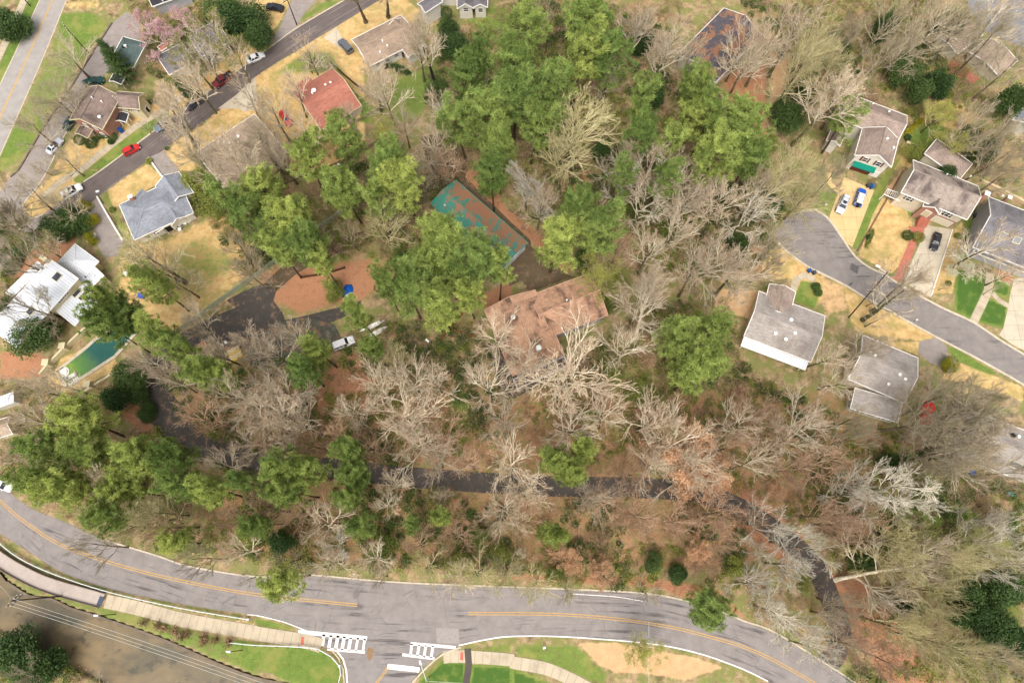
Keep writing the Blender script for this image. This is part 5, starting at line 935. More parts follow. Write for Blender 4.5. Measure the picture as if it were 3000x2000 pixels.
for i, (c, f, l) in enumerate(((q(0, 2, 655, 318), q(0, 2, 700, 292), 'white pool lounger on the shallow ledge, nearer the steps'), (q(0, 2, 680, 358), q(0, 2, 728, 328), 'white pool lounger on the shallow ledge, at the pool corner'))):
    a, b = W(*c, .4), W(*f, .4); rr = empty('pool_lounger', (a.x, a.y, .1), math.atan2(b.y - a.y, b.x - a.x), l, 'lounger', 'white loungers in the pool'); k = MB(); k.box((.3, 0, .18), (1.6, .85, .3)); k.build('base', m_white, rr); k = MB(); k.add([(-.5, -.42, .1), (-1.2, -.42, .1), (-1.2, -.42, .62), (-.5, -.42, .33), (-.5, .42, .1), (-1.2, .42, .1), (-1.2, .42, .62), (-.5, .42, .33)], [(0, 1, 2, 3), (7, 6, 5, 4), (3, 2, 6, 7), (2, 1, 5, 6), (1, 0, 4, 5)]); k.build('backrest', m_white, rr); k = MB(); k.box((-.85, 0, .55), (.3, .4, .1)); k.build('cushion', mbl, rr)
def pillar_wall(pts, pil, label, h=1.3):
    L = G(pts); r = empty('pool_wall', L[0], 0, label, 'wall'); k = MB()
    for i in range(len(L) - 1): k.beam(L[i] + Vector((0, 0, h / 2)), L[i + 1] + Vector((0, 0, h / 2)), .4, h)
    k.build('panel', plain('cream_stucco', (208, 196, 160), .9, .08), r, L[0])
    for c in pil: a = W(*c, 0); k = MB(); k.box((a.x, a.y, 1.1), (1.1, 1.1, 2.2)); k.box((a.x, a.y, 2.25), (1.4, 1.4, .18)); k.build('pillar', m_cream, r, L[0])
pillar_wall(Q(0, 2, (820, -120), (620, 70), (480, 210), (400, 310)), Q(0, 2, (625, 62), (475, 212)), 'cream stucco wall with two square pillars above the pool', 1.5); pillar_wall(Q(0, 2, (1110, 262), (870, 405), (750, 490)), Q(0, 2, (852, 408),), 'low pale wall with one pillar below the pool', .7)
# long fence
m_mesh = plain('weathered_pale_slats', (172, 182, 158), .8, .2, 2)
def fence(pts, h, label, mat=m_mesh, sp=3.2, lean=0.0):
    L = spline(G(pts), sp); r = empty('garden_fence', L[0], 0, label, 'fence'); nn = normals(L); k = MB()
    for i in range(len(L) - 1):
        a, b = L[i], L[i + 1]; n = max(2, int((b - a).length / .16))
        for j in range(n): p = a.lerp(b, (j + .5) / n); k.box((p.x, p.y, h / 2 + .05), (.11, .05, h - .1), math.atan2(b.y - a.y, b.x - a.x))
        for z in (.4, h - .25): k.beam(a + Vector((0, 0, z)), b + Vector((0, 0, z)), .05, .09)
    k.build('slat_panel', mat, r, L[0])
    for p in L[::1]: k = MB(); k.box((p.x, p.y, h / 2 + .1), (.16, .16, h + .2)); k.build('post', mat, r, L[0])
fence(Q(0, 1, (1480, 1600), (1640, 1490), (1900, 1300), (2190, 1095), (2352, 985)) + Q(1, 1, (330, 735), (500, 600), (800, 390)), 2.0, 'long pale slatted fence running from the pool lawn up under the pines'); fence(Q(1, 1, (440, 985), (620, 960), (820, 900)), 1.2, 'short brown wire fence above the orange leaf bank', plain('brown_slat', (84, 64, 46), .9), 2.4)
fence(Q(1, 0, (640, 1568), (900, 1440), (1060, 1350), (1190, 1260)), 1.2, 'low grey fence across the tan yard below the red-roofed house', plain('grey_slat', (140, 124, 100), .9)); fence(Q(1, 0, (700, 600), (880, 760), (1060, 900)), 1.3, 'dark fence between the red-roofed house and the long tan house', plain('dark_slat', (96, 84, 64), .9)); fence(Q(1, 0, (880, 1150), (1040, 1070), (1190, 985)), 1.2, 'thin fence above the tan yard right of the red-roofed house', plain('grey_slat2', (150, 140, 112), .9))
fence(Q(1, 1, (1700, 1560), (1900, 1320)), 1.8, 'orange-brown plank fence beside the central house, upper run', plain('cedar', (150, 100, 52), .9)); fence(Q(1, 1, (1830, 1480), (2010, 1540)), 1.8, 'orange-brown plank fence beside the central house, lower run', plain('cedar2', (150, 100, 52), .9))
# rocks ring
r = empty('rock_border', W(*q(1, 0, 640, 620)), 0, 'ring of pale rocks round the small dark tree', 'rocks')
for i in range(26): x = 560 + i * 6 + rnd.uniform(-8, 8); y = 590 + abs(x - 600) * .25 + rnd.uniform(-22, 22); p = W(*q(1, 0, x, y), 0); k = MB(); s_ = rnd.uniform(.2, .42); k.tube((p.x, p.y, -.05), (p.x, p.y, s_ * .7), s_, s_ * .55, 6, cap=True); k.build('rock', m_kerb, r, r.location)
# poles
m_pole = plain('pole_wood', (74, 62, 52), .9, .2, 3); m_lamp = plain('lamp_head', (226, 228, 230), .4, .04)
def pole(base, h, label, arm=None, cross=None, lamp=None, r0=.16, name='utility_pole', mat=None, cat='pole', box=None, top=None):
    b = W(*base); b.z = 0; t = W(*top, h) if top else Vector((b.x, b.y, h)); r = empty(name, b, 0, label, cat); k = MB(); k.tube((0, 0, -.1), t - b, r0, r0 * .65, 10, cap=True); k.build('shaft', mat or m_pole, r)
    if cross:
        for dz in (0, 1.0)[:cross[1]]:
            a = cross[0]; k = MB(); d = Vector((math.cos(a), math.sin(a), 0)) * 1.3; k.beam((t - b) + Vector((0, 0, -.35 - dz)) - d, (t - b) + Vector((0, 0, -.35 - dz)) + d, .14, .14); c = k.build('crossarm', m_pole, r)
            for s_ in (-.95, -.4, .4, .95): k = MB(); q_ = (t - b) + Vector((0, 0, -.2 - dz)) + d * s_; k.tube(q_, q_ + Vector((0, 0, .25)), .07, .05, 7, cap=True); k.build('insulator', m_lamp, c)
    if arm:
        a, l = arm; e = t - b + Vector((math.cos(a) * l, math.sin(a) * l, .5)); k = MB(); k.tube(t - b + Vector((0, 0, -.4)), e, .06, .05, 7); am = k.build('lamp_arm', m_galv, r); k = MB(); k.box(e, (.9, .42, .22), a, taper=.7); k.build('lamp_head', m_lamp, am)
    if box: k = MB(); p = t - b + Vector((.45, 0, -1.6)); k.tube(p, p + Vector((0, 0, 1.0)), .32, .32, 12, cap=True); k.build('transformer', m_lamp, r)
    return t
pt = pole(q(3, 1, 740, 1350), 19, 'tall dark utility pole leaning across the court road with a street light', arm=(2.6, 2.2), cross=(.6, 1), top=q(3, 1, 1095, 935))
p1 = pole(q(0, 3, 575, 768), 15.0, 'tall utility pole with white insulators on the creek bank', cross=(.9, 2), top=q(0, 3, 105, 812)); pole(q(0, 3, 1062, 936), 4.6, 'short lamp post beside the creek, nearer the boardwalk', arm=(3.0, .3), r0=.09, name='lamp_post', mat=m_blk, top=q(0, 3, 905, 946), cat='lamp post')
pole(q(0, 3, 2228, 1266), 4.2, 'short lamp post on the bright lawn by the guardrail', arm=(3.0, .3), r0=.09, name='lamp_post', mat=m_blk, top=q(0, 3, 2118, 1277), cat='lamp post')
pl = pole(q(1, 3, 1590, 1520), 9.0, 'pale street lamp at the side road mouth', arm=(1.9, 3.4), r0=.12, name='street_lamp', mat=m_galv, cat='street lamp', top=q(1, 3, 1562, 1548))
p0 = pole(q(0, 0, 820, 495), 10.5, 'dark utility pole on the grass beside the highway', cross=(2.2, 1), top=q(0, 0, 592, 240)); pole(q(1, 0, 375, 230), 12, 'dark utility pole by the concrete apron of the street', top=q(1, 0, 283, -10), cross=(.7, 1)); pole(q(0, 0, 278, 55), 9, 'dark pole on the verge left of the highway')
pole(q(1, 1, 60, 200), 12, 'utility pole with white transformer rising among pines', top=q(1, 0, 732, 1500), box=True); pole(q(1, 2, 1700, 180), 5, 'small lamp post on leaves left of the central house', top=q(1, 2, 1590, 10), r0=.07, arm=(2.4, .5), name='lamp_post', mat=m_blk, cat='lamp post')
pole(q(0, 0, 580, 500) if False else q(0, 1, 955, 300), 3.2, 'small white-headed post at the drive of the blue-grey house', r0=.05, arm=(.3, .6), name='lamp_post', mat=m_blk, top=q(0, 1, 880, 205), cat='lamp post')
def wire(a, b, label, sag=1.2, off=0.0):
    a, b = Vector(a), Vector(b); k = MB(); n = 24; d = (b - a); s = Vector((-d.y, d.x, 0)).normalized() * off; P = [a.lerp(b, i / n) + s - Vector((0, 0, sag * 4 * (i / n) * (1 - i / n))) for i in range(n + 1)]
    for i in range(n): k.tube(P[i], P[i + 1], .022, .022, 4)
    o = k.build('power_line', m_galv, None, uv=False); tag(o, label, 'cable'); return o
e = W(*q(1, 3, 420, 1720), 11)
for i, o_ in enumerate((-.9, -.3, .4)): wire(p1 - Vector((0, 0, .1)), e, ('power line over the creek, ' + ('nearest the water', 'middle one of three', 'nearest the bank')[i]), 1.0, o_ * .9)
wire(p1, W(*q(0, 3, -200, 540), 14), 'power line leaving the creek pole toward the left edge'); wire(pl, W(*q(2, 3, 0, 1600), 8), 'thin cable from the street lamp along the bottom edge', .2)
wire(W(*q(2, 3, 1258, 1000), 9), W(*q(2, 3, 1262, 1800), 9), 'thin vertical cable crossing the brown verge at the bottom', .3); wire(W(*q(1, 1, 870, 80), 12), W(*q(1, 1, 1440, 640), 9), 'thin cable sloping through the pines beside the green garage', .3)
# mailbox, signs, hydrant
def small(c, h, label, name, cat, head, mat, r0=.05):
    p = W(*c); r = empty(name, (p.x, p.y, 0), .5, label, cat); k = MB(); k.tube((0, 0, 0), (0, 0, h), r0, r0, 6, cap=True); k.build('post', m_wood if mat is not m_lamp else m_galv, r); k = MB(); k.box((0, 0, h + head[2] / 2 - .05), head); k.build('box' if cat == 'mailbox' else 'plate', mat, r)
small(q(2, 3, 292, 1228), 1.6, 'white sign plate on the grass strip right of the junction', 'road_sign', 'sign', (.5, .35, .7), m_lamp); small(q(2, 3, 40, 1275), 1.2, 'thin white marker on the grass beside the sidewalk', 'road_marker', 'marker', (.15, .15, .6), m_lamp)
small(q(3, 1, 510, 335), 1.1, 'white mailbox on the small lawn by the court', 'mailbox', 'mailbox', (.5, .3, .3), m_white); small(q(3, 1, 1340, 1385), 1.1, 'mailbox on the kerb by the large leaning tree', 'mailbox', 'mailbox', (.45, .25, .3), m_white); small(q(3, 1, 745, 1055), 1.0, 'mailbox on the lower kerb near the pole', 'mailbox', 'mailbox', (.45, .25, .3), mgr)
for i, (c, l) in enumerate(((q(3, 1, 1925, 405), 'dark air conditioning unit between the tan and dormer houses'), (q(0, 1, 1240, 865), 'white air conditioning unit right of the metal roofs'), (q(0, 1, 1150, 940), 'white garden chest beside the metal-roofed house'))): crate(c, (c[0] + 5, c[1]), (1.1, 1.0, .9), mgr if i == 0 else m_white, l, 'outdoor_unit', 'unit')
# deck furniture by blue-grey house
for i, (x, y) in enumerate(((1655, 500), (1700, 480), (1740, 460), (1650, 535))):
    p = W(*q(0, 1, x, y), .5); r = empty('patio_table' if i < 2 else 'patio_chair', (p.x, p.y, 0), .5 + i, ('bluish patio table by the pergola corner', 'grey patio table under the eave', 'pale patio seat, outermost by the eave', 'pale patio seat below the bluish table')[i], 'table' if i < 2 else 'chair'); k = MB(); k.box((0, 0, .72 if i < 2 else .42), (1.5 if i == 0 else .9, .9, .06)); k.build('top' if i < 2 else 'seat', (mgr, m_galv, m_white, m_white)[i], r)
    for sx in (-.35, .35):
        for sy in (-.35, .35): k = MB(); k.box((sx, sy, .35 if i < 2 else .2), (.06, .06, .7 if i < 2 else .4)); k.build('leg', m_galv, r)
    if i > 1: k = MB(); k.box((-.4, 0, .7), (.06, .9, .5)); k.build('backrest', m_white, r)
# ================================================================== TREES
def tubes_mesh(name, segs, mat, parent=None, n=3):
    S = np.array(segs, dtype=np.float64); a, b, r0, r1 = S[:, 0:3], S[:, 3:6], S[:, 6], S[:, 7]; d = b - a; d /= np.linalg.norm(d, axis=1)[:, None] + 1e-9
    up = np.where(np.abs(d[:, 2:3]) < .9, np.array([[0, 0, 1.]]), np.array([[1., 0, 0]])); x = np.cross(d, up); x /= np.linalg.norm(x, axis=1)[:, None]; y = np.cross(d, x); m = len(S)
    V_ = np.empty((m, 2 * n, 3))
    for k in range(n):
        t = 2 * math.pi * k / n; o = x * math.cos(t) + y * math.sin(t); V_[:, k] = a + o * r0[:, None]; V_[:, n + k] = b + o * r1[:, None]
    base = (np.arange(m) * 2 * n)[:, None, None]; F = np.array([[k, (k + 1) % n, n + (k + 1) % n, n + k] for k in range(n)])[None] + base
    o = np_mesh(name, V_.reshape(-1, 3), F.reshape(-1, 4), mat, parent)
    if isinstance(mat, list): o.data.polygons.foreach_set('material_index', np.repeat((np.maximum(r0, r1) < .045).astype(np.int32), n))   # thin twigs are browner than the limbs
    return o
def rvec(r): 
    z = r.uniform(-1, 1); t = r.uniform(0, 2 * math.pi); s = math.sqrt(1 - z * z); return Vector((s * math.cos(t), s * math.sin(t), z))
class Bare:
    """leafless tree about 20 m tall, crown radius about 8 m"""
    def __init__(s, seed, fork=.35, upb=.25, counts=(9, 7, 6, 5), spread=1.0, wig=.28, twig=.024, lean=0.0, fat=1.3):
        s.r = random.Random(seed); s.tr = []; s.cr = []; s.tips = []; s.counts = counts; s.upb = upb; s.wig = wig; s.tw = twig; s.spread = spread; H_ = 20.0; s.fat = fat
        p = Vector((0, 0, -.1)); d = Vector((lean, 0, 1)).normalized(); rad = .42; n = 9; hts = []; L_ = H_ * .78 / n
        P = [p.copy()]; Rr = [rad * 1.25]
        for i in range(n):
            d = (d + rvec(s.r) * .07 + Vector((0, 0, .05))).normalized(); p = p + d * L_; P.append(p.copy()); Rr.append(rad * (1 - .8 * (i + 1) / n))
        for i in range(n): s.tr.append((*P[i], *P[i + 1], Rr[i], Rr[i + 1]))
        k = counts[0]; a0 = s.r.uniform(0, 6.28)
        for j in range(k):
            t = fork + (1 - fork) * (j / (k - 1)) ** 1.15; f = min(t * n, n - .001); i = int(f); q_ = P[i].lerp(P[i + 1], f - i); az = a0 + j * 2.4 + s.r.uniform(-.4, .4); el = math.radians(18 + 48 * t + s.r.uniform(-10, 12)) 
            dd = Vector((math.cos(az) * math.cos(el) * spread, math.sin(az) * math.cos(el) * spread, math.sin(el))).normalized(); ln = (8.6 - 3.6 * max(0, t - .5) * 2 * .8) * s.r.uniform(.75, 1.15); s.branch(q_, dd, ln, ((Rr[i] * .5) if t < .95 else Rr[i] * .7) * s.fat, 1)
    def extent(s):
        T = np.array(s.tips); return float(np.percentile(T[:, 2], 98)), float(np.percentile(np.hypot(T[:, 0], T[:, 1]), 90))
    def branch(s, p, d, ln, rad, lv):
        r = s.r; nseg = (0, 6, 4, 3, 2)[lv]; pts = [p.copy()]; sl = ln / nseg; rr = [rad]; w_ = s.wig * (1, .8, 1, 1.1, 1.0)[lv]; bend = rvec(r) * .1
        for i in range(nseg):
            d = (d + rvec(r) * w_ + bend + Vector((0, 0, s.upb * (.35 if lv < 3 else .15)))).normalized(); p = p + d * sl * r.uniform(.8, 1.2); pts.append(p.copy()); rr.append(max(s.tw * .6, rad * (1 - .6 * (i + 1) / nseg)))
        L_ = s.tr if lv == 1 and False else s.cr
        for i in range(nseg): L_.append((*pts[i], *pts[i + 1], rr[i], rr[i + 1]))
        if lv == 4: s.tips.append(tuple(pts[-1])); return
        c = s.counts[lv]
        for j in range(c):
            t = .3 + .7 * (j + r.uniform(.2, .9)) / c; f = min(t * nseg, nseg - .001); i = int(f); q_ = pts[i].lerp(pts[i + 1], f - i); dv = (pts[i + 1] - pts[i]).normalized()
            side = dv.cross(rvec(r)).normalized(); dd = (dv + side * r.uniform(.3, .72)).normalized(); l2 = ln * (.62 if lv == 1 else .56) * (1.15 - .5 * t) * r.uniform(.7, 1.25); s.branch(q_, dd, l2, max(s.tw, min(rr[i] * .8, rad * .66)), lv + 1)
def cloud_mesh(name, pts, rng, size, mat, parent, per=1, spike=False, tone=None, up=.0):
    """leaf faces round given points"""
    P = np.repeat(np.asarray(pts), per, axis=0); m = len(P); n1 = rng.normal(size=(m, 3)); n1[:, 2] += up; n1 /= np.linalg.norm(n1, axis=1)[:, None]; n2 = np.cross(n1, rng.normal(size=(m, 3))); n2 /= np.linalg.norm(n2, axis=1)[:, None]
    L_ = size[0] * rng.uniform(.7, 1.3, m)[:, None]; Wd = size[1] * rng.uniform(.7, 1.3, m)[:, None]
    if spike: v0 = P - n2 * Wd * .5; v1 = P + n2 * Wd * .5; v2 = P + n1 * L_ + n2 * Wd * .35; v3 = P + n1 * L_ - n2 * Wd * .35
    else:
        n3 = np.cross(n1, n2); v0 = P - n2 * L_ * .5; v1 = P + n3 * Wd * .5; v2 = P + n2 * L_ * .5; v3 = P - n3 * Wd * .5
    V_ = np.stack([v0, v1, v2, v3], 1).reshape(-1, 3); F = np.arange(m * 4).reshape(m, 4); T = np.repeat(np.repeat(tone if tone is not None else rng.random(len(pts)), per), 4)
    return np_mesh(name, V_, F, mat, parent, attr={'tone': T})
m_bark = {'pale': barkmat('pale_bark', (242, 232, 208), (206, 190, 162)), 'olive': barkmat('olive_bark', (224, 214, 170), (184, 172, 130)), 'grey': barkmat('grey_bark', (212, 200, 172), (166, 152, 126)), 'brown': barkmat('brown_bark', (222, 192, 160), (172, 140, 112)), 'white': barkmat('white_bark', (246, 240, 224), (204, 194, 172))}
m_twig = {'pale': barkmat('pale_twigs', (220, 202, 174), (184, 162, 136)), 'olive': barkmat('olive_twigs', (206, 196, 148), (168, 158, 112)), 'grey': barkmat('grey_twigs', (198, 186, 156), (158, 144, 118)), 'brown': barkmat('brown_twigs', (204, 172, 142), (160, 130, 104)), 'white': barkmat('white_twigs', (230, 222, 202), (190, 180, 158))}
m_trunk = barkmat('trunk_bark', (134, 120, 98), (82, 72, 56)); m_ptrunk = barkmat('pine_bark', (104, 84, 66), (58, 46, 38)); m_fork = barkmat('mossy_trunk', (126, 124, 84), (76, 70, 50))
m_pine = leafmat('pine_needles', (178, 194, 106), (104, 126, 60), .02, True, .5); m_ever = leafmat('evergreen_leaves', (96, 122, 64), (52, 72, 38), .02, True, .45); m_bud = leafmat('yellow_buds', (206, 204, 110), (160, 158, 78), .01); m_orange = leafmat('dry_beech_leaves', (220, 182, 144), (178, 138, 104), 0, True, .3)
m_pink = leafmat('pink_blossom', (226, 190, 194), (190, 146, 152), .01, True, .2); m_whb = leafmat('white_blossom', (226, 226, 206), (178, 184, 150), .01, True, .2); m_olv = leafmat('olive_leaves', (154, 162, 80), (98, 110, 50), .02); m_yel_l = leafmat('yellow_hedge', (186, 176, 40), (110, 116, 30), .01); m_brn = leafmat('brown_brush', (176, 146, 114), (120, 94, 70), .01, False)
PROTO = {}
def proto(kind, fn, H_, Rc):
    r = empty('proto', (0, 0, 0)); e = fn(r)
    if e: H_, Rc = e
    PROTO.setdefault(kind, []).append((r, H_, Rc))
def mk_bare(seed, bark, **k):
    def fn(r):
        b = Bare(seed, **k); lf = k.get('leaf'); tubes_mesh('trunk', b.tr, m_trunk if bark in ('grey', 'brown') else m_fork, r, 8); tubes_mesh('branches', b.cr, [m_bark[bark], m_twig[bark]], r, 3); return b.extent()
    return fn
for i in range(6): proto('pale', mk_bare(11 + i, 'pale', fork=.28 + .04 * i, wig=.1 + .014 * i, counts=(13, 6, 5, 3), twig=.034, fat=1.35, upb=.12 + .04 * i), 20, 9.5)
for i in range(3): proto('olive', mk_bare(31 + i, 'olive', fork=.25, wig=.09, upb=.2, counts=(16, 7, 5, 3), twig=.03, fat=1.1), 20, 9.5)
for i in range(3): proto('grey', mk_bare(51 + i, 'grey', fork=.28, wig=.11, upb=.26, counts=(13, 7, 5, 4), twig=.028, fat=1.0), 20, 9.5)
for i in range(2): proto('brown', mk_bare(71 + i, 'brown', fork=.3, wig=.13, upb=.2, counts=(12, 7, 5, 3), twig=.03, fat=1.1), 20, 9.5)
for i in range(3): proto('white', mk_bare(91 + i, 'white', fork=.28, wig=.2, upb=.1, counts=(10, 6, 5, 4), twig=.036, fat=1.5), 20, 9.5)
for i in range(2): proto('thin', mk_bare(111 + i, 'grey', fork=.3, wig=.16, counts=(9, 5, 4, 3), twig=.034, fat=1.1), 20, 9.5)
def with_leaves(seed, bark, mat, nper, size, frac=1.0, jit=.35, **k):
    def fn(r):
        b = Bare(seed, **k); tubes_mesh('trunk', b.tr, m_fork, r, 8); tubes_mesh('branches', b.cr, [m_bark[bark], m_twig[bark]], r, 3); rng = np.random.default_rng(seed); T = np.array(b.tips)
        T = T[rng.random(len(T)) < frac]; T = np.repeat(T, nper, 0) + rng.normal(size=(len(T) * nper, 3)) * jit; cloud_mesh('blossom' if mat in (m_pink, m_whb) else 'leaves', T, rng, size, mat, r); return b.extent()
    return fn
proto('bud', with_leaves(131, 'olive', m_bud, 9, (.26, .2), .8, fork=.3, wig=.2, counts=(9, 7, 5, 4)), 20, 9.5)
proto('pink', with_leaves(132, 'pale', m_pink, 9, (.34, .28), .55, fork=.25, counts=(8, 6, 5, 4)), 20, 9.5)
proto('blossom', with_leaves(133, 'pale', m_whb, 16, (.22, .18), .9, fork=.2, counts=(9, 6, 5, 4)), 20, 9.5)
proto('beech', with_leaves(134, 'brown', m_orange, 9, (.34, .26), .8, fork=.25, counts=(9, 7, 5, 4)), 20, 9.5)
proto('mistle', with_leaves(135, 'pale', m_olv, 10, (.4, .3), .12, .25, fork=.3, wig=.3, counts=(9, 7, 6, 5)), 20, 9.5)
def mk_pine(seed, nl=44, crown=.5, dens=1.0):
    def fn(r):
        R_ = random.Random(seed); rng = np.random.default_rng(seed); H_ = 24.0; tr = []; P = [Vector((0, 0, -.1))]; d = Vector((R_.uniform(-.05, .05), R_.uniform(-.05, .05), 1)).normalized(); n = 10
        for i in range(n): d = (d + rvec(R_) * .035).normalized(); P.append(P[-1] + d * H_ * .97 / n)
        for i in range(n): tr.append((*P[i], *P[i + 1], .34 * (1 - .85 * i / n), .34 * (1 - .85 * (i + 1) / n)))
        br = []; tufts = []; tone = []
        for j in range(nl):
            t = crown + (1 - crown) * ((j + .5) / nl) ** .85; f = min(t * n, n - .001); i = int(f); q_ = P[i].lerp(P[i + 1], f - i); az = j * 2.4 + R_.uniform(-.5, .5); u = (t - crown) / (1 - crown)
            ln = 5.9 * (math.sin(math.pi * min(1, .18 + .82 * (1 - u))) ** .6 if u > .5 else .75 + .5 * u) * R_.uniform(.45, 1.25); ln = max(ln, 1.2); el = math.radians(2 + 50 * u + R_.uniform(-12, 12)); dd = Vector((math.cos(az) * math.cos(el), math.sin(az) * math.cos(el), math.sin(el))); p = q_.copy(); ns = 5; rad = .1 * (1.2 - u)
            bt = R_.random()
            for k in range(ns):
                dd = (dd + rvec(R_) * .16 + Vector((0, 0, .09))).normalized(); p2 = p + dd * ln / ns; br.append((*p, *p2, rad * (1 - k / ns * .8), rad * (1 - (k + 1) / ns * .8)))
                if k >= 1:
                    for _ in range(3 + (k >= 3) * 3):
                        side = dd.cross(Vector((0, 0, 1))).normalized() * R_.choice((-1, 1)) * R_.uniform(.2, 1.25) * (.6 + ln / 8); e = p.lerp(p2, R_.random()) + side + Vector((0, 0, R_.uniform(-.15, .45))); br.append((*p2, *e, .025, .018)); tufts.append(e); tone.append(.5 * bt + .5 * R_.random())
                p = p2
            tufts.append(p); tone.append(bt)
        tubes_mesh('trunk', tr + br, m_ptrunk, r, 6)
        T = np.array([tuple(t) for t in tufts]); per = int(25 * dens); T2 = np.repeat(T, per, 0); tn = np.clip(np.repeat(np.array(tone), per) + rng.normal(size=len(T2)) * .16, 0, 1); T2 = T2 + rng.normal(size=T2.shape) * np.array([.1, .1, .07]); cloud_mesh('needles', T2, rng, (.66, .085), m_pine, r, spike=True, tone=tn, up=.5)
    return fn
for i in range(5): proto('pine', mk_pine(201 + i, 28 + 3 * i, .42 + .03 * i), 24, 6.3)
for i in range(2): proto('openpine', mk_pine(221 + i, 18, .5, .8), 24, 6.3)
def mk_ever(seed, mat, n=7000, size=(.34, .24), shape=(1, 1, 1), tall=9.0, rad=4.0, lump=14):
    def fn(r):
        rng = np.random.default_rng(seed); c = rng.normal(size=(lump, 3)); c /= np.linalg.norm(c, axis=1)[:, None]; c *= rng.uniform(.35, .75, (lump, 1)); c[:, 2] = np.abs(c[:, 2]) * 1.0 - .25; rr = rng.uniform(.3, .5, lump); w_ = rng.integers(0, lump, n)
        u = rng.normal(size=(n, 3)); u /= np.linalg.norm(u, axis=1)[:, None]; u *= rng.uniform(.55, 1.06, (n, 1)); P = c[w_] + u * rr[w_][:, None]; P[:, 0] *= rad; P[:, 1] *= rad; P[:, 2] = (P[:, 2] + .62) / 1.5 * tall * .92 + tall * .06; P[:, 2] = np.clip(P[:, 2], .1, tall); tone = np.clip(rng.random(lump)[w_] * .5 + rng.random(n) * .5, 0, 1)
        tubes_mesh('trunk', [(0, 0, -.1, 0, 0, tall * .7, .2, .08)] + [(0, 0, tall * .2, *(c[k] * rad * .7 + np.array([0, 0, tall * .5])), .07, .03) for k in range(6)], m_trunk, r, 6); cloud_mesh('foliage', P, rng, size, mat, r, tone=tone)
    return fn
for i in range(3): proto('ever', mk_ever(301 + i, m_ever), 9, 4)
for i in range(2): proto('olivebush', mk_ever(311 + i, m_olv, 3500), 9, 4)
proto('yellowbush', mk_ever(321, m_yel_l, 4000), 9, 4); proto('brownbush', mk_ever(322, m_brn, 3000, (.3, .1)), 9, 4)
def mk_cedar(r):
    R_ = random.Random(5); rng = np.random.default_rng(5); br = []; T = []
    for sgn in ((0, 0), (2.2, -1.0)):
        for j in range(60): z = 1 + 14 * j / 60; az = j * 2.4; ln = 3.4 * (1 - j / 62); p = Vector((sgn[0], sgn[1], z)); e = p + Vector((math.cos(az) * ln, math.sin(az) * ln, .5)); br.append((*p, *e, .05, .02)); T += [tuple(p.lerp(e, k / 6)) for k in range(1, 7)]
    tubes_mesh('trunk', [(0, 0, 0, 0, 0, 15, .3, .05), (0, 0, .5, 2.2, -1, 3, .2, .15), (2.2, -1, 3, 2.2, -1, 15, .15, .04)], m_trunk, r, 7); tubes_mesh('limbs', br, m_trunk, r); cloud_mesh('needles', np.repeat(np.array(T), 16, 0) + rng.normal(size=(len(T) * 16, 3)) * .22, rng, (.4, .12), m_ever, r)
proto('cedar', mk_cedar, 15, 4)
# ---- where trees may stand: keep trunks off buildings and roads
ROADS = [[(p.x, p.y) for p in G(a + b[::-1])] for a, b in ((TOP, BOT), (CULT, CULB))] + [[(p.x, p.y) for p in tl + bl[::-1]], [(p.x, p.y) for p in cl + cr[::-1]], [(p.x, p.y) for p in hl + hr[::-1]]]
drl = spline(G(DR)); drn = normals(drl); ROADS.append([((a + b * 2.3).x, (a + b * 2.3).y) for a, b in zip(drl, drn)] + [((a - b * 2.3).x, (a - b * 2.3).y) for a, b in zip(drl, drn)][::-1])
def blocked(x, y):
    X, Y = np.array([x]), np.array([y]); return any(inside(p, X, Y)[0] for p in OBST + ROADS) or inside(cw, X, Y)[0]
def freespot(x, y):
    if not blocked(x, y): return x, y
    for r_ in np.arange(.6, 14, .6):
        for a in np.arange(0, 6.28, .35):
            if not blocked(x + r_ * math.cos(a), y + r_ * math.sin(a)): return x + r_ * math.cos(a), y + r_ * math.sin(a)
    return x, y
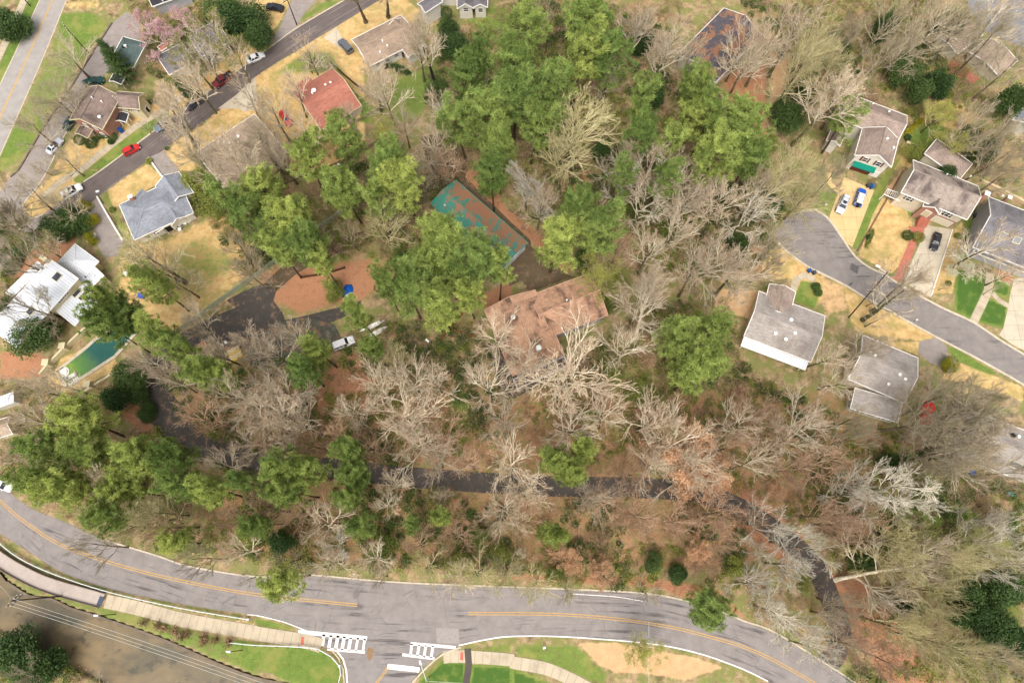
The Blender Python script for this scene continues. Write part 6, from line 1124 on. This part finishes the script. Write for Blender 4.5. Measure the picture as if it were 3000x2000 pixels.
# table: kind, overview x, y of the crown middle, crown radius (overview px), height m
T_ = []
def TT(kind, *rows):
    for r in rows: T_.append((kind, *r, *([None] * (4 - len(r)))))
TT('pine', (768, 325, 50), (700, 372, 50), (885, 362, 55), (930, 425, 55), (612, 445, 50), (655, 500, 55), (575, 500, 50), (705, 545, 50), (640, 575, 45), (790, 430, 45), (1225, 65, 55), (1190, 130, 60), (1265, 190, 65), (1180, 215, 60), (1115, 280, 60), (1060, 285, 50), (1225, 270, 50), (1095, 130, 38), (1060, 175, 40), (1360, 60, 60), (1410, 125, 55), (1330, 130, 55), (1145, 345, 45), (1130, 400, 40),
   (1700, 300, 62), (1650, 350, 58), (1580, 270, 45), (1455, 305, 42), (1720, 370, 45), (1600, 190, 40), (1275, 545, 60), (1365, 540, 60), (1325, 490, 50), (1020, 560, 60), (1085, 590, 60), (1035, 625, 50), (940, 670, 58), (1020, 700, 52), (1080, 680, 40), (975, 630, 48), (825, 722, 34), (885, 655, 36), (690, 845, 42), (728, 800, 32), (860, 800, 26), (655, 1075, 48), (705, 1070, 42), (665, 1130, 40), (808, 1050, 36), (812, 1105, 38), (800, 1160, 34), (830, 1215, 34),
   (1285, 1045, 42), (1330, 1040, 34), (1300, 1095, 34), (1560, 785, 52), (1620, 800, 55), (1590, 860, 52), (1640, 760, 40), (1632, 1400, 48, 15), (648, 1335, 46, 20), (340, 650, 42), (255, 700, 40), (235, 760, 42), (300, 745, 45), (365, 730, 40), (395, 800, 40), (462, 840, 42), (505, 855, 36), (175, 975, 58), (110, 1040, 50), (215, 1045, 48), (80, 1120, 50), (160, 1120, 50), (330, 1060, 48), (400, 1110, 48), (425, 1030, 40), (475, 1130, 45), (285, 1130, 45), (240, 1190, 38), (395, 1250, 38, 16), (1275, 1215, 30), (940, 1205, 26, 15), (1015, 1195, 26, 15), (590, 1200, 30), (1540, 420, 40), (1640, 250, 40))
TT('openpine', (870, 470, 45), (1480, 240, 45), (1545, 330, 45), (1420, 395, 40), (530, 470, 40), (745, 610, 40), (560, 1120, 36), (1950, 285, 48, 16), (1145, 625, 40, 22))
TT('ever', (550, 30, 48), (600, 70, 35), (8, 45, 45), (500, 15, 40), (72, 760, 50, 10), (155, 500, 42, 7), (120, 520, 34, 6), (1825, 265, 38), (1800, 240, 26), (1850, 210, 28), (2080, 150, 36), (2115, 200, 30), (2160, 185, 30), (2210, 70, 30), (2270, 340, 32), (2230, 310, 24), (2340, 230, 34, 14), (2250, 1420, 40), (2310, 1350, 50), (2300, 1450, 45), (2230, 1350, 36), (2350, 1480, 40), (1050, 100, 34), (1030, 60, 28), (1000, 200, 28), (300, 860, 40), (330, 905, 26, 5), (355, 935, 22, 5), (255, 905, 30), (30, 1500, 60), (80, 1545, 50), (1470, 80, 30), (1500, 210, 34), (1390, 340, 28), (1660, 440, 30), (1780, 470, 30), (1700, 560, 28), (1350, 590, 26), (930, 600, 30), (1000, 510, 24), (25, 700, 24), (1560, 1320, 24, 6), (1500, 1290, 22, 5), (640, 1240, 28), (2060, 1060, 26), (2140, 1290, 34), (1990, 1290, 30), (2090, 1390, 30), (2040, 50, 30), (2180, 420, 22), (420, 190, 22))
TT('olivebush', (1100, 1230, 24, 6), (1250, 1230, 26, 6), (880, 1255, 30, 6), (1050, 1290, 28, 5), (1400, 850, 30, 6), (1470, 900, 30, 6), (1350, 960, 26, 5), (1060, 1000, 18, 4), (1150, 1270, 24, 5), (560, 1235, 28, 6), (1540, 520, 30, 7), (1600, 600, 26, 6), (1390, 700, 24, 6), (1130, 430, 26, 6), (2130, 360, 24, 6), (2100, 340, 20, 5), (440, 420, 34, 6), (470, 390, 30, 6), (480, 470, 30, 7), (1700, 1300, 24, 5), (1280, 1320, 24, 5), (770, 660, 26, 6), (920, 580, 20, 6), (1770, 330, 28, 8), (1460, 470, 24, 7), (1510, 570, 24, 7), (1420, 640, 22, 6), (2060, 1250, 30, 7), (2140, 1100, 26, 6))
TT('yellowbush', (207, 505, 17, 3), (190, 470, 15, 3), (204, 545, 15, 3), (2182, 838, 18, 3.2))
TT('brownbush', (1420, 1190, 28, 5), (1480, 1210, 30, 5), (1550, 1220, 30, 5), (1600, 1180, 28, 5), (1380, 1240, 26, 5), (330, 1080, 24, 5), (730, 1210, 26, 4), (1000, 1040, 26, 5), (1700, 900, 26, 5), (1050, 200, 24, 5), (2010, 230, 30, 6), (1480, 820, 24, 5), (2280, 1180, 30, 5), (2100, 1010, 24, 5), (1620, 1290, 28, 5))
TT('beech', (1310, 1290, 28, 9), (1385, 1310, 26, 7), (1600, 1265, 26, 9), (1780, 1130, 20, 7), (1290, 960, 14, 6), (1540, 1000, 28, 6), (1600, 1060, 30, 6), (1500, 960, 22, 5), (1650, 1110, 22, 5), (1230, 1010, 14, 5))
TT('beech', (1570, 1035, 62, 17), (1620, 1090, 50, 14)); TT('pale', (2290, 980, 60), (2240, 1040, 56), (470, 300, 40), (560, 420, 36), (800, 260, 30), (690, 190, 30), (2330, 30, 44), (2180, 20, 40), (620, 800, 44), (670, 770, 36), (560, 790, 36), (1925, 1420, 34, 15), (1960, 1500, 34, 14), (1500, 560, 46), (860, 880, 50), (1400, 950, 54), (980, 1080, 44), (1350, 1140, 44), (850, 1290, 36, 15), (1050, 1330, 34, 13), (340, 820, 40), (1000, 870, 46)); TT('grey', (600, 320, 40), (480, 350, 36), (2310, 340, 44), (1240, 20, 30), (1930, 380, 36))
TT('pink', (355, 75, 36, 11), (415, 35, 30, 11), (320, 40, 24, 9)); TT('blossom', (2220, 610, 24, 6), (2205, 575, 14, 4), (1200, 1270, 10, 3)); TT('bud', (1385, 625, 46, 15), (880, 300, 26, 9), (1500, 1445, 34, 12), (1270, 560, 18, 9), (2160, 260, 34, 10), (2200, 330, 34, 10)); TT('cedar', (255, 150, 36, 12)); TT('mistle', (470, 55, 36), (425, 125, 34), (525, 105, 30), (90, 560, 30, 13))
TT('pale', (430, 175, 34), (375, 205, 33), (545, 200, 30), (615, 235, 44), (580, 290, 45), (515, 330, 50), (560, 370, 45), (635, 345, 38), (690, 290, 34), (700, 100, 26), (880, 195, 42), (920, 260, 34), (850, 170, 34), (1085, 190, 34), (1010, 230, 34), (995, 320, 44), (955, 85, 44), (1390, 165, 30), (1470, 50, 44), (1515, 110, 44), (1545, 60, 34), (1670, 55, 44), (1725, 120, 42), (1770, 90, 50), (1830, 60, 55), (1900, 225, 62), (1960, 200, 46), (1430, 365, 46), (1500, 350, 46), (1560, 400, 46), (1590, 445, 52), (1660, 470, 50), (1480, 450, 50), (1745, 430, 46), (1560, 510, 50), (1640, 585, 66), (1700, 610, 56), (1600, 620, 44), (1485, 680, 60), (1440, 790, 52), (1240, 460, 36), (1160, 760, 55), (1210, 830, 48), (1285, 880, 95), (1300, 960, 60), (1125, 880, 56), (1160, 960, 44), (950, 880, 62), (925, 950, 66), (970, 1010, 60), (810, 930, 38), (640, 890, 62), (590, 940, 58), (520, 900, 56), (680, 950, 46), (450, 870, 42), (560, 1040, 46), (500, 1060, 42), (1175, 1060, 62), (1150, 1160, 56), (1220, 1120, 42), (1020, 1130, 26, 14), (905, 1100, 32), (880, 1160, 30), (1560, 1010, 75), (1610, 1080, 68), (1500, 960, 52), (1510, 1050, 44), (1700, 950, 48), (1870, 960, 60), (1830, 1010, 46), (1740, 1060, 46), (2050, 830, 34), (1900, 800, 34), (1950, 860, 34), (730, 1200, 46), (750, 1290, 44), (540, 1270, 36), (490, 800, 36), (440, 740, 38), (380, 870, 34), (50, 960, 44), (60, 880, 44), (130, 880, 38), (20, 1050, 40), (2090, 660, 46, 20), (2300, 545, 50), (2330, 620, 30, 12))
TT('olive', (1315, 275, 84, 21), (1290, 330, 50), (1850, 130, 60), (1920, 130, 55), (1880, 60, 45), (1830, 370, 50), (1790, 420, 46), (1870, 440, 44), (2060, 1240, 55), (2110, 1300, 58), (2170, 1360, 56), (2210, 1290, 56), (2150, 1240, 46), (2280, 1270, 50), (2080, 1440, 44), (2160, 1480, 50), (2240, 1500, 46), (1100, 1315, 44, 16), (1240, 1340, 36, 15), (1160, 1325, 38, 15), (980, 1300, 34, 14), (310, 1190, 44), (250, 1210, 40), (350, 1180, 40), (180, 1190, 34), (870, 500, 46, 19), (1300, 1375, 26, 12), (1545, 1000, 40), (900, 830, 34))
TT('white', (1740, 1350, 46, 16), (1790, 1190, 46), (1875, 1235, 52), (1825, 1300, 46), (1800, 1410, 42), (1850, 1440, 50), (1890, 1500, 40), (2000, 1100, 46), (2060, 1120, 60), (2110, 1150, 50), (1960, 1130, 40), (2310, 1240, 52), (2290, 1200, 40), (1530, 440, 45), (1210, 430, 34, 14), (1440, 400, 40), (2330, 1310, 40), (1720, 480, 40), (450, 110, 30), (760, 1250, 34, 14), (1380, 620, 20, 10))
TT('grey', (150, 120, 48, 12), (110, 210, 48, 12), (75, 290, 50, 12), (165, 250, 34, 10), (200, 220, 26, 9), (145, 365, 34, 10), (90, 380, 20, 6), (60, 440, 40, 12), (130, 460, 40, 14), (20, 590, 50), (60, 640, 46), (15, 490, 30), (2180, 920, 66), (2240, 950, 62), (2280, 900, 46), (2130, 960, 56), (2230, 1010, 56), (2300, 990, 50), (2180, 1040, 52), (1975, 960, 34), (1990, 1000, 40), (2270, 1060, 44), (2140, 1090, 44), (2060, 20, 46), (2150, 50, 46), (2230, 40, 46), (2300, 60, 50), (2340, 130, 46), (2100, 90, 36), (2300, 290, 44), (2240, 280, 40), (2330, 380, 36), (2340, 1080, 34), (1990, 1390, 40), (2330, 1530, 40), (350, 600, 46, 15), (400, 640, 40, 15), (300, 590, 34, 13), (530, 560, 34), (560, 610, 34), (1790, 540, 40), (1770, 600, 40), (1590, 130, 34), (1130, 1200, 30), (700, 130, 20, 8), (745, 145, 22, 7), (960, 400, 30), (1000, 360, 30), (450, 1290, 34), (200, 1260, 34), (640, 1290, 30), (870, 1330, 24, 12), (2040, 110, 36), (1960, 70, 40), (40, 1560, 34, 12), (230, 1560, 20, 6))
TT('brown', (1760, 960, 46), (1680, 1020, 46), (1900, 1060, 46), (1820, 1070, 40), (1660, 1180, 40), (1390, 1120, 36), (1450, 1100, 40), (780, 1000, 40), (720, 1020, 34), (850, 1020, 40), (1020, 1000, 40), (1080, 1060, 36), (460, 960, 40), (620, 1010, 40), (610, 1170, 36), (540, 1180, 36), (690, 1180, 34), (1480, 1180, 40), (1560, 1200, 36), (1380, 900, 36), (1330, 830, 30), (1200, 1200, 36), (1050, 1230, 34), (950, 1260, 34), (1740, 1180, 30), (1660, 1240, 34), (1420, 560, 30), (1190, 50, 30), (1940, 1200, 40), (1900, 1180, 40), (1030, 370, 30), (380, 1210, 34), (2000, 1180, 40), (1980, 1480, 34), (2060, 1520, 40))
TT('thin', (2020, 730, 26, 8), (610, 640, 22, 9), (2175, 655, 14, 4), (2290, 660, 16, 6), (1960, 780, 26, 9), (1680, 690, 30), (780, 1150, 26), (560, 1330, 20, 8), (1500, 1370, 30, 14), (1560, 740, 22), (730, 520, 26), (790, 520, 26), (330, 290, 16, 5), (2010, 690, 18, 5))
LOOK = {'pine': ('green pine', 'pine'), 'openpine': ('open-crowned pine', 'pine'), 'ever': ('dark evergreen tree', 'tree'), 'olivebush': ('olive-green bush', 'bush'), 'yellowbush': ('yellow-green shrub', 'shrub'), 'brownbush': ('brown twiggy bush', 'bush'), 'beech': ('orange dry-leaved beech', 'tree'), 'pink': ('pink blossoming magnolia', 'tree'), 'blossom': ('white blossoming tree', 'tree'), 'bud': ('yellow-green budding tree', 'tree'), 'cedar': ('twin-topped dark green cedar', 'tree'), 'mistle': ('pale bare tree with mistletoe tufts', 'tree'),
        'pale': ('pale bare tree', 'tree'), 'olive': ('olive-tinged bare tree', 'tree'), 'white': ('white-barked bare tree', 'tree'), 'grey': ('grey fine-twigged bare tree', 'tree'), 'brown': ('brownish bare tree', 'tree'), 'thin': ('sparse bare tree', 'tree')}
NAME = {'pine': 'pine_tree', 'openpine': 'pine_tree', 'ever': 'evergreen_tree', 'olivebush': 'bush', 'yellowbush': 'shrub', 'brownbush': 'bush', 'beech': 'beech_tree', 'pink': 'magnolia_tree', 'blossom': 'blossom_tree', 'bud': 'budding_tree', 'cedar': 'cedar_tree'}
MARK = [('brick house', 245, 270), ('teal-grey hip roof', 300, 120), ('grey house', 400, 130), ('charcoal roofed house', 480, 80), ('long tan-roofed house', 880, 110), ('red-roofed house', 740, 230), ('dusty roofed house', 555, 340), ('blue-grey roofed house', 350, 480), ('white metal-roofed house', 130, 680), ('green pool', 200, 830), ('white house at the top edge', 1030, 15),
        ('leaf-strewn dark roof', 1640, 120), ('copper-roofed house', 1240, 750), ('green-roofed garage', 1110, 530), ('shuttered house', 2010, 320), ('bay-windowed tan house', 2170, 440), ('dormer house', 2300, 520), ('grey bungalow', 1800, 770), ('sunroom house', 2060, 880), ('corner bungalow', 2260, 1010), ('flat tan house', 2240, 110), ('blue tarpaulin', 798, 668), ('white van by the canoes', 785, 790),
        ('zebra crossing', 860, 1475), ('left bend of the estate drive', 370, 920), ('start of the estate drive', 1890, 1340), ('creek boardwalk', 150, 1330), ('court road', 1950, 600), ('highway', 60, 180), ('white storage chest', 840, 690), ('garden shed', 1010, 238), ('sport court', 680, 780), ('middle of the estate drive', 1250, 1115), ('bend of the main road', 200, 1280), ('red parasols', 2130, 950), ('right-hand dirt verge', 1930, 1530), ('drive behind the green garage', 1040, 380), ('leafy clearing near the shuttered house', 1760, 210), ('straight of the main road', 1200, 1400), ('orange leaf patch', 1600, 1080)]
def where(x, y):
    b = min(MARK, key=lambda m: (m[1] - x) ** 2 + (m[2] - y) ** 2); dx, dy = x - b[1], y - b[2]; ds = math.hypot(dx, dy)
    if ds < 45: return 'beside', b[0], ds
    return ('right of' if dx > 0 else 'left of') if abs(dx) > abs(dy) else ('below' if dy > 0 else 'above'), b[0], ds
rt = random.Random(77); cnt = {}; inst = []
for kind, x, y, rad, h in T_:
    PR = PROTO[kind]; k = cnt.get(kind, 0); cnt[kind] = k + 1; pr, H0, R0 = PR[k % len(PR)]
    if kind in ('ever', 'brownbush', 'olivebush', 'yellowbush'): h = h or 9
    bare = kind in ('pale', 'olive', 'grey', 'brown', 'white', 'thin', 'mistle', 'bud', 'pink', 'blossom', 'beech'); h = h or (rt.uniform(19, 25) if kind in ('pine', 'openpine') else min(24, 10.5 + rad * .22))
    p = W(*v(x, y), h * (.78 if not (kind in ('ever', 'brownbush', 'olivebush', 'yellowbush', 'cedar')) else .6)); d = (CAMH - h * .75) / ct; e = W(*v(x + rad, y), p.z); rw = (e - p).length * (1.34 if kind in ('pale', 'olive', 'white', 'brown') and rad > 33 else (1.28 if bare else 1.24))
    bx, by = freespot(p.x, p.y); inst.append([kind, x, y, pr, (bx, by, 0), rw / R0, h / H0, rt.uniform(0, 6.28), rt.random(), rad])
grp = {}
for it in inst:
    look = LOOK[it[0]][0]; sz = 'tall ' if it[9] > 52 and 'bush' not in look else ('small ' if it[9] < 30 and 'bush' not in look and 'shrub' not in look and 'young' not in look else ''); rel, mk, ds = where(it[1], it[2]); it += [sz + look, rel, mk, ds]; grp.setdefault((sz + look, rel, mk), []).append(it)
ORD = ['nearest', 'second nearest', 'third nearest', 'fourth nearest', 'fifth nearest', 'sixth nearest', 'seventh nearest', 'eighth nearest', 'ninth nearest', 'tenth nearest', 'eleventh nearest']
for key, L_ in grp.items():
    L_.sort(key=lambda i: i[-1])
    for j, it in enumerate(L_):
        rel, mk = it[-3], it[-2]; where_ = f'{rel} the {mk}' if not mk.startswith('left bend') else f'{rel} the {mk}'
        it.append(f'{key[0]} {where_}' if len(L_) == 1 else f'{key[0]}, {ORD[j]} {where_}')
GN = {'pine': 'pines among the houses', 'openpine': 'pines among the houses', 'ever': 'evergreens in the wood', 'olivebush': 'bushes under the trees', 'brownbush': 'bushes under the trees'}
used = set()
for it in inst:
    pr = it[3]; o = pr if id(pr) not in used else copy_tree(pr)
    if o is pr: used.add(id(pr))
    o.name = NAME.get(it[0], 'bare_tree'); o.location = it[4]; o.rotation_euler = (rt.uniform(-.05, .05), rt.uniform(-.05, .05), it[7]); o.scale = (it[5], it[5], it[6])
    tag(o, it[-1], LOOK[it[0]][1], GN.get(it[0], 'bare trees of the hillside' if LOOK[it[0]][1] == 'tree' and 'bare' in LOOK[it[0]][0] else None))
# individually leaning giants
def giant(seed, base, top, rad, bark, label, trunk=None, **k):
    b, t = W(*base), W(*top, 19); b.z = 0; t.z = 0; r = empty('bare_tree', b, 0, label, 'tree', 'bare trees of the hillside'); g = Bare(seed, **k); lean = (t - b) / 20.0
    sh = lambda L_: [tuple([a[0] * rad + a[2] * lean.x, a[1] * rad + a[2] * lean.y, a[2], a[3] * rad + a[5] * lean.x, a[4] * rad + a[5] * lean.y, a[5], a[6] * (1.1 if rad > .9 else 1.25), a[7] * 1.1]) for a in L_]
    tubes_mesh('trunk', sh(g.tr), trunk or m_trunk, r, 9); tubes_mesh('branches', sh(g.cr), [m_bark[bark], m_twig[bark]], r, 3)
giant(501, q(3, 1, 870, 1370), q(3, 1, 1400, 1010), .85, 'pale', 'large mossy bare tree leaning across the court road from its round bed', trunk=m_fork, fork=.4, counts=(8, 5, 5, 4))
giant(502, q(3, 3, 620, 620), q(3, 3, 1500, 450), 1.0, 'pale', 'huge pale forked tree beside the start of the estate drive', trunk=m_bark['pale'], fork=.25, wig=.22, counts=(10, 8, 6, 4))
giant(503, q(0, 1, 1710, 1030), q(0, 1, 1250, 740), .75, 'olive', 'big dark-trunked bare tree on the lawn below the blue-grey house', fork=.3, counts=(9, 6, 5, 4))
giant(504, q(0, 1, 275, 640), q(0, 1, -60, 300), .7, 'grey', 'dark-trunked bare tree at the hedge by the service road bend', fork=.4)
giant(505, q(1, 0, 1660, 800), q(1, 0, 1480, 280), .55, 'pale', 'bare tree with a black leaning trunk right of the long tan house', trunk=plain('black_bark', (44, 38, 34), .95, .3, 3), fork=.5)
giant(506, q(2, 1, 1120, 1568), q(2, 1, 1330, 1080), .75, 'pale', 'pale straight-stemmed bare tree just right of the copper roof wing', trunk=m_bark['pale'], fork=.35, wig=.18)
giant(507, q(1, 0, 1010, 205), q(1, 0, 925, -70), .5, 'grey', 'thick brown trunk rising on the tan lawn by the upper street', trunk=m_trunk, fork=.7); giant(508, q(1, 0, 1215, 155), q(1, 0, 1200, -90), .5, 'grey', 'slim brown trunk at the top edge right of the thick one', fork=.7)
giant(509, q(1, 2, 600, 850), q(1, 2, 150, 640), .9, 'pale', 'bare tree whose dark trunk leans left over the red leaf slope', fork=.45); giant(510, q(0, 0, 1810, 1350), q(0, 0, 1560, 930), .6, 'pale', 'forked dark-trunked tree between dusty roof and dark street', fork=.35, trunk=m_fork)
giant(511, q(0, 2, 427 * 3.136 * 0 + 1340, 1320), q(0, 2, 930, 1250), .55, 'grey', 'bare tree with dark trunk inside the left pine thicket', fork=.5); giant(512, q(2, 1, 400, 410), q(2, 1, 60, 60), .5, 'white', 'dead-looking tree with thick pale mossy trunk above the garage pine', trunk=m_bark['pale'], fork=.3)
# ---- undergrowth: saplings, leafy clumps, nobody could count them
rng = np.random.default_rng(9)
WOOD = [V((0, 880), (130, 900), (340, 850), (450, 800), (560, 850), (740, 800), (880, 740), (1090, 740), (1180, 900), (1300, 860), (1410, 760), (1480, 700), (1660, 680), (1730, 860), (1940, 960), (2060, 990), (2352, 1100), (2352, 1568), (1930, 1568), (1900, 1500), (1650, 1385), (1200, 1320), (700, 1300), (400, 1265), (100, 1170), (0, 1100)),
        V((420, 420), (600, 380), (700, 300), (1000, 380), (1070, 330), (980, 180), (1050, 60), (1200, 0), (1560, 0), (1560, 120), (1650, 230), (1740, 330), (1780, 480), (1850, 500), (1750, 600), (1640, 650), (1430, 620), (1240, 560), (1080, 420), (1000, 480), (960, 640), (860, 590), (640, 600), (560, 640), (480, 500)), V((1700, 0), (2150, 0), (2230, 200), (2352, 260), (2352, 420), (2280, 430), (2130, 280), (1930, 230), (1780, 130)), V((0, 480), (60, 500), (40, 720), (0, 740)), V((280, 0), (520, 0), (600, 60), (560, 110), (420, 210), (330, 160), (330, 60)), V((0, 1440), (130, 1500), (260, 1568), (0, 1568))]
def scatter(n, dens=None):
    out = []
    for poly in WOOD:
        pw_ = [(p.x, p.y) for p in G(poly)]; xs = [p[0] for p in pw_]; ys = [p[1] for p in pw_]; A = (max(xs) - min(xs)) * (max(ys) - min(ys)); m = int(n * A / 100.0); X = rng.uniform(min(xs), max(xs), m); Y = rng.uniform(min(ys), max(ys), m); ok = inside(pw_, X, Y)
        for o_ in OBST + ROADS + [cw]: ok &= ~inside(o_, X, Y)
        out.append(np.stack([X[ok], Y[ok]], 1))
    return np.concatenate(out)
def noise2(P, s, seed):
    g = np.random.default_rng(seed).normal(size=(6, 4)); a = np.zeros(len(P))
    for k in range(6): a += np.sin(P[:, 0] * g[k, 0] * s + P[:, 1] * g[k, 1] * s + g[k, 2] * 6)
    return a / 6
P = scatter(46); P = P[noise2(P, .16, 3) > -.06][:9500]
def clumps(P, per, rad, hgt, size, mat, name, seed, label=None):
    r_ = np.random.default_rng(seed); m = len(P); R1 = r_.uniform(.5, 1.4, m) * rad; Q_ = np.repeat(P, per, 0); u = r_.normal(size=(m * per, 3)); u /= np.linalg.norm(u, axis=1)[:, None]; u *= r_.uniform(.5, 1.05, (m * per, 1)); RR = np.repeat(R1, per)[:, None]; pts = np.empty((m * per, 3)); pts[:, :2] = Q_ + u[:, :2] * RR; pts[:, 2] = np.abs(u[:, 2]) * RR[:, 0] * hgt + .08
    tone = np.clip(np.repeat(r_.random(m), per) * .6 + r_.random(m * per) * .4, 0, 1); o = cloud_mesh(name, pts, r_, size, mat, None, tone=tone); tag(o, kind='stuff'); return o
clumps(P, 55, 1.0, 1.0, (.34, .22), m_olv, 'undergrowth', 1); P2 = scatter(26); P2 = P2[noise2(P2, .12, 8) > .06][:4600]; clumps(P2, 80, 1.2, 1.3, (.36, .26), m_ever, 'undergrowth', 2)
P3 = scatter(45); P3 = P3[:9000]; clumps(P3, 22, 1.3, .12, (.22, .16), m_orange, 'fallen_leaves', 3)
P4 = scatter(40)[:8500]; segs = []; r_ = np.random.default_rng(12)
for x, y in P4:
    h = r_.uniform(1, 3.6)
    for k in range(5):
        a = r_.uniform(0, 6.28); t = r_.uniform(.15, .6); e = (x + math.cos(a) * h * t, y + math.sin(a) * h * t, h * r_.uniform(.7, 1)); segs.append((x, y, 0, *e, .025, .014))
        for _ in range(3):
            f = r_.uniform(.35, .95); b0 = (x + (e[0] - x) * f, y + (e[1] - y) * f, e[2] * f); segs.append((*b0, b0[0] + r_.normal() * .4, b0[1] + r_.normal() * .4, b0[2] + r_.uniform(.1, .7), .018, .012))
o = tubes_mesh('brushwood', segs, m_bark['brown']); tag(o, kind='stuff')
# ---- hedges and garden shrubs
def hedge(pts, wd, h, mat, label, seed):
    L_ = spline(G(pts), .5); rg = np.random.default_rng(seed); B_ = np.array([(p.x, p.y) for p in L_]); m = int(len(B_) * 60 * wd); i = rg.integers(0, len(B_), m); ph = rg.uniform(0, math.pi, m); rr = rg.uniform(.75, 1.05, m); lump = 1 + .22 * np.sin(i * .9) ; pts_ = np.stack([B_[i, 0] + np.cos(ph) * wd / 2 * rr * lump + rg.normal(size=m) * .12, B_[i, 1] + rg.normal(size=m) * .3 + np.cos(ph) * wd * .15, .15 + np.sin(ph) * h * rr * lump], 1)
    r = empty('hedge', (B_[0][0], B_[0][1], 0), 0, label, 'hedge'); pts_ -= np.array([B_[0][0], B_[0][1], 0]); cloud_mesh('foliage', pts_, rg, (.3, .22), mat, r); tubes_mesh('stems', [(B_[k][0] - B_[0][0], B_[k][1] - B_[0][1], 0, B_[k][0] - B_[0][0], B_[k][1] - B_[0][1], h * .7, .06, .03) for k in range(0, len(B_), 2)], m_trunk, r, 4)
hedge(Q(0, 1, (500, 530), (400, 580), (280, 690), (180, 840), (90, 970)), 2.6, 2.4, m_ever, 'long dark clipped hedge between service road and the red mulch bed', 1); hedge(Q(0, 0, (900, 1290), (960, 1265), (1010, 1250)), 1.2, 1.0, m_ever, 'low clipped hedge along the brick house front', 2); hedge(Q(0, 0, (1310, 1040), (1370, 960)), 1.4, 1.6, m_ever, 'leafy hedge at the cream gable end of the brick house', 3); hedge(Q(1, 0, (1180, 640), (1260, 620), (1400, 690)), 1.6, 1.2, m_ever, 'evergreen planting along the rear wall of the long tan house', 4)
hedge(Q(3, 0, (1270, 1230), (1330, 1170), (1400, 1120)), 1.4, 1.0, m_yel_l, 'yellow flowering hedge behind the shuttered house', 5); hedge(Q(3, 1, (930, 640), (950, 560), (900, 700)), .8, .6, m_olv, 'low planting strip along the brick edge of the tan lawn', 6)
def shrub(c, rad, h, mat, label, seed, tall=False):
    p = W(*c, h * .5); r = empty('garden_shrub', (p.x, p.y, 0), 0, label, 'shrub'); rg = np.random.default_rng(seed); m = 900; u = rg.normal(size=(m, 3)); u /= np.linalg.norm(u, axis=1)[:, None]; u *= rg.uniform(.75, 1.06, (m, 1)); pts_ = np.stack([u[:, 0] * rad, u[:, 1] * rad, np.abs(h * .5 + u[:, 2] * h * .5) + .05], 1); cloud_mesh('foliage', pts_, rg, (.22, .18), mat, r); tubes_mesh('stem', [(0, 0, 0, 0, 0, h * .6, .06, .03)], m_trunk, r, 5)
for i, (c, rad, h, mt, l) in enumerate(((q(0, 0, 730, 1285), 1.3, 2.2, m_ever, 'round dark shrub left of the brick house porch'), (q(0, 0, 840, 1315), 1.5, 1.1, m_ever, 'low wide shrub in front of the brick house porch'), (q(0, 0, 1030, 1255), 1.1, 1.8, m_ever, 'round shrub at the brick house corner'), (q(0, 0, 1020, 1300), .8, .9, m_ever, 'small round shrub below the brick house corner'), (q(0, 0, 1370, 1480), .8, 1.0, m_olv, 'small shrub beside the dark parking pad wall'), (q(0, 0, 1535, 1365), .5, .7, m_ever, 'tiny shrub at the corner of the dark parking pad'),
    (q(3, 1, 1285, 595), 1.3, 1.6, m_ever, 'round clipped shrub left of the red brick path'), (q(3, 1, 1385, 610), 1.3, 1.6, m_olv, 'round olive shrub right of the red brick path'), (q(3, 1, 440, 1065), 1.0, 1.4, m_ever, 'upper round shrub on the bungalow lawn'), (q(3, 1, 462, 1120), .9, 1.2, m_ever, 'lower round shrub on the bungalow lawn'), (q(3, 1, 1750, 600), .8, 1.0, m_olv, 'small shrub on the dry strip beside the pale drive'), (q(3, 1, 1660, 1035), .6, .7, m_olv, 'tiny shrub low on the dry strip'), (q(3, 0, 1285, 1265), .8, 1.2, m_ever, 'blue-green shrub at the shuttered house back corner'), (q(3, 1, 925, 610), .6, .8, m_ever, 'green shrub at the stony edge of the tan lawn'),
    (q(1, 2, 1850, 1000), 1.4, 1.6, m_olv, 'bright green shrub on the leafy slope above the estate drive'), (q(3, 2, 1680, 210), 1.9, 2.4, m_olv, 'large round green shrub beside the sunroom house drive'), (q(1, 0, 530, 560), .9, 1.0, m_olv, 'small shrub on the lawn left of the rock ring'), (q(0, 1, 1030, 360), .7, .9, m_olv, 'shrub at the left corner of the blue-grey roof'), (q(1, 0, 1750, 120), 1.5, 3.0, m_ever, 'tall shrub against the white top-edge house'))): shrub(c, rad, h, mt, l, i)
# dormant brush heaps on the creek lawn
for i, (x, y) in enumerate(((1330, 1015), (1450, 1040), (1510, 1070), (1600, 1100), (1660, 1140), (1720, 1120), (1870, 1150), (1990, 1170), (2100, 1195), (1880, 1190))):
    p = W(*q(0, 3, x, y), .4); r = empty('dormant_shrub', (p.x, p.y, 0), 0, f'reddish dormant shrub on the creek lawn, {("first","second","third","fourth","fifth","sixth","seventh","ninth","tenth","eighth")[i]} from the left', 'shrub', 'dormant shrubs on the creek lawn'); rg = np.random.default_rng(i); sg = [(0, 0, 0, *(rg.normal(size=3) * (.55, .55, .1) + (0, 0, .8)), .03, .015) for _ in range(60)]; tubes_mesh('twigs', sg, plain('red_twig', (110, 72, 56), .9) if i == 0 else bpy.data.materials['red_twig'], r); cloud_mesh('leaves', np.array([s_[3:6] for s_ in sg]), rg, (.3, .18), m_brn, r, per=4)
